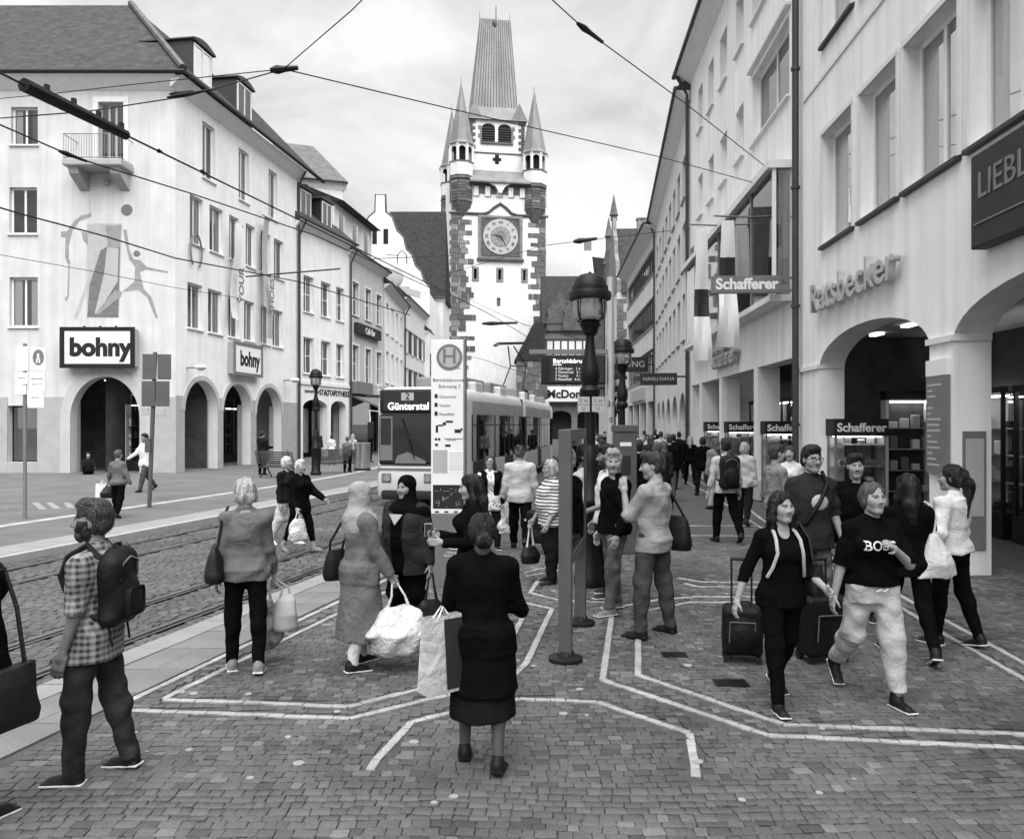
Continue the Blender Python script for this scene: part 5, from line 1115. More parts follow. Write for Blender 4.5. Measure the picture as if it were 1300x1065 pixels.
l1 = lamp(.99, 10.0, .99, 'black cast iron street lamp beside the notice case with two small sign plates')
for sx in (-1, 1):
    MB().box(sx*.09-.075, sx*.09+.075, -.11, -.098, 2.2, 2.39).build('sign_plate', 'sign_grey', l1)
    for (dx, dz, s_) in ((-.035, .045, 'S'), (.03, .04, 'H'), (0, -.055, 'U')): text('plate_print', s_, .065, 'ink', l1, (sx*.09+dx, -.1105, 2.295+dz), ext=.0006)
    MB().box(sx*.09-.07, sx*.09+.07, -.1115, -.1102, 2.288, 2.294).build('plate_rule', 'ink', l1)
for (a, b_), lab in zip(((2.52, 18.0), (3.9, 28.5), (5.2, 40)), ('black street lamp behind the pale mast on the pavement', 'black street lamp further down in front of the small arches', 'black street lamp far down the street by the ribbon windows')): lamp(a, b_, 1., lab)
g_ = gp(401, 603); lamp(g_[0], g_[1], 1.06, 'black street lamp between the two benches on the far pavement')
# pale mast with the departure board on an arm
Ym = 13.8; xm = pz(775, 0, Ym).x
M_ = empty('departure_display', (xm, Ym, 0), 0, 'dark electronic departure board hanging from a pale mast', 'departure board')
MB().lathe([(.085, 0), (.075, .3), (.066, 2.6), (.062, pz(0, 352, Ym).z)], 12).build('mast', 'light_metal', M_, True)
zz = pz(0, 446, Ym).z; xa_ = pz(672, 0, Ym).x-xm
MB().box(xa_, 0, -.04, .04, zz-.05, zz+.03).build('arm', 'grey_metal', M_)
b0, b1 = pz(687, 0, Ym).x-xm, pz(768, 0, Ym).x-xm; z0, z1 = pz(0, 488, Ym).z, pz(0, 452, Ym).z
MB().bbox(b0, b1, -.12, .12, z0, z1, .012).build('board_case', 'dark_metal', M_); MB().box(b0+.15, b1-.03, -.126, -.121, z0+.03, z1-.03).build('screen', 'sign_dark', M_)
for x in (b0+.2, b1-.2): MB().box(x-.02, x+.02, -.02, .02, z1-.005, zz-.05).build('hanger', 'grey_metal', M_)
for s_, dz, sz in (('Bertoldsbrunnen', .10, .105), ('Linie Ziel', .16, .04)): text('screen_text', s_, sz, 'led', M_, (b0+.2, -.127, z1-dz), ext=.0008, align='LEFT')
for i, s_ in enumerate(('4 Zähringen   1 min', '2 Günterstal   3 min', '3 Vauban        5 min', '5 Rieselfeld   6 min')): text('screen_text', s_, .062, 'led_dim', M_, (b0+.24, -.127, z1-.23-i*.062), ext=.0008, align='LEFT')
text('number', '31', .14, 'ink', M_, (0, -.075, pz(0, 513, Ym).z), ext=.004); text('number', '0', .12, 'ink', M_, (0, -.075, pz(0, 533, Ym).z), ext=.004)
# ticket machine behind
kx, ky = pz(793, 0, 12.6).x, 12.6
K = empty('ticket_machine', (kx, ky, 0), R(4), 'dark grey ticket machine cabinet beside the pale mast', 'ticket machine')
MB().bbox(-.15, .15, -.22, .22, 0, 1.92, .015).build('cabinet', 'post_grey', K); MB().bbox(-.17, .17, -.24, .24, 1.923, 2.03, .01).build('hood', 'post_grey', K); MB().box(-.12, .06, -.226, -.221, 1.70, 1.76).build('name_plate', 'sign_white', K); MB().box(-.11, .05, -.226, -.221, 1.25, 1.55).build('screen', 'sign_dark', K)
# backs of road signs on a post at the far pavement
sp = gp(196, 644); S = empty('road_sign', (sp[0], sp[1], 0), R(8), 'grey backs of four stacked road sign plates on a post', 'road sign'); Ys = sp[1]
sx = lambda px: (px-203)/FPX*Ys; sz = lambda py: CH+(HY-py)/FPX*Ys
MB().tube([(-.12, 0, 0), (0.02, 0, sz(447))], .05, 10).build('post', 'post_grey', S, True)
for (a, b_, c, d) in ((190, 206.5, 482, 450), (208, 224.5, 482, 450), (189, 205, 516, 484), (206, 222.5, 516, 484)): MB().bbox(sx(a), sx(b_), -.10, -.07, sz(c), sz(d), .008).build('sign_plate', 'post_grey', S)
for (a, b_, c, d) in ((188, 197, 527, 517), (206, 217, 528, 518)): MB().bbox(sx(a), sx(b_), -.10, -.06, sz(c), sz(d), .01).build('small_plate', 'sign_grey', S)
MB().bbox(sx(193), sx(200), -.12, -.06, sz(574), sz(556), .01).build('control_box', 'post_grey', S)
# pedestrian zone signs at the far left
Yq = 17.; Q = empty('road_sign', (pz(30, 0, Yq).x, Yq, 0), R(-6), 'white pedestrian zone sign with plates below on a grey post', 'road sign'); qx = lambda px: (px-30)/FPX*Yq; qz = lambda py: CH+(HY-py)/FPX*Yq
MB().tube([(0, .04, 0), (0, .04, qz(436))], .04, 10).build('post', 'grey_metal', Q, True)
for (a, b_, c, d) in ((40, 61, 471, 442), (38, 60, 496, 473), (36, 58, 518, 497), (20, 37, 471, 440), (19, 36, 488, 473), (19, 34, 501, 489)): MB().bbox(qx(a), qx(b_), -.02, .01, qz(c), qz(d), .006).build('sign_plate', 'sign_white', Q)
MB().prism([(qx(51)+.13*math.cos(k*.314), qz(454)+.17*math.sin(k*.314)) for k in range(20)], -.025, -.021, 'y').build('round_symbol', 'sign_mid', Q)
mb = MB(); mb.box(qx(51)-.025, qx(51)+.025, -.03, -.026, qz(454)-.03, qz(454)+.08); mb.box(qx(51)-.05, qx(51)-.015, -.03, -.026, qz(454)-.12, qz(454)-.03); mb.box(qx(51)+.01, qx(51)+.045, -.03, -.026, qz(454)-.12, qz(454)-.03); mb.build('walker_symbol', 'sign_white', Q)
for (px, py, s_) in ((49, 481, 'Lieferverkehr'), (49, 488, 'frei 5-11 h'), (47, 505, 'Rad frei'), (28, 480, 'Taxi frei')): text('plate_print', s_, .055, 'ink', Q, (qx(px), -.0215, qz(py)), ext=.0008)
# benches
def bench(px, py, rz, lab):
    g0 = gp(px, py); r = empty('bench', (g0[0], g0[1], 0), rz, lab, 'bench', 'slatted benches on the far pavement'); L = .85
    for i in range(6): MB().bbox(-L, L, -.22+i*.085, -.15+i*.085, .43-.01*i, .46-.01*i, .006).build('seat_slat', 'timber', r)
    for i in range(6):
        z = .52+i*.085; y = .30+i*.035; MB().bbox(-L, L, y, y+.03, z, z+.06, .006).build('back_slat', 'timber', r)
    for x in (-.65, .65):
        mb = MB(); mb.tube([(x, -.25, .42), (x, .26, .37), (x, .33, .5), (x, .5, 1.04)], .022, 6); mb.tube([(x, -.28, 0), (x, -.12, .22), (x, 0, .40)], .025, 6); mb.tube([(x, .42, 0), (x, .2, .2), (x, .05, .40)], .025, 6); mb.build('leg_frame', 'iron_black', r)
    return r
bench(357, 606, R(160), 'slatted bench beside the last arch of the street wing'); bench(424, 600, R(205), 'slatted bench between the lamp and the metal bin')
g0 = gp(460, 597); r = empty('litter_bin', (g0[0], g0[1], 0), 0, 'polished metal litter bin by the awning', 'bin')
MB().lathe([(.28, 0), (.28, .08), (.34, .1), (.36, 1.15), (.37, 1.2), (.3, 1.22)], 18).build('drum', 'steel', r, True); MB().lathe([(.37, .02), (.37, .09)], 18).build('foot_ring', 'dark_metal', r)
# ------------------------------------------------------------------ overhead wires
def wire(pts, rad, lab, nm='overhead_wire', ins=(), thick=None, grp='tram overhead wires'):
    r = empty(nm, pts[0], 0, lab, 'wire', grp); o = Vector(pts[0]); q = [tuple(Vector(p)-o) for p in pts]
    MB().tube(q, rad, 6).build('cable', 'dark_metal', r, True)
    for a, b_, rr in ins: MB().tube([tuple(Vector(a)-o), tuple((Vector(a)*.75+Vector(b_)*.25)-o), tuple((Vector(a)*.5+Vector(b_)*.5)-o), tuple(Vector(b_)-o)], [rr*.5, rr, rr*.7, rr*.5], 8).build('insulator', 'iron_black', r, True)
    return r
w5 = lambda px, py, z=5.5: (lambda t: ((px-CX)/FPX*t, t, z))((z-CH)*FPX/(HY-py))
a0, a1, a2, a3 = w5(-300, -60), w5(30, 108), w5(160, 172), w5(375, 277)
wire([a0, a1, a2, a3, w5(470, 324), w5(620, 398), w5(690, 440)], .012, 'contact wire over the near track with a long black insulator rod', ins=[(w5(255, 217), w5(262, 221), .03), (w5(200, 191), w5(206, 194), .03)])
r = bpy.data.objects[[o.name for o in COL.objects if o.name.startswith('overhead_wire')][-1]]
MB().tube([tuple(Vector(a1)-Vector(a0)), tuple(Vector(a2)-Vector(a0))], [.075, .06], 8).build('insulator_rod', 'iron_black', r, True)
for t in (.2, .45, .7, .95):
    p = Vector(a1).lerp(Vector(a2), t)-Vector(a0); MB().tube([tuple(p+Vector((0, 0, -.02))), tuple(p+Vector((0, 0, .12)))], .03, 6).build('clamp', 'iron_black', r)
wire([w5(-400, 45), w5(-20, 150), w5(95, 200), w5(240, 245), w5(400, 299), w5(560, 372)], .010, 'second contact wire over the near track', ins=[(w5(75, 192), w5(110, 205), .035)])
wire([w5(-600, 105), w5(-20, 258), w5(31, 273), w5(133, 300), w5(223, 328), w5(319, 346), w5(380, 358), w5(520, 400)], .014, 'contact wire over the far track')
wire([w5(-600, 225), w5(-20, 320), w5(120, 345), w5(220, 365), w5(300, 378)], .007, 'thin return wire below the far contact wire')
N1 = pz(360, 88, 12.); 
wire([pz(-200, 137, 32.9), pz(-30, 128, 18.), pz(60, 120, 14), pz(165, 108, 13.6), tuple(N1)], .008, 'span wire from the corner building to the black knot of insulators', ins=[(pz(215, 120, 13), pz(245, 116, 12.9), .03)])
wire([pz(-250, 175, 32.9), pz(-20, 152, 14.), pz(30, 148, 12), pz(110, 142, 12), pz(240, 122, 12), tuple(N1)], .010, 'lower span wire running to the black knot of insulators', ins=[(pz(212, 124, 12), pz(275, 113, 12), .028), (tuple(N1-Vector((.2, 0, .02))), tuple(N1+Vector((.22, 0, .02))), .07)])
wire([tuple(N1), pz(447, 13, 10.5), pz(480, -20, 10)], .008, 'span wire rising steeply from the black knot over the street')
far = R2.root.matrix_basis @ Vector((R2.x(985), 0, R2.z(985, 240)))
wire([tuple(N1), tuple(pz(570, 138, 14)), tuple(pz(840, 200, 20)), tuple(far)], .010, 'long span wire crossing the whole street in front of the tower')
far2 = R2.root.matrix_basis @ Vector((R2.x(985), 0, R2.z(985, 222)))
wire([pz(690, -10, 12), pz(715, 13, 12.5), pz(745, 40, 13), pz(868, 130, 15.5), tuple(far2)], .010, 'span wire with a black insulator running down to the shop building', ins=[(pz(733, 30, 12.8), pz(765, 54, 13.4), .055)])
wire([pz(560, 350, 40.), pz(690, 312, 42.), pz(730, 307, 43), pz(860, 292, 41), R2.root.matrix_basis @ Vector((R2.x(1008), 0, R2.z(1008, 275)))], .018, 'span wire high across the street near the tower', ins=[(pz(728, 307, 43), pz(758, 303, 43), .16)])
wire([pz(560, 362, 60.), pz(620, 392, 40), pz(665, 412, 30), pz(735, 430, 25)], .012, 'pair of contact wires running to the tower', ins=[(pz(612, 411, 40), pz(657, 410, 40), .11)])
wire([pz(592, 452, 45.), pz(612, 456, 40), pz(640, 466, 34), pz(690, 480, 30)], .012, 'low contact wire ahead of the pantograph')
for (px, py, Y, L) in ((492, 328, 60, 5.), (352, 348, 30, 2.4)):
    c = pz(px, py, Y); wire([tuple(c+Vector((-L*.5, 0, -.1))), tuple(c), tuple(c+Vector((L, 0, .2)))], .03, 'pull-off arm with a small loop on the stepped gable house' if Y > 40 else 'short pull-off arm on the street wing downpipe', 'pull_off_arm')
c = pz(510, 335, 60); mb = MB(); mb.tube([(-.35, 0, 0), (-.3, 0, .7), (0, 0, 1.0), (.35, 0, .7), (.4, 0, 0)], .04, 6); r = mb.build('wire_loop', 'dark_metal', None, loc=tuple(c)); tag(r, 'black wire loop above the pull-off arm', 'wire')
# poles carrying the wires further along
# ------------------------------------------------------------------ tram
TA = math.atan(.22); fxl, fxr_ = pz(474, 0, 20.3), pz(561, 0, 20.3)
TR = empty('tram', ((fxl.x+fxr_.x)/2, 20.6, -.1), -TA, 'white articulated tram with a lit destination display standing at the stop', 'tram'); W2 = 1.15; HT = 3.15
def ring(y, w, zt, zb=.25, r=.28):        # cross-section of the body, rounded at the roof
    p = [(-w, y, zb), (-w*1.0, y, 1.2), (-w, y, zt-r*1.6)]
    for k in range(5): a = math.pi/2*k/4; p.append((-w+r-r*math.cos(a), y, zt-r*1.2+r*math.sin(a)*1.2))
    q_ = [(-x, yy, z) for x, yy, z in reversed(p)]; return p+q_
def shell(Rg, m, par, name):
    mb = MB(); n = len(Rg[0])
    for r_ in Rg: mb.v += r_
    for i in range(len(Rg)-1):
        for k in range(n-1): mb.f.append((i*n+k, i*n+k+1, (i+1)*n+k+1, (i+1)*n+k))
        mb.f.append((i*n+n-1, i*n, (i+1)*n, (i+1)*n+n-1))
    mb.f.append(tuple(range(n))); mb.f.append(tuple((len(Rg)-1)*n+k for k in range(n)))
    return mb.build(name, m, par, True)
def section(par, y0, y1, nose, doors=()):
    ya = y0
    if nose:
        ya = y0+2.0; shell([ring(y0+yy, W2*k, zt) for yy, k, zt in ((-.0, .74, 3.0), (.15, .78, 3.12), (1.0, .92, HT), (2.0, 1.0, HT))], 'tram_white', par, 'nose')
    up = lambda y: [p for p in ring(y, W2, HT) if p[2] > 2.3] ; up2 = lambda y: [(-W2, y, 2.42)]+up(y)+[(W2, y, 2.42)]
    bo = shell([up2(ya+.003), up2(y1)], 'tram_white', par, 'roof_shell')
    lb = MB().bbox(-W2, W2, ya+.003, y1, .25, 1.08, .03).build('lower_body', 'tram_white', par)
    MB().box(-W2+.05, W2-.05, ya+.01, y1-.01, 1.081, 1.09).build('floor', 'sign_dark', lb); MB().box(-W2+.05, W2-.05, ya+.01, y1-.01, 2.405, 2.415).build('ceiling', 'sign_mid', bo)
    ys, ye = ya+.05, y1-.12; n = max(2, round((ye-ys)/1.35)); pw = (ye-ys)/n
    for sg in (1, -1):
        xa, xb = sorted((sg*(W2-.05), sg*W2))
        for i in range(n+1): MB().box(xa, xb, ys+pw*i-.07, ys+pw*i+.07, 1.082, 2.418).build('window_post', 'black', bo)
        for i in range(n):
            a, b_ = ys+pw*i+.071, ys+pw*(i+1)-.071; dr = any(abs((a+b_)/2-dd) < pw*.55 for dd in doors) and sg == 1
            X2 = sg*(W2-.012); MB().box(min(X2, X2+sg*.01), max(X2, X2+sg*.01), a, b_, 1.083, 2.417).build('side_window', 'tram_glass', bo)
            MB().box(min(X2, X2+sg*.02), max(X2, X2+sg*.02), a, b_, 2.1, 2.13).build('vent_bar', 'black', bo)
            if dr: Xd = sg*(W2+.002); MB().box(min(Xd, Xd+sg*.015), max(Xd, Xd+sg*.015), a, b_, .34, 1.07).build('door_leaf', 'sign_dark', lb); MB().box(min(X2, X2+sg*.025), max(X2, X2+sg*.025), (a+b_)/2-.03, (a+b_)/2+.03, 1.083, 2.417).build('door_seam', 'black', bo)
        X = sg*(W2+.002)
        MB().box(min(X, X+sg*.01), max(X, X+sg*.01), ys, ye+.1, 2.45, 2.80).build('roof_band', 'tram_grey', bo)
        MB().box(min(X, X+sg*.008), max(X, X+sg*.008), ys, ye+.1, .25, .45).build('skirt', 'tram_grey', lb)
        for i in range(n): MB().box(min(X, X+sg*.002), max(X, X+sg*.002), ys+pw*i-.008, ys+pw*i+.008, .46, 1.06).build('panel_seam', 'sign_mid', lb)
    for i in range(int((y1-ya)/1.5)):
        for sx_ in (-.72, .72): MB().bbox(sx_-.36, sx_+.36, ya+.5+i*1.5, ya+.62+i*1.5, 1.09, 1.75, .05).build('seat', 'sign_dark', lb)
    for i in range(max(1, int((y1-ya)/3.2))):
        a = ya+.6+i*3.2; MB().bbox(-.75, .75, a, a+2.4, HT-.02, HT+.38, .06).build('roof_unit', 'tram_roof', bo)
        MB().bbox(.72, 1.0, a+.4, a+1.3, HT-.2, HT+.25, .05).build('roof_box', 'tram_white', bo)
    return bo
m = mat('tram_side_glass', .018, .06, .3, 1.4, .0, 10, .6); 
s1 = section(TR, 0, 9.0, True, (2.6, 6.6))
TR2 = empty('rear_car', (0, 9.6, 0)); TR2.parent = TR; TR2.rotation_euler.z = R(4); s2 = section(TR2, 0, 9.5, False, (4.5,))
TR3 = empty('last_car', (-.66, 19.7, 0)); TR3.parent = TR; TR3.rotation_euler.z = R(10); s3 = section(TR3, 0, 9.5, False, (3,))
for par, y in ((TR, 9.0), (TR2, 9.5)):
    mb = MB()
    for k in range(6): mb.box(-W2+.08+.04*(k % 2), W2-.08-.04*(k % 2), y+.002+k*.1, y+.1+k*.1, .4, HT-.1)
    mb.build('bellows', 'rubber', par)
# front: mask, windscreen, display, lights, wiper, mirrors
fy = -.05
MB().bbox(-.80, .80, fy-.06, .1, 2.42, 3.05, .08).build('display_case', 'black', TR, True)
MB().box(-.66, .66, fy-.072, fy-.062, 2.50, 2.98).build('display_glass', 'sign_dark', TR)
nb = MB().box(-.17, .17, fy-.078, fy-.073, 2.76, 2.96).build('number_field', 'sign_grey', TR); text('number', '2', .24, 'ink', TR, (0, fy-.08, 2.86), ext=.001, bold=.004)
text('destination', 'Günterstal', .265, 'led', TR, (.02, fy-.075, 2.60), ext=.001, bold=.003)
MB().bbox(-.82, .82, fy-.04, .05, 1.08, 2.40, .06).build('windscreen_frame', 'black', TR, True)
glassmat('tram_screen', .5, .22, .03)
MB().box(-.77, .77, fy-.052, fy-.044, 1.16, 2.38).build('windscreen', 'tram_side_glass', TR)
MB().box(-.77, -.42, fy-.062, fy-.054, 1.2, 2.34).build('cab_window', 'sign_mid', TR); MB().box(-.74, -.46, fy-.068, fy-.063, 1.6, 2.3).build('cab_door', 'sign_dark', TR)
MB().tube([(.75, fy-.09, 1.2), (-.3, fy-.09, 2.1)], .016, 6).build('wiper_arm', 'black', TR); MB().tube([(.2, fy-.095, 1.25), (-.15, fy-.095, 2.3)], .018, 6).build('wiper_blade', 'black', TR)
MB().prism([(-.35, 1.12), (-.28, 1.32), (0, 1.42), (.5, 1.18), (.5, 1.12)], fy-.08, fy-.054, 'y').build('dashboard', 'sign_mid', TR)
MB().bbox(-.84, .84, fy-.08, .0, .3, 1.06, .10).build('front_panel', 'tram_white', TR, True); MB().bbox(-.7, .7, fy-.16, fy-.06, .18, .42, .06).build('bumper', 'rubber', TR, True)
for sg in (-1, 1):
    h = MB().bbox(sg*.58-.13, sg*.58+.13, fy-.10, fy-.078, .62, .86, .02).build('headlight', 'sign_mid', TR)
    MB().lathe([(.09, 0), (.09, .02)], 14).build('lens', 'steel', h, loc=(sg*.55, fy-.10, .74)).rotation_euler = (R(90), 0, 0)
    MB().tube([(sg*.80, .1, 2.46), (sg*1.02, -.2, 2.5), (sg*.98, -.25, 2.2)], .02, 6).build('mirror_arm', 'tram_white', TR); MB().bbox(sg*.96-.09, sg*.96+.09, -.30, -.2, 1.75, 2.2, .03).build('mirror', 'black', TR)
MB().box(-.83, .83, fy-.09, fy-.082, .93, 1.0).build('trim_stripe', 'sign_mid', TR)
# pantograph
pg = MB(); y = 12.5; zb_ = HT+.4
for sg in (-1, 1): pg.tube([(sg*.45, y, zb_), (sg*.35, y+1.3, zb_+1.1), (sg*.12, y-.2, 5.35)], .03, 6)
pg.tube([(-.75, y-.2, 5.38), (-.55, y-.2, 5.5), (.55, y-.2, 5.5), (.75, y-.2, 5.38)], .035, 6); pg.tube([(-.75, y+.1, 5.38), (-.55, y+.1, 5.48), (.55, y+.1, 5.48), (.75, y+.1, 5.38)], .03, 6); pg.tube([(-.35, y+1.3, zb_+1.1), (.35, y+1.3, zb_+1.1)], .03, 6); pg.box(-.6, .6, y-.3, y+.5, zb_-.4, zb_)
pg.build('pantograph', 'iron_black', TR)
# ------------------------------------------------------------------ people: bodies and clothes grown as smooth surfaces from posed skeletons
def surfnet(d, org, h):
    s = d < 0; nx, ny, nz = d.shape
    c8 = [s[i:nx-1+i, j:ny-1+j, k:nz-1+k] for i in (0, 1) for j in (0, 1) for k in (0, 1)]
    cnt = sum(c.astype(np.int8) for c in c8); act = (cnt > 0) & (cnt < 8)
    idx = np.argwhere(act)
    if not len(idx): return np.zeros((0, 3)), np.zeros((0, 4), int)
    vid = -np.ones(act.shape, np.int64); vid[act] = np.arange(len(idx))
    acc = np.zeros((len(idx), 3)); num = np.zeros(len(idx)); I, J, K = idx.T
    cor = [(i, j, k) for i in (0, 1) for j in (0, 1) for k in (0, 1)]
    val = {c: d[I+c[0], J+c[1], K+c[2]] for c in cor}
    for a in cor:
        for ax_ in range(3):
            if a[ax_]: continue
            b = list(a); b[ax_] = 1; b = tuple(b); va, vb = val[a], val[b]; m = (va < 0) != (vb < 0)
            if not m.any(): continue
            t = va[m]/(va[m]-vb[m]); p = np.repeat(np.array(a, float)[None], m.sum(), 0); p[:, ax_] = t
            acc[m] += p; num[m] += 1
    V = (idx+acc/num[:, None])*h+np.array(org)
    F = []
    for ax_ in range(3):
        u, v = (ax_+1) % 3, (ax_+2) % 3
        sl0 = [slice(None)]*3; sl1 = [slice(None)]*3; sl0[ax_] = slice(0, -1); sl1[ax_] = slice(1, None)
        A_, B_ = s[tuple(sl0)], s[tuple(sl1)]; e_ = np.argwhere(A_ != B_)
        if not len(e_): continue
        ok = (e_[:, u] > 0) & (e_[:, v] > 0) & (e_[:, u] < d.shape[u]-1) & (e_[:, v] < d.shape[v]-1); e_ = e_[ok]
        fl = A_[tuple(e_.T)]
        def cell(du, dv): q = e_.copy(); q[:, u] -= du; q[:, v] -= dv; return vid[tuple(q.T)]
        q = np.stack([cell(1, 1), cell(0, 1), cell(0, 0), cell(1, 0)], 1); q[~fl] = q[~fl][:, ::-1]; F.append(q)
    F = np.concatenate(F); return V, F[(F >= 0).all(1)]
class SDF:
    """list of soft shapes; each is worked out only inside its own box"""
    def __init__(s): s.ops = []
    def add(s, fn, lo, hi, k=.03, sub=False): s.ops.append((fn, np.array(lo, float), np.array(hi, float), k, sub)); return s
    def cone(s, a, b, ra, rb, k=.03, cut0=False, cut1=False, flat=None, sub=False):
        a = np.array(a, float); b = np.array(b, float); ab = b-a; L2 = max(ab@ab, 1e-9); L = math.sqrt(L2); u = ab/L; r = max(ra, rb)
        def fn(X, Y, Z):
            px, py, pz_ = X-a[0], Y-a[1], Z-a[2]; h = np.clip((px*ab[0]+py*ab[1]+pz_*ab[2])/L2, 0, 1)
            qx, qy, qz_ = px-h*ab[0], py-h*ab[1], pz_-h*ab[2]
            if flat is not None:      # flatten across a direction
                n, f = flat; dn = qx*n[0]+qy*n[1]+qz_*n[2]; g_ = (1/f-1)*dn; qx, qy, qz_ = qx+g_*n[0], qy+g_*n[1], qz_+g_*n[2]
            d = np.sqrt(qx*qx+qy*qy+qz_*qz_)-(ra+(rb-ra)*h)
            if cut1: d = np.maximum(d, px*u[0]+py*u[1]+pz_*u[2]-L)
            if cut0: d = np.maximum(d, -(px*u[0]+py*u[1]+pz_*u[2]))
            return d
        return s.add(fn, np.minimum(a, b)-r-k, np.maximum(a, b)+r+k, k, sub)
    def ell(s, c, r, k=.02, rot=None, sub=False):
        c = np.array(c, float); r = np.array(r, float); M = np.array(rot) if rot is not None else None
        def fn(X, Y, Z):
            x, y, z = X-c[0], Y-c[1], Z-c[2]
            if M is not None: x, y, z = M[0, 0]*x+M[1, 0]*y+M[2, 0]*z, M[0, 1]*x+M[1, 1]*y+M[2, 1]*z, M[0, 2]*x+M[1, 2]*y+M[2, 2]*z
            k0 = np.sqrt((x/r[0])**2+(y/r[1])**2+(z/r[2])**2); k1 = np.sqrt((x/r[0]**2)**2+(y/r[1]**2)**2+(z/r[2]**2)**2)
            return k0*(k0-1)/np.maximum(k1, 1e-6)
        m = r.max() if M is not None else r
        return s.add(fn, c-m-k, c+m+k, k, sub)
    def box(s, c, hs, rr=.01, k=.01, rot=None, sub=False):
        c = np.array(c, float); hs = np.array(hs, float); M = np.array(rot) if rot is not None else None
        def fn(X, Y, Z):
            x, y, z = X-c[0], Y-c[1], Z-c[2]
            if M is not None: x, y, z = M[0, 0]*x+M[1, 0]*y+M[2, 0]*z, M[0, 1]*x+M[1, 1]*y+M[2, 1]*z, M[0, 2]*x+M[1, 2]*y+M[2, 2]*z
            qx, qy, qz_ = np.abs(x)-hs[0]+rr, np.abs(y)-hs[1]+rr, np.abs(z)-hs[2]+rr
            return np.sqrt(np.maximum(qx, 0)**2+np.maximum(qy, 0)**2+np.maximum(qz_, 0)**2)+np.minimum(np.maximum(qx, np.maximum(qy, qz_)), 0)-rr
        m = np.full(3, np.linalg.norm(hs)) if M is not None else hs
        return s.add(fn, c-m-k, c+m+k, k, sub)
    def loft(s, sec, k=.03, p=2.3):
        """sections (z, cx, cy, half width, half depth) from low to high, joined into one tube"""
        S = np.array(sorted(sec), float); z0, z1 = S[0, 0], S[-1, 0]
        def fn(X, Y, Z):
            zz = np.clip(Z, z0, z1); cx, cy_, w, d = (np.interp(zz, S[:, 0], S[:, i]) for i in (1, 2, 3, 4))
            q = (np.abs((X-cx)/w)**p+np.abs((Y-cy_)/d)**p)**(1/p); dd = (q-1)*np.minimum(w, d)
            return np.maximum(dd, np.maximum(z0-Z, Z-z1))
        w, d = S[:, 3].max(), S[:, 4].max()
        return s.add(fn, (S[:, 1].min()-w-k, S[:, 2].min()-d-k, z0-k), (S[:, 1].max()+w+k, S[:, 2].max()+d+k, z1+k), k)
    def mesh(s, h, fold=0., seed=0, ffreq=(9, 9, 16), bias=0., ztop=None):
        lo = np.min([o[1] for o in s.ops if not o[4]], 0)-2*h; hi = np.max([o[2] for o in s.ops if not o[4]], 0)+2*h
        n = np.ceil((hi-lo)/h).astype(int)+1; ax_ = [lo[i]+h*np.arange(n[i]) for i in range(3)]
        D_ = np.full(n, .2)
        for fn, a, b, k, sub in s.ops:
            i0 = np.maximum(0, np.floor((a-lo)/h).astype(int)-1); i1 = np.minimum(n, np.ceil((b-lo)/h).astype(int)+2)
            if (i1 <= i0).any(): continue
            sl = tuple(slice(i0[i], i1[i]) for i in range(3)); X, Y, Z = np.meshgrid(*[ax_[i][sl[i]] for i in range(3)], indexing='ij', sparse=True)
            v = fn(X, Y, Z); o = D_[sl]
            if sub:
                v = -v; hh = np.clip(.5-.5*(o-v)/k, 0, 1); D_[sl] = o+(v-o)*hh+k*hh*(1-hh)
            else:
                hh = np.clip(.5+.5*(o-v)/k, 0, 1); D_[sl] = o+(v-o)*hh-k*hh*(1-hh)
        if fold:
            g_ = np.random.default_rng(seed); X, Y, Z = np.meshgrid(*ax_, indexing='ij', sparse=True); w = 0
            for i in range(5):
                f = g_.uniform(.5, 1.4, 3)*np.array(ffreq)*g_.choice([-1, 1], 3); w = w+np.sin(X*f[0]+Y*f[1]+Z*f[2]+g_.uniform(0, 6.3)+1.3*np.sin(Z*7+X*5+i))
            w = w/2.2-bias
            if ztop is not None: w = w*np.clip((ztop-Z)/.12, 0, 1)
            D_ = D_+fold*w
        return surfnet(D_, lo, h)
def sm_mesh(name, parts, mat_, tone=None):
    V = []; F = []; b = 0
    for v, f in parts: V.append(v); F.append(f+b); b += len(v)
    V = np.concatenate(V); F = np.concatenate(F)
    me = bpy.data.meshes.new(name); me.vertices.add(len(V)); me.vertices.foreach_set('co', V.astype(np.float32).ravel())
    me.loops.add(F.size); me.loops.foreach_set('vertex_index', F.astype(np.int32).ravel()); me.polygons.add(len(F)); me.polygons.foreach_set('loop_start', np.arange(0, F.size, 4, dtype=np.int32))
    me.polygons.foreach_set('use_smooth', np.ones(len(F), bool)); me.update(calc_edges=True); me.validate()
    me.materials.append(MT(mat_))
    if tone is not None:
        a = me.attributes.new('tone', 'FLOAT', 'POINT'); a.data.foreach_set('value', tone(V).astype(np.float32))
    return me
def rotx(a): c, s = math.cos(a), math.sin(a); return np.array([[1, 0, 0], [0, c, -s], [0, s, c]])
def roty(a): c, s = math.cos(a), math.sin(a); return np.array([[c, 0, s], [0, 1, 0], [-s, 0, c]])
def rotz(a): c, s = math.cos(a), math.sin(a); return np.array([[c, -s, 0], [s, c, 0], [0, 0, 1]])
for nm, v in (('skin_light', .31), ('skin_mid', .24), ('skin_dark', .07), ('skin_tan', .17)): attrmat(nm, v)
for nm, v in (('hair_black', .005), ('hair_brown', .03), ('hair_blond', .30), ('hair_grey', .34), ('hair_white', .55), ('hair_mid', .07)):
    m = mat(nm, v, .5, .6, 22, 1.0, 34, .45, stretch=(3, 3, .5), fine=.45); mat(nm+'_lock', v*1.5, .5, .7, 60, 0, 34, .45)
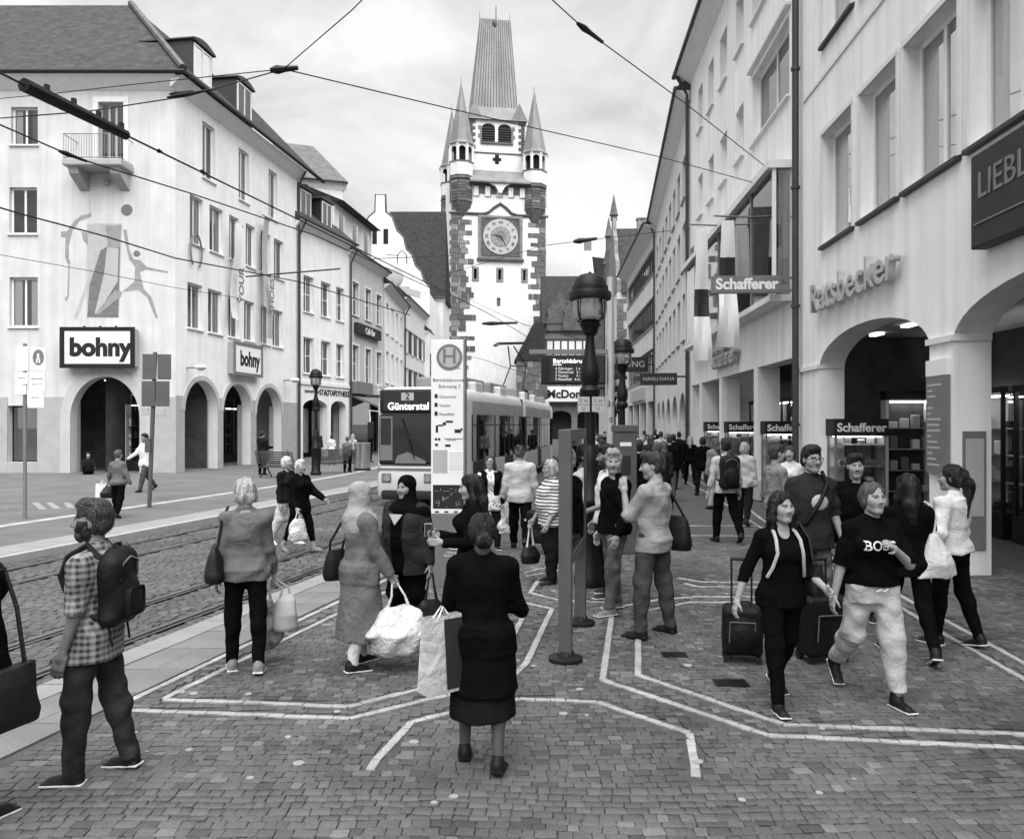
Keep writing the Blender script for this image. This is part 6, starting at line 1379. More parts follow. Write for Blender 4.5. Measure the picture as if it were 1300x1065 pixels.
for nm, v in (('cloth_black', .0045), ('cloth_dark', .012), ('cloth_char', .026), ('cloth_grey', .13), ('cloth_mid', .21), ('cloth_pale', .42), ('cloth_white', .60), ('cloth_cream', .46), ('cloth_soft', .30), ('cloth_trouser', .06), ('cloth_sweater', .135)):
    m = mat(nm, v, .95, .16, 5, .34, 7, .035, fine=.05, bdist=.09, bdis=1.4)
mat('plastic_white', .56, .4, .06, 6, .6, 11, .5, bdist=.07, bdis=1.2); mat('leather_black', .007, .5, .3, 8, .25, 40, .3); mat('shoe_black', .006, .55, .3, 8, .1, 40, .3); mat('shoe_white', .7, .6, .06, 8, .1, 40); mat('sole_white', .66, .7, .08, 8, .05)
mat('shoe_grey', .2, .7, .15, 8, .1); mat('nylon_black', .007, .6, .35, 10, .4, 22, .2); mat('bag_print', .22, .5, .9, 9, .3, 24, .4)
patmat('plaid', 'plaid', .035, .30, 8.5); patmat('striped_knit', 'stripes', .10, .66, 7.5); patmat('flower_print', 'flowers', .72, .12, 26.); patmat('denim_dark', 'denim', .012, .034, 9.); patmat('denim_mid', 'denim', .06, .13, 9.); patmat('check_fine', 'plaid', .25, .6, 22.)
def hand(S, wr, fwd, palm, side, curl, sc, thumb_in=.5):
    """five fingers rooted on a palm: fwd along the forearm, palm = direction the palm faces, side = towards the thumb"""
    f = np.array(fwd)/np.linalg.norm(fwd); p = np.array(palm)-f*np.dot(palm, f); p /= np.linalg.norm(p); t = np.cross(p, f)*side
    M = np.stack([t, f, p], 1); c = wr+f*.05*sc
    S.box(c, np.array((.040, .048, .014))*sc, .013*sc, .01, M); S.cone(wr-f*.02*sc, wr+f*.02*sc, .026*sc, .028*sc, .012)
    for i, (o, L) in enumerate(((.031, .072), (.011, .080), (-.010, .075), (-.030, .060))):
        a = wr+f*(.092-.004*abs(i-1.3))*sc+t*o*sc; an = 0.; d = f
        for j, (fr, r0, r1) in enumerate(((.45, .0095, .009), (.32, .009, .008), (.23, .008, .007))):
            an += curl*(.55 if j == 0 else .95); d = f*math.cos(an)+p*math.sin(an); b = a+d*L*fr*sc; S.cone(a, b, r0*sc, r1*sc, .004); a = b
    a = wr+f*.03*sc+t*.034*sc+p*.004*sc; d = (t*.75+f*.75+p*(.2+.5*thumb_in)); d /= np.linalg.norm(d); b = a+d*.036*sc; S.cone(a, b, .0125*sc, .0105*sc, .006)
    d2 = f*.85+p*(.35+.7*thumb_in)-t*.25*thumb_in+t*.15; d2 /= np.linalg.norm(d2); S.cone(b, b+d2*.032*sc, .0105*sc, .008*sc, .005)
def bezel(o): return o
PEOPLE = []
def strands(ho, hm, hp_, HM, hs, style, hair, seed):
    """loose locks laid over the hair: thin ribbons that follow the surface"""
    from mathutils.kdtree import KDTree
    V, F = hm; g_ = np.random.default_rng(seed); a, b, c = V[F[:, 0]], V[F[:, 1]], V[F[:, 2]]; fn = np.cross(b-a, c-a); Nn = np.zeros_like(V)
    for k in range(4): np.add.at(Nn, F[:, k], fn)
    Nn /= np.maximum(np.linalg.norm(Nn, axis=1), 1e-9)[:, None]
    kd = KDTree(len(V))
    for i, v in enumerate(V): kd.insert(v, i)
    kd.balance()
    tgt = {'bun': (0, .125, .02), 'lowbun': (0, .125, -.055), 'ponytail': (0, .115, .04)}.get(style); crown = np.array(hp_((0, .05, .14)))
    n = {'long': 620, 'bob': 480, 'ponytail': 480}.get(style, 420); st = (.018 if style in ('long', 'bob', 'ponytail') else .011)*hs; ns = 8 if style == 'long' else 6
    mb = MB(); back = HM @ np.array((0, 1., 0)); dn = np.array((0, 0, -1.))
    for i in g_.integers(0, len(V), n):
        p = V[i].copy(); pts = []; nn = Nn[i]; wob = g_.normal(0, .25, 3)
        for j in range(ns):
            pts.append(p+nn*(.0015+.0035*g_.random()+(.004 if j == ns-1 else 0)))
            loc = HM.T @ (p-np.array(hp_((0, 0, 0))))
            if tgt is not None and loc[1] < .13: d = np.array(hp_(tgt))-p; d = d/max(np.linalg.norm(d), 1e-6)
            elif style in ('quiff', 'curly'): d = (p-crown)*2+back*(.5 if loc[2] > .06*hs else -.1)+dn*(.9 if loc[2] < .07*hs else .1)
            else: d = (p-crown)*(4 if style in ('short', 'buzz') else 3)+dn*.7
            d = d+wob*.35; d -= nn*(d @ nn); L = np.linalg.norm(d)
            if L < 1e-6: break
            q, k, _ = kd.find(p+d/L*st); 
            if np.linalg.norm(np.array(q)-p) < st*.15: break
            p = np.array(q); nn = Nn[k]
        if len(pts) < 3: continue
        pts = np.array(pts); w = .0022*hs*(.6+.8*g_.random())
        for j in range(len(pts)-1):
            t = pts[j+1]-pts[j]; sd = np.cross(t, nn); L = np.linalg.norm(sd)
            if L < 1e-9: continue
            sd = sd/L; w0 = w*(1-.5*j/len(pts)); w1 = w*(1-.5*(j+1)/len(pts)) if j < len(pts)-2 else 0.0002
            mb.v += [tuple(pts[j]-sd*w0), tuple(pts[j]+sd*w0), tuple(pts[j+1]+sd*w1), tuple(pts[j+1]-sd*w1)]; m_ = len(mb.v); mb.f.append((m_-4, m_-3, m_-2, m_-1))
    me = bpy.data.meshes.new('hair_strands'); me.from_pydata(mb.v, [], mb.f); me.update(); me.materials.append(MT(hair+'_lock')); o = link('hair_strands', me, ho); o['kind'] = 'stuff'
def person(x, y, face, H=1.72, sex='m', label='', group='people in the street', skin='skin_light', hair='hair_brown', style='short', top='cloth_grey', topkind='shirt', sleeve=1.0,
           bottom='denim_dark', botkind='trousers', shoes='shoe_black', sole='sole_white', L=(0, 5, 0), Rr=(0, 5, 0), aL=(0, 8, 10), aR=(0, 8, 10), yawL=0, yawR=0, lean=0, twist=0, head=(0, 0, 0),
           build=1.0, belly=0., hem=None, glasses=False, beard=0., cap=None, curl=.55, res=None, z=0., collar=False, neckline=0., shawl=None, far=False, untuck=.0, cuff=None, legw=1.0, hijab=None, jacket=None, coat_len=None, skirt_len=None, sit=False, lower=None):
    """face: 0 looks at the camera, 90 to picture right, 180 away. L/Rr: hip swing, splay, knee bend of the person's left and right leg; aL/aR: shoulder swing, spread, elbow bend (degrees)"""
    s = H/1.75; D0 = math.hypot(x, y); h = res or min(.03, max(.0095, D0*.0013)); hh = min(h, max(.0048, D0*.00085))
    fem = sex == 'f'; hipw = (.088 if fem else .085)*s; shw = (.168 if fem else .190)*s*(.5+.5*build)
    def leg(sd, P):
        a, b, k = (R(v) for v in P); hp = np.array((sd*hipw, 0, 0.)); th = .43*s; shn = .43*s
        d1 = np.array((sd*math.sin(b)*math.cos(a), -math.sin(a), -math.cos(a)*math.cos(b))); kn = hp+d1*th; a2 = a-k
        d2 = np.array((sd*math.sin(b)*.35, -math.sin(a2), -math.cos(a2))); d2 /= np.linalg.norm(d2); an = kn+d2*shn; return hp, kn, an, a2
    lg = {1: leg(1, L), -1: leg(-1, Rr)}
    foot = {}
    for sd in (1, -1):
        a2 = lg[sd][3]; pitch = max(0., -a2-.15)*1.0 if a2 < -.15 else (min(.35, max(0, a2-.1)) * -1 if a2 > .1 else 0); foot[sd] = pitch     # heel-up behind, toe-up in front
    def low(sd): return lg[sd][2][2]-.085*s-(math.sin(max(foot[sd], 0))*.13*s)+(0 if foot[sd] >= 0 else -.0)
    pz0 = -min(low(1), low(-1)) if not sit else .5*s
    up = lambda v: v+np.array((0, 0, pz0))
    lg = {k: (up(v[0]), up(v[1]), up(v[2]), v[3]) for k, v in lg.items()}
    ln = rotx(R(lean)) @ rotz(R(twist)); pel = np.array((0, 0, pz0))
    def sp(v): return pel+ln @ (np.array(v)*s)
    W = build; neck = sp((0, .012, .535)); nb = sp((0, .02, .50)); hc = sp((0, -.012, .665))
    HM = rotz(R(head[0])) @ rotx(R(head[1])) @ roty(R(head[2])); hs = s*(.98 if fem else 1.0)*1.03
    def hp_(v): return hc+HM @ (np.array(v)*hs)
    arms = {}
    for sd, P, yw in ((1, aL, yawL), (-1, aR, yawR)):
        a, b, k = (R(v) for v in P); shd = sp((sd*shw/s*.94, .014, .425)); d1 = np.array((sd*math.sin(b), -math.sin(a)*math.cos(b), -math.cos(a)*math.cos(b))); el = shd+ln @ d1*.295*s
        ax_ = np.array((1., 0, 0)); a2 = a+k; d2 = np.array((sd*math.sin(b)*math.cos(k), -math.sin(a2), -math.cos(a2))); d2 /= np.linalg.norm(d2)
        if yw: d2 = rotz(R(yw)*1.0) @ d2
        wr = el+ln @ d2*.255*s; arms[sd] = (shd, el, wr, ln @ d2)
    # --- body
    tw = (.135 if fem else .150)*W; sk = SDF()
    def torso(S, g_=0., z0=-.08, z1=.50, bl=0., bust=True, k=.04, hg=0.):
        sec = [(-.24, 0, 0, .150*W+hg*1.6, .105*W+hg), (-.12, 0, 0, .150*W+hg*1.6, .105*W+hg), (-.02, 0, .012, (.172 if fem else .162)*W+hg*.6, (.120+.02*(W-1))*W+hg*.5), (.08, 0, .0, (.145 if fem else .152)*W+bl*.3, .100*W+bl), (.18, 0, -.01-bl*.3, (.132 if fem else .150)*W+bl*.3, .100*W+bl), (.30, 0, -.005, (.148 if fem else .168)*W, .110*W+bl*.4), (.40, 0, .010, (.148 if fem else .170)*W, .098*W), (.445, 0, .016, (.118 if fem else .134)*W, .078*W), (.48, 0, .022, .082*W**.5, .064), (.515, 0, .024, .060, .056)]
        zs_ = [q[0] for q in sec]; out = []
        for t in sorted(set([z0, z1]+[q for q in zs_ if z0 < q < z1])):
            v = [np.interp(t, zs_, [q[i] for q in sec]) for i in range(5)]; c = sp((v[1], v[2], t)); out.append((c[2], c[0], c[1], v[3]*s+g_, v[4]*s+g_))
        S.loft(out, k)
        if fem and bust and z1 > .35:
            for sd in (1, -1): c = sp((sd*.072, -.085*W-.01, .315)); S.ell(c, (.062*s*W+g_, .055*s*W+g_, .062*s*W+g_), .04)
    torso(sk, 0); sk.cone(nb, hp_((0, .015, -.07)), .060*s, .052*s, .03)
    for sd in (1, -1):
        a, b, c, d = arms[sd]; sk.ell(a, (.050*s*W,)*3, .03); sk.cone(a, b, .048*s*W, .038*s*W, .03); sk.cone(b, c, .040*s*W, .026*s, .02)
        p, q, t, _ = lg[sd]; sk.cone(p, q, .082*s*W, .055*s*W, .04); sk.cone(q, t, .054*s*W, .036*s, .03); m_ = q*.7+t*.3; sk.ell(m_+np.array((0, .012, 0)), (.05*s*W, .055*s*W, .11*s), .03)
    bodyp = [sk.mesh(max(h, .012))]
    # --- head
    hd = SDF(); e_ = lambda c, r, k=.015, sub=False: hd.ell(hp_(c), np.array(r)*hs, k, HM, sub); cn = lambda a, b, r0, r1, k=.012: hd.cone(hp_(a), hp_(b), r0*hs, r1*hs, k)
    jw = .052 if fem else .058
    e_((0, .015, .040), (.073, .093, .082)); e_((0, -.022, -.030), (jw+.004, .070, .082), .03); e_((0, -.058, -.092), (.026, .026, .022), .025); cn((-.045, -.02, -.075), (-.015, -.06, -.098), .018, .018, .02); cn((.045, -.02, -.075), (.015, -.06, -.098), .018, .018, .02)
    cn((0, .02, -.05), (0, .032, -.13), .052, .054, .025)
    if D0 < 22:
        for sd in (1, -1): e_((sd*.038, -.056, -.020), (.026, .028, .030), .04); hd.ell(hp_((sd*.031, -.098, .010)), np.array((.019, .018, .011))*hs, .012, HM, True)
        for sd in (1, -1): e_((sd*.031, -.0755, .008), (.0135, .0135, .0125), .003); cn((sd*.014, -.091, .0255), (sd*.048, -.078, .023), .0075, .006, .01)
        cn((0, -.088, .018), (0, -.107 if fem else -.110, -.026), .0080 if fem else .0085, .0108 if fem else .0125, .010); e_((.0125, -.096, -.030), (.0085, .010, .008), .006); e_((-.0125, -.096, -.030), (.0085, .010, .008), .006)
        cn((-.014, -.0845, -.052), (.014, -.0845, -.052), .0060, .0060, .006); cn((-.012, -.0835, -.0635), (.012, -.0835, -.0635), .0068, .0068, .006)
        for sd in (1, -1): e_((sd*.073, .012, -.004), (.009, .019, .031), .008)
    else: cn((0, -.088, .018), (0, -.108, -.026), .010, .013, .012)
    bodyp.append(hd.mesh(hh))
    iv = HM.T/hs
    bsd = 1.0-beard
    def tone(V):
        t = np.ones(len(V)); Lc = (V-hc) @ iv.T; X, Y, Z = Lc.T; hm = (np.abs(X) < .09) & (np.abs(Y) < .13) & (Z > -.14) & (Z < .14)
        if D0 < 22:
            ls = hm & (np.abs(Z+.058) < .0125) & (np.abs(X) < .020) & (Y < -.078); t[ls] = .7; ls = hm & (np.abs(Z+.0578) < .0026) & (np.abs(X) < .018) & (Y < -.07); t[ls] = .25
            for sd in (1, -1):
                ex = X-sd*.031; ey = Z-.008; m_ = hm & ((ex/.0165)**2+(ey/.0078)**2 < 1) & (Y < -.06); t[m_] = 1.35; m_ = hm & (ex**2+ey**2 < .0066**2) & (Y < -.06); t[m_] = .05
                m_ = hm & (np.abs(ex) < .0175) & (np.abs(ey-.0082) < .0028) & (Y < -.06); t[m_] = .12
                bz = .0285-.12*np.maximum(0, np.abs(X)-.035); m_ = hm & (np.abs(Z-bz) < .0048) & (np.abs(ex) < .023) & (Y < -.055); t[m_] = .22 if not ('blond' in hair or 'white' in hair or 'grey' in hair) else .6
            ns = hm & (np.abs(np.abs(X)-.008) < .004) & (np.abs(Z+.037) < .004) & (Y < -.09); t[ns] = .3
        if beard:
            m_ = hm & (((Z < -.040) & (np.abs(X) < .07) & (Y < .02) & ~((np.abs(Z+.058) < .008) & (np.abs(X) < .02))) | ((np.abs(X) > .048) & (Z < .01) & (Y < -.0) & (Y > -.07))) & (Z > -.125); t[m_] *= bsd
        return t
    # --- hands
    for sd, cu in ((1, curl), (-1, curl)):
        if far: continue
        a, b, c, d = arms[sd]; S = SDF(); side = np.array((-sd, 0, 0.)); fwdv = np.array((0, -1., 0)); pl = np.array((-sd*1., 0, 0)) @ ln.T
        if abs(d[0]) > .7: pl = np.array((0, 1., -.3))
        f = d/np.linalg.norm(d); p_ = pl-f*(pl@f); p_ /= np.linalg.norm(p_); t_ = np.cross(p_, f); sgn = 1 if (t_ @ np.array((0, -1., .25))) > 0 else -1
        hand(S, c, d, p_, sgn, cu, s*(.95 if fem else 1.05)); bodyp.append(S.mesh(max(.0042, min(.012, hh*.9))))
    nm = 'person'
    o = link(nm, sm_mesh('body', bodyp, skin, tone), None, None, (x, y, z), 0); o.rotation_euler = (0, 0, R(face)); tag(o, label, 'person', group); PEOPLE.append(o)
    ch = lambda name, parts, m_: link(name, sm_mesh(name, parts if isinstance(parts, list) else [parts], m_, None), o)
    sd_ = abs(hash(label)) % 1000 if False else sum(map(ord, label)) % 997
    # --- legs' cloth
    if botkind in ('trousers', 'tight', 'loose'):
        ez = {'tight': .012, 'trousers': .020, 'loose': .030}[botkind]*legw; S = SDF(); torso(S, .006, -.14, .07 if untuck >= 0 or topkind in ('coat', 'robe') else .055, belly*.6, False)
        for sd in (1, -1):
            p, q, t, a2 = lg[sd]; u_ = (t-q)/np.linalg.norm(t-q); cf = t-u_*.0*s+u_*.02*s if cuff is None else q+(t-q)*cuff; kk = .062 if botkind == 'loose' else (.052 if botkind == 'trousers' else .042)
            S.cone(p, q, (.086*W)*s+ez*.5, (.057*W)*s+ez, .045); S.cone(q, cf, .057*s*W+ez, max(kk*s, .038*s+ez*.8), .03, cut1=True); m_ = q*.72+t*.28; S.ell(m_+np.array((0, .012, 0)), (.05*s*W+ez*.7, .055*s*W+ez*.7, .10*s), .03)
        ch('trousers', S.mesh(h, .0028 if botkind == 'tight' else .006, sd_, (22, 22, 30), .6, pel[2]-.06*s), bottom)
    elif botkind == 'skirt':
        S = SDF(); zl = skirt_len or .55; c = pel[2]; mid = (lg[1][1]+lg[-1][1])/2
        S.loft([(pel[2]-zl*s, mid[0], mid[1]*1.0, .215*s*W, .20*s*W), (pel[2]-.25*s, mid[0]*.5, mid[1]*.5, .20*s*W, .165*s*W), (pel[2]+.05*s, 0, .01, .165*s*W, .125*s*W), (pel[2]+.1*s, 0, 0, .15*s*W, .11*s*W)], .03, 2.1); ch('skirt', S.mesh(h, .005, sd_, (26, 26, 4)), bottom)
    # --- upper cloth
    if topkind:
        S = SDF(); ez = {'shirt': .010, 'tight': .006, 'jacket': .019, 'coat': .018, 'tee': .013, 'robe': .018}[topkind]; zl = {'shirt': -.10, 'tight': -.02, 'jacket': -.14, 'coat': -.14, 'tee': -.10, 'robe': -.14}[topkind]-untuck
        if topkind in ('coat', 'robe'):
            ll = coat_len or .5; mid = (lg[1][1]+lg[-1][1])/2; torso(S, ez, -.12, .475, belly, hg=.02)
            S.loft([(pel[2]-ll*s, mid[0], mid[1], (.25 if topkind == 'robe' else .232)*s*W, (.205 if topkind == 'robe' else .20)*s*W), (pel[2]-.2*s, mid[0]*.4, mid[1]*.4, .20*s*W+ez*.5, .158*s*W), (pel[2]+.02*s, 0, .008, .17*s*W+ez, .122*s*W+ez)], .05, 2.1)
        else: torso(S, ez+.006, max(zl, -.22), .475, belly, hg=.022)
        c = sp((0, .018, .455)); S.cone(c, nb+np.array((0, 0, -.004)), .080*s*W**.5, .064*s, .03)
        if collar: S.cone(sp((0, .02, .46)), sp((0, .012, .525)), .080*s, .070*s, .015, cut1=True)
        for sd in (1, -1):
            a, b, c, d = arms[sd]; S.ell(a+np.array((0, 0, .004)), (.050*s*W+ez, .050*s*W+ez, .048*s*W+ez*.6), .03); S.cone(a, sp((sd*.045, .022, .495)), .042*s*W**.5+ez*.5, .036*s+ez*.4, .03); r1, r2, r3 = .049*s*W+ez, .040*s*W+ez, .030*s+ez*.9
            if sleeve >= .99: S.cone(a, b, r1, r2, .035); S.cone(b, b+(c-b)*.96, r2, r3, .02, cut1=True)
            elif sleeve > .55: S.cone(a, b, r1, r2, .035); S.cone(b, b+(c-b)*(sleeve-.5)*2, r2, r2*.92, .02, cut1=True)
            elif sleeve > 0: S.cone(a, a+(b-a)*sleeve*2, r1, r2*1.12, .035, cut1=True)
        if neckline: S.ell(sp((0, -.10, .50)), np.array((.07, .10, .10*neckline))*s, .01, None, True)
        ch({'shirt': 'shirt', 'tight': 'top', 'jacket': 'jacket', 'coat': 'coat', 'tee': 'shirt', 'robe': 'robe'}[topkind], S.mesh(h, .0025 if topkind == 'tight' else .0058, sd_+5, (16, 16, 26) if topkind not in ('coat', 'robe') else (20, 20, 7), .9), top)
    if jacket:                       # open jacket or second layer over the shirt: back and sides only
        S = SDF(); torso(S, .034, jacket[1] if len(jacket) > 1 else -.12, .475, belly, hg=.03)
        if len(jacket) > 2: S.loft([(pel[2]-jacket[2]*s, 0, .02, .21*s*W, .15*s*W), (pel[2]+.0*s, 0, .01, .20*s*W, .15*s*W)], .05, 2.1)
        for sd in (1, -1):
            a, b, c, d = arms[sd]; S.ell(a, (.068*s*W,)*3, .03); S.cone(a, sp((sd*.05, .03, .49)), .058*s*W**.5, .046*s, .03); S.cone(a, b, .062*s*W, .056*s*W, .035); S.cone(b, b+(c-b)*.95, .056*s*W, .044*s, .02, cut1=True)
        S.box(sp((0, -.18, .1)), np.array((.062*W, .19, 1.2))*s, .02, .02, None, True); ch('open_jacket', S.mesh(h, .006, sd_+9, (15, 15, 22), .8), jacket[0])
    # --- shoes
    for sd in (1, -1):
        p, q, t, a2 = lg[sd]; pt = foot[sd]; M = rotz(R(sd*7)) @ rotx(pt); F_ = lambda v: t+M @ (np.array(v)*s); S = SDF()
        S.ell(F_((0, .015, -.03)), np.array((.042, .055, .05))*s, .03, M); S.cone(F_((0, .01, -.045)), F_((sd*.0, -.125, -.062)), .040*s, .030*s, .03, flat=(M @ np.array((0, 0, 1.)), .9)); S.box(F_((0, -.06, -.075)), np.array((.043, .125, .012))*s, .010*s, .02, M); S.cone(F_((0, .012, -.03)), F_((0, .01, .03)), .042*s, .042*s, .02, cut1=True)
        so_ = ch('shoe', S.mesh(min(h, .010) if D0 < 12 else h*.7), shoes)
        if sole and D0 < 14:
            S = SDF(); S.box(F_((0, -.058, -.080)), np.array((.047, .130, .0085))*s, .006*s, .01, M); me_ = sm_mesh('sole', [S.mesh(.0075)], sole); link('sole', me_, so_)
    # --- hair
    if style and not hijab:
        S = SDF(); E = lambda c, r, k=.02, sub=False: S.ell(hp_(c), np.array(r)*hs, k, HM, sub); Cn = lambda a, b, r0, r1, k=.03: S.cone(hp_(a), hp_(b), r0*hs, r1*hs, k)
        E((0, .022, .048), (.083, .102, .088))
        if style in ('bob', 'long', 'ponytail', 'bun', 'lowbun'): E((0, .035, -.005), (.084, .088, .095))
        else: E((0, .045, -.01), (.080, .072, .072))
        if style == 'quiff': E((0, -.040, .102), (.060, .058, .036)); E((0, .01, .112), (.066, .08, .036))
        if style == 'short': E((0, -.008, .098), (.068, .085, .042))
        if style == 'curly': E((0, .0, .11), (.085, .095, .05)); E((0, -.06, .10), (.06, .04, .035))
        if style == 'bob': E((0, .06, -.03), (.088, .06, .085)); Cn((.07, .0, .03), (.075, .01, -.07), .026, .022); Cn((-.07, .0, .03), (-.075, .01, -.07), .026, .022)
        if style == 'long':
            for sd in (1, -1): Cn((sd*.068, .0, .05), (sd*.082, .02, -.10), .024, .028); Cn((sd*.082, .02, -.10), (sd*.095, .0, -.28), .030, .018)
            Cn((0, .07, 0), (0, .095, -.15), .068, .070); Cn((0, .095, -.15), (0, .11, -.32), .070, .040)
        if style == 'ponytail': E((0, .115, .04), (.035, .035, .035)); Cn((0, .12, .04), (0, .165, -.06), .035, .042); Cn((0, .165, -.06), (0.02, .14, -.36), .042, .014)
        if style in ('bun', 'lowbun'): E((0, .125, .02 if style == 'bun' else -.055), (.058, .045, .052))
        if style == 'topbun': E((0, .06, .15), (.045, .045, .04))
        face_d = .0 if style != 'curly' else .005
        S.ell(hp_((0, -.105, -.055 if style not in ('long', 'bun', 'lowbun', 'ponytail') else -.045)), np.array((.073 if style not in ('long', 'bob') else .060, .087, .118 if style not in ('long', 'bun', 'lowbun', 'ponytail') else .136))*hs, .008, HM, True); S.ell(hp_((0, -.02, -.14)), np.array((.10, .085, .10))*hs, .01, HM, True) if style in ('short', 'quiff', 'curly', 'buzz', 'topbun') else None
        if style in ('short', 'quiff', 'curly', 'buzz'):
            for sd in (1, -1): S.ell(hp_((sd*.085, .0, -.035)), np.array((.03, .04, .05))*hs, .01, HM, True)
        hm = S.mesh(hh, .0055 if style != 'curly' else .008, sd_, (60, 60, 22) if style != 'curly' else (70, 70, 70)); ho = ch('hair', hm, hair)
        if D0 < 11: strands(ho, hm, hp_, HM, hs, style, hair, sd_)
        if beard > .6:
            S = SDF(); S.ell(hp_((0, -.052, -.088)), np.array((.046, .042, .040))*hs, .02, HM); S.cone(hp_((.060, -.01, -.02)), hp_((.04, -.05, -.085)), .012*hs, .02*hs, .02); S.cone(hp_((-.060, -.01, -.02)), hp_((-.04, -.05, -.085)), .012*hs, .02*hs, .02); S.ell(hp_((0, -.095, -.058)), np.array((.022, .03, .010))*hs, .006, HM, True); ch('beard', S.mesh(hh, .003, sd_, (90, 90, 60)), hair)
    if hijab:
        S = SDF(); S.ell(hp_((0, .018, .042)), np.array((.090, .110, .094))*hs, .02, HM); S.ell(hp_((0, .02, -.05)), np.array((.086, .095, .10))*hs, .03, HM)
        S.cone(hp_((0, .01, -.09)), sp((0, .0, .47)), .085*hs, .115*s*W, .05); S.ell(sp((0, -.045, .425)), np.array((.155*W, .11, .10))*s, .06); S.ell(sp((0, .07, .40)), np.array((.16*W, .085, .15))*s, .06)
        S.ell(hp_((0, -.118, -.012)), np.array((.054, .078, .088))*hs, .010, HM, True); ch('headscarf', S.mesh(min(h, .009), .0035, sd_, (16, 16, 34)), hijab)
    if cap:
        S = SDF(); S.ell(hp_((0, .015, .062)), np.array((.087, .104, .078))*hs, .01, HM); S.box(hp_((0, .0, -.06)), np.array((.2, .2, .09))*hs, .01, .008, HM, True); S.cone(hp_((0, -.08, .045)), hp_((0, -.145, .030)), .06*hs, .045*hs, .015, flat=(HM @ np.array((0, 0, 1.)), .18)); ch('cap', S.mesh(hh), cap)
    if glasses and D0 < 16:
        mb = MB()
        for sd in (1, -1):
            mb.tube([tuple(hp_((sd*.034+.024*math.cos(q), -.104, .006+.018*math.sin(q)))) for q in np.linspace(0, 2*math.pi, 17)], .0026*hs, 5); mb.tube([tuple(hp_((sd*.058, -.102, .012))), tuple(hp_((sd*.079, .0, .012)))], .0025*hs, 5)
        mb.tube([tuple(hp_((-.011, -.105, .010))), tuple(hp_((.011, -.105, .010)))], .0025*hs, 5); mb.build('glasses', 'black', o, True)
    M4 = Matrix.Translation((x, y, z)) @ Matrix.Rotation(R(face), 4, 'Z')
    return dict(o=o, w=lambda v: M4 @ Vector(v), sp=lambda v: M4 @ Vector(sp(v)), hand={k: M4 @ Vector(arms[k][2]+arms[k][3]*.09*s) for k in arms}, sh={k: M4 @ Vector(arms[k][0]) for k in arms}, s=s, M=M4, face=face)
# ------------------------------------------------------------------ things people carry
def sd_thing(name, label, cat, loc, rz, S, h, m, fold=.006, seed=1, group=None, ff=(14, 14, 14)):
    r = empty(name, loc, rz, label, cat, group); link({'backpack': 'pack', 'suitcase': 'shell'}.get(name, 'bag_body'), sm_mesh(name, [S.mesh(h, fold, seed, ff)], m), r); return r
def strap(r, pts, rad, m='leather_black', name='strap', flat=False):
    inv = (Matrix.Translation(r.location) @ r.rotation_euler.to_matrix().to_4x4()).inverted(); return MB().tube([tuple(inv @ Vector(p)) for p in pts], rad, 6).build(name, m, r, True)
def curve(a, b, sag, n=9, out=(0, 0, 0)):
    a, b, o = Vector(a), Vector(b), Vector(out); return [a.lerp(b, i/n)+(Vector((0, 0, -sag))+o)*math.sin(math.pi*i/n) for i in range(n+1)]
def carrier(p, label, m, w, hgt, d, name='carrier_bag', drop=.16, rz=0., bulge=.3, seed=3, handle=None, cat='bag', group=None, fold=.010, off=(0, 0)):
    """a full bag hanging from a hand at p, with two looped handles"""
    S = SDF(); S.loft([(-drop-hgt, 0, 0, w*.42, d*.42), (-drop-hgt*.92, 0, 0, w*.5, d*.5), (-drop-hgt*.55, 0, 0, w*.5*(1+bulge*.2), d*.5*(1+bulge*.3)), (-drop-hgt*.15, 0, 0, w*.38, d*.32), (-drop, 0, 0, w*.24, d*.16)], .03, 2.6)
    r = sd_thing(name, label, cat, (p[0]+off[0], p[1]+off[1], p[2]-.01), rz, S, .011, m, fold, seed, group, (20, 20, 18)); mb = MB()
    for sg in (-1, 1): mb.tube([(sg*w*.20, sg*.01, -drop-.02), (sg*w*.12, sg*.012, -drop*.5), (sg*.02-off[0], sg*.012-off[1], .015), (-sg*.02*0-off[0], sg*.014-off[1], .02)], [.016, .010, .008, .008], 6)
    mb.build('handle', handle or m, r, True); return r
def flatbag(p, label, m1, m2, w, hgt, d, name, rz, drop=.2, handle='cloth_white', cat='bag', tilt=0.):
    r = empty(name, tuple(p), rz, label, cat); mb = MB(); z1 = -drop; z0 = -drop-hgt
    mb.poly([(-w/2, -d/2, z0), (w/2, -d/2, z0), (w/2, d/2, z0), (-w/2, d/2, z0), (-w*.46, -d*.18, z1), (w*.46, -d*.22, z1), (w*.46, d*.2, z1), (-w*.46, d*.22, z1)], [(0, 3, 2, 1), (0, 1, 5, 4), (1, 2, 6, 5), (2, 3, 7, 6), (3, 0, 4, 7)])
    b_ = mb.build('bag_body', m1, r); mo = b_.modifiers.new('s', 'SOLIDIFY'); mo.thickness = .003
    if m2: MB().poly([(-w*.02, -d/2-.002, z0+.02), (w/2-.005, -d/2-.002, z0+.02), (w*.455, -d*.22-.004, z1-.02), (-w*.02, -d*.2-.004, z1-.02)], [(0, 1, 2, 3)]).build('print_panel', m2, b_)
    for sg in (-1, 1): MB().tube([(-w*.22, sg*d*.2, z1-.03), (-w*.1, sg*.02, -.03), (0, sg*.01, .01), (w*.1, sg*.02, -.03), (w*.22, sg*d*.2, z1-.03)], .006, 5).build('handle', handle, r, True)
    return r
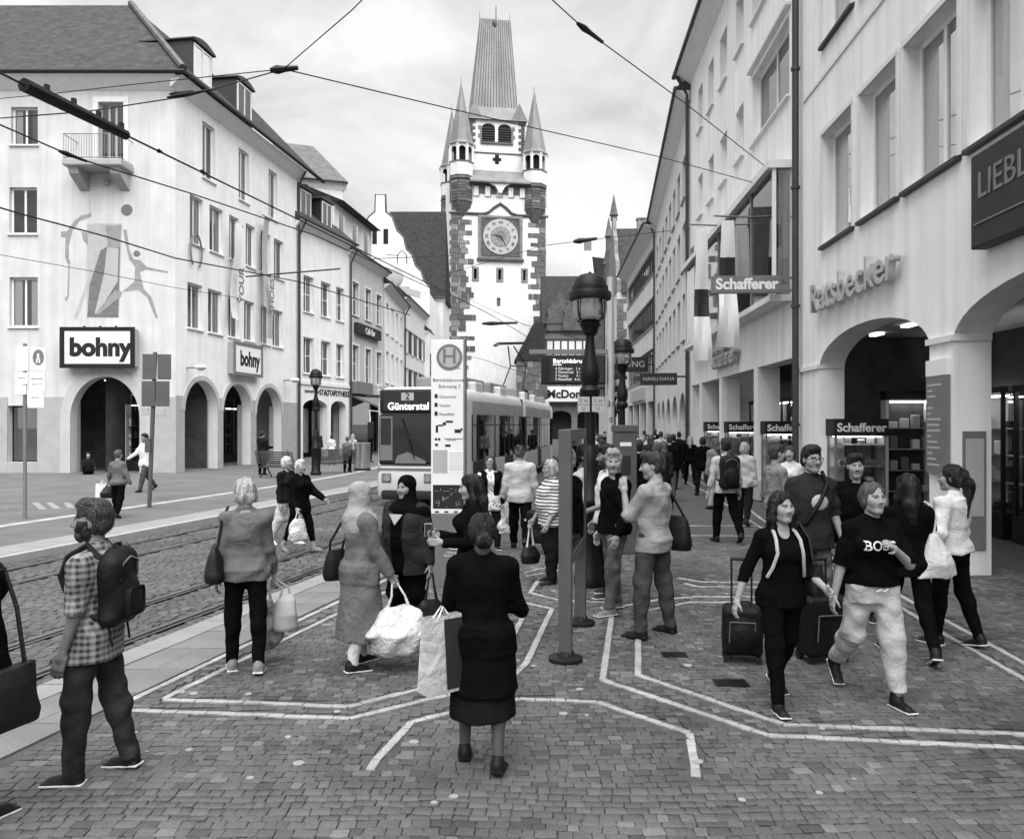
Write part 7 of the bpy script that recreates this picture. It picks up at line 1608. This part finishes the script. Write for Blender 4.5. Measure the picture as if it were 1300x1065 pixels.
def backpack(P, label, m='nylon_black', w=.29, hgt=.44, d=.17, zc=.27, yb=.17, sx=0., tilt=0.):
    c = P['sp']((sx, yb, zc)); S = SDF(); S.box((0, 0, 0), (w/2, d/2, hgt/2), .07, .03); S.ell((0, d*.35, -hgt*.12), (w*.42, d*.42, hgt*.30), .03); S.ell((0, 0, hgt*.40), (w*.42, d*.42, hgt*.16), .03)
    r = empty('backpack', tuple(c), R(P['face']), label, 'backpack'); bo = link('pack', sm_mesh('pack', [S.mesh(.011, .006, 4, (18, 18, 22))], m), r); r.rotation_euler = (R(tilt), 0, R(P['face']))
    MB().bbox(-w*.3, w*.3, d*.62, d*.80, -hgt*.36, hgt*.02, .03).build('front_pocket', m, bo, True); MB().tube([(-w*.36, d*.45, hgt*.15), (-w*.30, d*.52, hgt*.36), (0, d*.52, hgt*.43), (w*.30, d*.52, hgt*.36), (w*.36, d*.45, hgt*.15)], .005, 5).build('zip', 'grey_metal', bo); MB().tube([(-.04, -.01, hgt*.53), (-.03, -.0, hgt*.60), (.03, 0, hgt*.60), (.04, -.01, hgt*.53)], .009, 6).build('grab_loop', m, bo, True)
    for sd in (1, -1):
        a = (sd*.10, yb-.06, .47); pts = [P['sp'](v) for v in ((sd*.10, yb-.06, .45), (sd*.105, .02, .535), (sd*.11, -.10, .46), (sd*.125, -.135, .34), (sd*.17, -.04, .16), (sd*.13, yb-.06, .08))]
        inv = (Matrix.Translation(r.location) @ r.rotation_euler.to_matrix().to_4x4()).inverted(); MB().tube([tuple(inv @ q) for q in pts], .018, 6).build('strap', m, r, True)
        MB().tube([(sd*w*.35, 0, -hgt*.48), (sd*w*.36, .01, -hgt*.62), (sd*w*.33, .02, -hgt*.74)], .007, 5).build('loose_strap', m, r)
    return r
def shoulderbag(P, sd, label, m='leather_black', w=.32, hgt=.26, d=.13, zc=-.02, out=.27, fw=.0, name='handbag', rz=0., seed=2, cross=False):
    c = P['sp']((sd*out, fw, zc)); S = SDF(); S.loft([(-hgt/2, 0, 0, w*.46, d*.5), (-hgt*.3, 0, 0, w*.5, d*.55), (hgt*.2, 0, 0, w*.42, d*.42), (hgt/2, 0, 0, w*.34, d*.2)], .03, 2.8)
    r = sd_thing(name, label, 'bag', tuple(c), R(P['face']+90+rz), S, .011, m, .006, seed); a = P['sp']((sd*.105 if not cross else -sd*.08, .045, .515)); f = Vector((math.cos(R(P['face']+90+rz)), math.sin(R(P['face']+90+rz)), 0))
    sh = P['sp']((sd*.15 if not cross else -sd*.1, .0, .54)); 
    for sg in (-1, 1): strap(r, [c+f*sg*w*.28+Vector((0, 0, hgt*.45)), P['sp']((sd*(out-.03), fw+sg*.07, .22)), P['sp']((sd*.20, sg*.075, .42)), sh] if not cross else [c+f*sg*w*.3+Vector((0, 0, hgt*.45)), P['sp']((sd*.12, -sg*.15, .22)), P['sp']((-sd*.06, -sg*.13, .42)), sh], .011, m)
    return r
def suitcase(p, rz, label, w=.40, hgt=.52, d=.24, soft=True, group='suitcases pulled by the two girls'):
    r = empty('suitcase', (p[0], p[1], 0), rz, label, 'suitcase', group); S = SDF(); S.box((0, 0, .06+hgt/2), (w/2, d/2, hgt/2), .06 if soft else .03, .03)
    if soft: S.ell((0, -d*.3, .06+hgt*.42), (w*.44, d*.42, hgt*.38), .04)
    b_ = link('shell', sm_mesh('shell', [S.mesh(.011, .005 if soft else .001, 8, (16, 16, 16))], 'nylon_black'), r)
    MB().tube([(-w*.32, -d*.55, .10+hgt*.2), (-w*.30, -d*.58, .06+hgt*.72), (w*.30, -d*.58, .06+hgt*.72), (w*.32, -d*.55, .10+hgt*.2)], .006, 5).build('zip', 'grey_metal', b_); MB().tube([(-.08, 0, .05+hgt), (-.06, 0, .09+hgt), (.06, 0, .09+hgt), (.08, 0, .05+hgt)], .012, 6).build('grab_handle', 'rubber', b_, True)
    mb = MB()
    for sx_ in (-.085, .085): mb.tube([(sx_, d*.42, .06+hgt*.9), (sx_, d*.42, .86)], .010, 6)
    mb.tube([(-.095, d*.42, .86), (.095, d*.42, .86)], .016, 8); mb.build('pull_handle', 'dark_metal', r, True)
    for sx_ in (-w*.42, w*.42): MB().tube([(sx_-.02, d*.38, .04), (sx_+.02, d*.38, .04)], .04, 12).build('wheel', 'rubber', r, True)
    for sx_ in (-w*.40, w*.40): MB().box(sx_-.02, sx_+.02, -d*.4, -d*.25, 0, .065).build('foot', 'rubber', r)
    return r
# ------------------------------------------------------------------ the people, placed where they stand
def gx(px, py): return gp(px, py)
def put(px, Y): return ((px-CX)/FPX*Y, Y)
# bearded man, near left
x, y = put(119, 4.6)
p = person(x, y, -92, 1.61, 'm', 'bearded man in a checked shirt with a dark backpack, looking across the street', 'people near the stop', 'skin_tan', 'hair_brown', 'quiff', 'plaid', 'shirt', .5, 'denim_dark', 'trousers', 'shoe_black', 'sole_white', (6, 4, 4), (-8, 4, 6), (2, 5, 14), (-2, 9, 22), beard=.92, collar=True, untuck=.08, head=(14, -4, 0))
backpack(p, 'large dark backpack on the bearded man', w=.28, hgt=.43, d=.15, zc=.25, yb=.155)
# dark figure at the edge
x, y = put(-44, 4.1)
p = person(x, y, 160, 1.66, 'f', 'person in black clothes with a black shoulder bag behind the bearded man', 'people near the stop', 'skin_mid', 'hair_black', 'long', 'cloth_black', 'jacket', 1, 'cloth_black', 'trousers')
shoulderbag(p, -1, 'black leather shoulder bag of the person in black', w=.32, hgt=.30, d=.14, zc=-.24, out=.33)
# woman in the grey sweater
x, y = gx(312, 850)
p = person(x, y, 196, 1.61, 'f', 'woman with short pale hair in a grey sweater carrying shopping, seen from behind', 'people near the stop', 'skin_light', 'hair_grey', 'bob', 'cloth_sweater', 'shirt', 1, 'cloth_black', 'tight', 'shoe_grey', 'sole_white', (4, 3, 4), (-6, 3, 10), (2, 9, 6), (12, 8, 10), build=1.0, legw=1.1, untuck=.02)
shoulderbag(p, 1, 'black slouchy shoulder bag on the woman in the grey sweater', w=.36, hgt=.28, d=.14, zc=.03, out=.26)
h = p['hand'][-1]; carrier(h, 'dark printed shopping bag held by the woman in the grey sweater', 'bag_print', .30, .40, .17, rz=R(70), seed=5, off=(-.06, .0), handle='cloth_white'); carrier(h, 'pale crumpled shopping bag held by the woman in the grey sweater', 'sign_grey', .22, .30, .16, drop=.12, rz=R(20), seed=9, off=(.09, .02))
# two women in headscarves
x, y = gx(457, 846)
p = person(x, y, 128, 1.58, 'f', 'woman in a light headscarf and long grey coat with a white carrier bag', 'people near the stop', 'skin_mid', 'hair_black', None, 'cloth_grey', 'robe', 1, 'cloth_white', 'tight', 'shoe_black', 'sole_white', (8, 3, 6), (-6, 3, 6), (10, 10, 16), (16, 8, 14), build=1.04, hijab='cloth_soft', coat_len=.66, head=(10, 0, 0))
h = p['hand'][-1]; carrier(h, 'bulging white plastic carrier bag held by the woman in the long coat', 'plastic_white', .46, .38, .30, drop=.17, rz=R(10), seed=12, bulge=.9, fold=.016, off=(.03, -.05))
shoulderbag(p, 1, 'small black bag on the back of the woman in the long coat', 'nylon_black', w=.2, hgt=.26, d=.12, zc=.0, out=.22, fw=.14)
x, y = gx(516, 816)
p = person(x, y, -22, 1.58, 'f', 'smiling woman in a black headscarf, dark sweater and open jacket', 'people near the stop', 'skin_mid', 'hair_black', None, 'cloth_black', 'shirt', 1, 'cloth_black', 'loose', 'shoe_black', None, (4, 5, 4), (-3, 5, 4), (4, 14, 8), (8, 12, 20), build=1.2, belly=.05, hijab='cloth_black', jacket=('cloth_char', -.2, .12), head=(-8, 0, 0), untuck=.08)
mb = MB(); c = p['sp']((0, -.185, .37)); r_ = link('necklace', MB().prism([(-.07, .05), (.07, .05), (0, -.05)], -.004, .004, 'y').mesh('necklace', 'sign_grey'), p['o']); r_.location = (0, -.205, p['sp']((0, 0, .36)).z); r_.rotation_euler = (R(-14), 0, 0)
h = p['hand'][1]; carrier(h, 'black handbag with pale flap held by the woman in the black headscarf', 'leather_black', .30, .34, .15, name='handbag', drop=.22, rz=R(25), seed=2, fold=.004)
# woman in the black coat, seen from behind
x, y = gx(612, 968)
p = person(x, y, 176, 1.52, 'f', 'woman in a black coat and skirt with low hair bun, seen from behind', 'people near the stop', 'skin_dark', 'hair_black', 'lowbun', 'cloth_black', 'coat', 1, 'cloth_dark', 'skirt', 'shoe_black', None, (6, 4, 4), (-8, 4, 8), (22, 12, 42), (20, 12, 46), build=1.07, coat_len=.42, skirt_len=.60, head=(12, 6, 0))
bpy.data.objects[p['o'].name]
# lengthen the skirt below the coat is set by coat_len of the skirt
c = pz(561, 772, 4.62); flatbag(c, 'white and dark paper bag held by the woman in the black coat', 'cloth_cream', 'sign_dark', .26, .44, .13, 'paper_bag', R(38), .04)
# woman with long black hair by the pillar
x, y = put(598, 7.15)
p = person(x, y, -78, 1.60, 'f', 'young woman in black with long black hair holding a phone by the stop pillar', 'people near the stop', 'skin_light', 'hair_black', 'long', 'cloth_black', 'shirt', 1, 'cloth_black', 'trousers', 'shoe_black', 'sole_white', (3, 3, 3), (-3, 3, 3), (14, 6, 80), (16, 6, 84), yawR=18, untuck=.1, head=(-4, 6, 0))
r = empty('phone', tuple(p['hand'][-1]+Vector((-.02, -.01, .03))), R(10), 'pale phone in the hand of the woman with long black hair', 'phone'); MB().bbox(-.035, .035, -.005, .005, -.05, .07, .004).build('phone_body', 'sign_grey', r); MB().box(-.031, .031, -.0065, -.0055, -.045, .064).build('phone_screen', 'sign_dark', r)
# woman in the flowered blouse
x, y = gx(622, 697)
p = person(x, y, 8, 1.55, 'f', 'woman with dark glasses in a white flowered blouse beside the tram', 'people near the stop', 'skin_light', 'hair_brown', 'long', 'flower_print', 'shirt', .75, 'cloth_dark', 'trousers', glasses=True, untuck=.12, jacket=('cloth_black', .05), head=(-15, -4, 0))
carrier(p['hand'][1], 'small white bag held by the woman in the flowered blouse', 'plastic_white', .2, .24, .12, rz=R(20), seed=4)
# man in the light jacket
x, y = gx(660, 697)
p = person(x, y, 176, 1.73, 'm', 'man in a pale jacket and dark cap walking away along the tram', 'people near the stop', 'skin_light', 'hair_mid', 'buzz', 'cloth_cream', 'jacket', 1, 'cloth_black', 'trousers', 'shoe_black', None, (14, 3, 4), (-16, 3, 30), (-4, 12, 14), (4, 12, 14), build=1.05, cap='cloth_char', collar=True)
x2, y2 = gx(682, 702); r = empty('shopping_trolley', (x2, y2, 0), R(-20), 'dark two-wheeled shopping trolley beside the woman in stripes', 'trolley')
S = SDF(); S.box((0, 0, .42), (.15, .12, .26), .04, .03); link('trolley_bag', sm_mesh('trolley_bag', [S.mesh(.013, .008, 3)], 'nylon_black'), r)
MB().tube([(-.13, .15, .12), (-.13, .2, .95), (.13, .2, .95), (.13, .15, .12)], .012, 6).build('frame', 'grey_metal', r)
for sx_ in (-.19, .19): MB().tube([(sx_-.015, .14, .09), (sx_+.015, .14, .09)], .09, 16).build('wheel', 'rubber', r, True)
# woman in stripes
x, y = gx(699, 739)
p = person(x, y, -72, 1.60, 'f', 'stout grey-haired woman with glasses in a striped top', 'people near the stop', 'skin_light', 'hair_grey', 'bob', 'striped_knit', 'shirt', .75, 'cloth_dark', 'loose', 'shoe_black', None, (4, 4, 4), (-3, 4, 4), (6, 10, 24), (10, 10, 20), build=1.15, belly=.06, glasses=True, untuck=.02)
r_ = SDF(); carrier(p['hand'][-1], 'black handbag with white strap held by the woman in stripes', 'leather_black', .26, .24, .13, name='handbag', drop=.26, rz=R(20), handle='cloth_white', fold=.003)
# man in the white shirt behind
x, y = gx(771, 756)
person(x, y, -80, 1.80, 'm', 'dark-haired man in a white shirt half hidden behind the blond man', 'people near the stop', 'skin_tan', 'hair_black', 'quiff', 'cloth_white', 'tee', .5, 'cloth_black', 'trousers', 'shoe_black', 'sole_white', (3, 4, 3), (-3, 4, 3), (14, 6, 60), (4, 8, 14), beard=.7, head=(-6, 2, 0))
# blond man
x, y = gx(780, 776)
person(x, y, -66, 1.78, 'm', 'blond man in a black sweater and jeans looking towards the viewer', 'people near the stop', 'skin_light', 'hair_blond', 'quiff', 'cloth_black', 'shirt', 1, 'denim_mid', 'trousers', 'shoe_grey', 'sole_white', (14, 7, 8), (-6, 6, 4), (6, 9, 20), (-4, 12, 16), head=(58, 2, 0), untuck=-.01)
# man in the grey polo shirt
x, y = gx(829, 806)
p = person(x, y, -128, 1.79, 'm', 'man in a pale grey polo shirt with hand at his mouth, seen from behind', 'people near the stop', 'skin_light', 'hair_brown', 'short', 'cloth_soft', 'tee', .5, 'cloth_trouser', 'trousers', 'shoe_black', None, (5, 9, 5), (-4, 9, 4), (34, 8, 128), (0, 12, 14), yawL=-22, collar=True, build=1.03, untuck=.03, head=(28, 6, 0))
shoulderbag(p, -1, 'black shoulder bag on the man in the polo shirt', 'nylon_black', w=.30, hgt=.34, d=.16, zc=.02, out=.25, fw=.12)
# man with backpack walking away
x, y = gx(921, 688)
p = person(x, y, 186, 1.81, 'm', 'man in dark clothes with a dark backpack walking away towards the shop', 'people on the shop side', 'skin_light', 'hair_black', 'short', 'check_fine', 'shirt', .8, 'cloth_black', 'trousers', 'shoe_black', None, (10, 3, 4), (-14, 3, 24), (-2, 12, 14), (6, 12, 14))
backpack(p, 'tall dark backpack on the man walking towards the shop', w=.33, hgt=.56, d=.2, zc=.24, yb=.18)
# girl in black with a suitcase
x, y = gx(992, 893)
p = person(x, y, 6, 1.58, 'f', 'girl with long black hair in a black top pulling a suitcase', 'people on the shop side', 'skin_light', 'hair_black', 'long', 'cloth_black', 'tight', .7, 'cloth_black', 'tight', 'shoe_black', 'sole_white', (-12, 2, 22), (14, 2, 4), (10, 10, 62), (-10, 22, 16), neckline=.8, head=(8, -3, 0), untuck=.1)
strapm = 'cloth_pale'
for sd in (1, -1):
    pts = [p['sp'](v) for v in ((sd*.085, .03, .50), (sd*.09, -.06, .475), (sd*.10, -.125, .42), (sd*.105, -.165, .32), (sd*.13, -.125, .2), (sd*.155, -.08, .12))]; inv = p['M'].inverted(); MB().tube([tuple(inv @ q) for q in pts], .013, 6).build('pack_strap', strapm, p['o'], True)
shoulderbag(p, 1, 'black bag on the arm of the girl in black', 'leather_black', w=.24, hgt=.24, d=.12, zc=.10, out=.24, fw=-.06)
x, y = gx(942, 838); suitcase((x, y), R(-14), 'soft black suitcase pulled by the girl with long black hair', .34, .42, .26)
# girl in white trousers
x, y = gx(1108, 889)
p = person(x, y, 2, 1.64, 'f', 'girl in a black lettered shirt and pale trousers pulling a suitcase', 'people on the shop side', 'skin_light', 'hair_mid', 'bun', 'cloth_black', 'tee', .5, 'cloth_cream', 'loose', 'shoe_black', 'sole_white', (12, 3, 4), (-14, 3, 30), (22, 16, 100), (-6, 14, 8), yawL=-52, build=1.05, head=(4, -4, 0), untuck=-.10, cuff=.92)
sh = [c for c in p['o'].children if c.name.startswith('shirt')][0]
t = text('shirt_lettering', 'BOSS', .098, 'sign_white', p['o'], (0, 0, 0), (0, 0, 0), 0, .0012)
bv = BVHTree.FromPolygons([v.co for v in sh.data.vertices], [q.vertices for q in sh.data.polygons]); zc = p['sp']((0, 0, .315)).z
for v in t.data.vertices:
    hit = bv.ray_cast(Vector((v.co.x-.03, -1, zc+v.co.y)), Vector((0, 1, 0))); v.co = (v.co.x-.03, (hit[0].y if hit[0] else -.15)-.004, zc+v.co.y)
t.location = (0, 0, 0); t.rotation_euler = (0, 0, 0)
bw_ = p['sp']((0, -.15, -.035)); MB().tube([(-.05, -.155, bw_.z+.0), (-.02, -.168, bw_.z+.015), (0, -.165, bw_.z+.0), (.025, -.168, bw_.z+.018), (.05, -.155, bw_.z-.005)], .008, 6).build('waist_bow', 'cloth_white', p['o'], True)
x, y = gx(1045, 838); suitcase((x, y), R(10), 'boxy black suitcase pulled by the girl in pale trousers', .40, .50, .24, False)
# man with glasses and a cross strap
x, y = put(1030, 7.9)
p = person(x, y, 8, 1.84, 'm', 'man with glasses in a printed dark shirt with a strap across his chest', 'people on the shop side', 'skin_light', 'hair_black', 'short', 'cloth_char', 'tee', .5, 'cloth_grey', 'trousers', glasses=True, build=1.04, aL=(4, 10, 14), aR=(2, 10, 14), untuck=.06)
inv = p['M'].inverted(); MB().tube([tuple(inv @ p['sp'](v)) for v in ((.12, .02, .545), (.09, -.13, .45), (0, -.16, .28), (-.12, -.15, .10), (-.19, -.04, .0))], .022, 6).build('cross_strap', 'nylon_black', p['o'], True)
MB().ball((0.01, -.145, p['sp']((0, 0, .27)).z), (.09, .02, .08), 12).build('shirt_print', 'sign_grey', p['o'], True)
x, y = put(1086, 8.3)
person(x, y, -14, 1.74, 'm', 'dark-haired person in a black jacket behind the girl in pale trousers', 'people on the shop side', 'skin_light', 'hair_black', 'short', 'cloth_black', 'jacket', 1, 'cloth_black', 'trousers')
# two walking away with tote and white jacket
x, y = gx(1152, 834)
p = person(x, y, 172, 1.64, 'f', 'person in black walking away with a white cloth bag over the shoulder', 'people on the shop side', 'skin_mid', 'hair_black', 'long', 'cloth_black', 'shirt', 1, 'cloth_black', 'tight', 'shoe_black', 'sole_white', (14, 3, 4), (-14, 3, 20), (4, 10, 16), (10, 14, 20), untuck=.04)
c = pz(1188, 700, 6.85); S = SDF(); S.loft([(-.22, .03, 0, .20, .07), (-.1, .02, 0, .17, .09), (.05, 0, 0, .10, .06), (.16, -.02, 0, .04, .03)], .03, 2.4)
r = sd_thing('tote_bag', 'white cloth bag swinging from the shoulder of the person in black', 'bag', tuple(c), R(15), S, .011, 'cloth_white', .010, 6, None, (16, 16, 8)); strap(r, [c+Vector((-.02, 0, .14)), p['sp']((-.24, .04, .40)), p['sp']((-.17, .0, .53))], .012, 'cloth_white'); strap(r, [c+Vector((.0, 0, .14)), p['sp']((-.25, -.05, .38)), p['sp']((-.16, -.02, .535))], .012, 'cloth_white')
x, y = gx(1208, 818)
person(x, y, -152, 1.68, 'f', 'girl in a short white jacket with long dark ponytail walking away', 'people on the shop side', 'skin_mid', 'hair_black', 'ponytail', 'cloth_white', 'jacket', 1, 'cloth_black', 'tight', 'shoe_black', 'sole_white', (7, 3, 4), (-6, 3, 14), (-14, 26, 34), (10, 14, 20), head=(26, 0, 0), untuck=-.10)
# couple by the display cases
x, y = put(986, 11.2); person(x, y, 100, 1.76, 'm', 'man in a pale shirt standing by the display cases', 'people on the shop side', 'skin_light', 'hair_brown', 'short', 'cloth_mid', 'shirt', 1, 'cloth_dark', 'trousers', aR=(10, 8, 50))
x, y = put(1003, 13.0); person(x, y, -30, 1.70, 'f', 'woman in a white top standing close by the display cases', 'people on the shop side', 'skin_light', 'hair_brown', 'bob', 'cloth_white', 'shirt', .6, 'cloth_dark', 'trousers')
# walkers further down the right side
def far(px, Y, face, H, label, top='cloth_dark', bottom='cloth_dark', sex='m', hair='hair_brown', style='short', grp='walkers further down the street', **k):
    x, y = put(px, Y); kw = dict(L=(12, 3, 4), Rr=(-12, 3, 18)); kw.update(k); return person(x, y, face, H, sex, label, grp, 'skin_light', hair, style, top, k.pop('topkind', 'jacket') if 'topkind' in k else 'jacket', 1, bottom, 'trousers', far=True, **{q: v for q, v in kw.items() if q != 'topkind'})
far(876, 26.5, 170, 1.66, 'blond woman in black walking away near the pillars', 'cloth_black', 'cloth_black', 'f', 'hair_blond', 'long', L=(16, 5, 2), Rr=(-14, 5, 8))
far(855, 25, 160, 1.74, 'dark-haired man in a black jacket walking away past the small arches', 'cloth_black', 'cloth_black', 'm', 'hair_black')
far(839, 30, 175, 1.78, 'man in a pale shirt walking away in the crowd', 'cloth_pale', 'cloth_dark')
far(826, 24, 190, 1.72, 'long-haired person in a dark coat in the crowd', 'cloth_char', 'cloth_black', 'f', 'hair_brown', 'long')
far(812, 20, 20, 1.68, 'woman in a grey jacket walking up by the ticket machine', 'cloth_grey', 'cloth_black', 'f', 'hair_black', 'bob')
far(834, 16.5, 170, 1.70, 'brown-haired person hidden behind the man in the polo shirt', 'cloth_dark', 'cloth_dark', 'f', 'hair_mid', 'bob')
far(808, 34, 0, 1.72, 'person in a white top far down by the ribbon windows', 'cloth_white', 'cloth_dark')
far(818, 38, 180, 1.75, 'person in a mid grey jacket far down by the ribbon windows', 'cloth_mid', 'cloth_dark')
far(846, 36, 180, 1.7, 'person in a charcoal jacket far down by the small arches', 'cloth_char', 'cloth_dark', 'f', 'hair_blond', 'long')
far(762, 22, 160, 1.76, 'man in a black jacket behind the lamp post', 'cloth_black', 'cloth_dark')
far(757, 30, 10, 1.70, 'person in a pale jacket far behind the lamp post', 'cloth_pale', 'cloth_dark')
far(768, 36, 10, 1.72, 'person in dark clothes far behind the pale mast', 'cloth_dark', 'cloth_dark')
far(865, 40, 180, 1.72, 'person in a grey jacket far down beside the arches', 'cloth_grey', 'cloth_dark')
far(908, 19.0, 200, 1.72, 'woman with mid brown hair looking at the wares by the middle pillar', 'cloth_mid', 'cloth_pale', 'f', 'hair_mid', 'long', L=(2, 3, 2), Rr=(-2, 3, 2))
for i, (px, Y, f_, H_, t_, b_, sx, hr, st, lb) in enumerate((
    (793, 17.5, 170, 1.70, 'cloth_black', 'cloth_black', 'f', 'hair_black', 'long', 'long-haired woman in black right behind the ticket machine'), (803, 28, 185, 1.8, 'cloth_char', 'cloth_dark', 'm', 'hair_black', 'short', 'tall man in charcoal walking away past the second lamp'),
    (850, 21, 165, 1.78, 'cloth_black', 'cloth_trouser', 'm', 'hair_brown', 'short', 'man in a black coat and grey trousers walking away'), (822, 31, 5, 1.66, 'cloth_pale', 'cloth_dark', 'f', 'hair_black', 'bob', 'woman in a pale coat coming up the street'),
    (832, 45, 5, 1.75, 'cloth_dark', 'cloth_dark', 'm', 'hair_black', 'short', 'person in dark clothes far down the arcade'), (799, 48, 180, 1.72, 'cloth_mid', 'cloth_dark', 'm', 'hair_mid', 'short', 'person in a light jacket far down under the sign boards'),
    (786, 40, 0, 1.70, 'cloth_char', 'cloth_dark', 'f', 'hair_brown', 'long', 'person in charcoal far down behind the pale mast'), (744, 44, 180, 1.74, 'cloth_dark', 'cloth_dark', 'm', 'hair_black', 'short', 'person in dark clothes at the far end of the tram'),
    (752, 26, 175, 1.68, 'cloth_grey', 'cloth_dark', 'f', 'hair_mid', 'bob', 'woman in grey close behind the tall black lamp'), (880, 33, 0, 1.72, 'cloth_white', 'cloth_mid', 'm', 'hair_black', 'short', 'person in a white shirt under the small arches'),
    (811, 15.5, 175, 1.74, 'cloth_black', 'cloth_black', 'm', 'hair_black', 'short', 'man in a black jacket just past the ticket machine'), (842, 19.0, 185, 1.66, 'cloth_char', 'cloth_black', 'f', 'hair_mid', 'long', 'long-haired woman in charcoal walking away behind the polo shirt'),
    (862, 30.0, 175, 1.76, 'cloth_dark', 'cloth_black', 'm', 'hair_black', 'short', 'man in dark clothes walking away past the far display case'), (815, 26.0, 0, 1.64, 'cloth_mid', 'cloth_black', 'f', 'hair_blond', 'bob', 'blond woman in a mid grey jacket coming up the street'),
    (831, 34.0, 180, 1.80, 'cloth_black', 'cloth_black', 'm', 'hair_brown', 'short', 'tall person in black deep in the crowd'), (795, 33.0, 10, 1.70, 'cloth_soft', 'cloth_dark', 'm', 'hair_grey', 'short', 'grey-haired man in a soft grey jacket deep in the crowd'),
    (892, 22.5, 185, 1.70, 'cloth_black', 'cloth_dark', 'f', 'hair_black', 'bob', 'woman in black passing the middle display case'), (765, 17.5, 200, 1.72, 'cloth_black', 'cloth_black', 'm', 'hair_black', 'short', 'man in black between the lamp and the pale mast'),
    (945, 16.0, 150, 1.70, 'cloth_pale', 'cloth_dark', 'f', 'hair_grey', 'bob', 'grey-haired woman in a pale jacket in front of the display cases'))): far(px, Y, f_, H_, lb, t_, b_, sx, hr, st)
# far pavement on the left
x, y = gx(150, 657)
p = person(x, y, 172, 1.49, 'f', 'short-haired person in a grey sweater with two bags on the far pavement', 'people on the far pavement', 'skin_light', 'hair_mid', 'short', 'cloth_grey', 'shirt', 1, 'cloth_black', 'trousers', L=(8, 3, 3), Rr=(-8, 3, 14), aL=(8, 20, 20), aR=(4, 16, 10), far=True)
carrier(p['hand'][1]+Vector((0, 0, .1)), 'dark bag with a white side held by the short-haired person', 'leather_black', .36, .26, .16, drop=.10, rz=R(30), seed=3, fold=.004); flatbag(p['hand'][1]+Vector((-.12, -.06, .12)), 'flat white bag held by the short-haired person', 'sign_white', None, .3, .3, .05, 'paper_bag', R(40), .06)
x, y = gx(184, 624)
person(x, y, -30, 1.80, 'm', 'man in a white shirt striding past the big arch', 'people on the far pavement', 'skin_tan', 'hair_black', 'short', 'cloth_white', 'shirt', 1, 'cloth_trouser', 'trousers', L=(18, 3, 4), Rr=(-18, 3, 20), aL=(-10, 14, 20), aR=(34, 16, 20), far=True, untuck=.08)
x, y = gx(381, 692)
p = person(x, y, 60, 1.58, 'f', 'white-haired woman in a black cardigan crossing the tracks', 'people on the far pavement', 'skin_light', 'hair_white', 'short', 'cloth_black', 'jacket', 1, 'cloth_black', 'tight', 'shoe_grey', None, z=-.11, L=(18, 3, 4), Rr=(-14, 3, 14), aL=(34, 14, 20), aR=(10, 10, 20), cuff=.75, untuck=.06)
carrier(p['hand'][-1], 'white plastic bag held by the white-haired woman', 'plastic_white', .30, .36, .18, drop=.1, rz=R(40), seed=7)
x, y = gx(364, 683)
person(x, y, 66, 1.60, 'f', 'pale-haired woman in light trousers walking beside the white-haired woman', 'people on the far pavement', 'skin_light', 'hair_white', 'bob', 'cloth_dark', 'shirt', 1, 'cloth_white', 'loose', 'shoe_white', None, z=-.11, L=(12, 3, 4), Rr=(-12, 3, 14))
x, y = gx(333, 603); person(x, y, 150, 1.76, 'm', 'person in dark clothes standing at the last arch', 'people on the far pavement', 'skin_light', 'hair_black', 'short', 'cloth_dark', 'jacket', 1, 'cloth_black', 'trousers', far=True, aL=(20, 10, 70), aR=(20, 10, 70))
x, y = gx(441, 600); person(x, y, 170, 1.52, 'm', 'boy in a grey printed shirt by the metal bin', 'people on the far pavement', 'skin_light', 'hair_mid', 'short', 'cloth_grey', 'tee', .5, 'cloth_black', 'trousers', far=True)
x, y = gx(448, 594); person(x, y, 170, 1.58, 'f', 'woman in a pale top behind the boy by the bin', 'people on the far pavement', 'skin_light', 'hair_blond', 'long', 'cloth_pale', 'shirt', 1, 'cloth_dark', 'trousers', far=True)
x, y = gx(470, 587); person(x, y, 90, 1.80, 'm', 'tall person in black standing under the awning', 'people on the far pavement', 'skin_light', 'hair_black', 'short', 'cloth_black', 'jacket', 1, 'cloth_black', 'trousers', far=True)
x, y = gx(421, 590); person(x, y, 180, 1.5, 'f', 'dark-haired person in a white top in front of the pale house', 'people on the far pavement', 'skin_light', 'hair_black', 'short', 'cloth_white', 'tee', .5, 'cloth_mid', 'trousers', far=True)
x, y = gx(403, 588); person(x, y, 180, 1.74, 'm', 'person in a dark jacket behind the lamp by the benches', 'people on the far pavement', 'skin_light', 'hair_black', 'short', 'cloth_char', 'jacket', 1, 'cloth_dark', 'trousers', far=True)
# someone sitting low in the big arch
x, y = put(112, 32.2); person(x, y, 30, 1.7, 'm', 'person in dark clothes sitting on the ground in the big arch', 'people on the far pavement', 'skin_light', 'hair_black', 'short', 'cloth_dark', 'jacket', 1, 'cloth_black', 'trousers', far=True, sit=True, L=(96, 12, 118), Rr=(92, 14, 110), z=-.36, aL=(30, 10, 50), aR=(30, 10, 50))

# passengers behind the tram windows
for i, (lx, ly, f_, lb, t_) in enumerate(((.62, 3.0, 10, 'passenger in dark clothes by the front side window of the tram', 'cloth_dark'), (.60, 5.6, -30, 'passenger in a pale top by a middle window of the tram', 'cloth_pale'), (.2, 7.2, 40, 'passenger in black standing by the tram door', 'cloth_black'))):
    q = Matrix.Translation(TR.location) @ Matrix.Rotation(TR.rotation_euler.z, 4, 'Z') @ Vector((lx, ly, 0)); person(q.x, q.y, f_+60, 1.66, 'm' if i % 2 else 'f', lb, 'passengers in the tram', 'skin_light', 'hair_black', 'short' if i % 2 else 'bob', t_, 'shirt', 1, 'cloth_dark', 'trousers', far=True, z=.18 if i < 2 else .40)
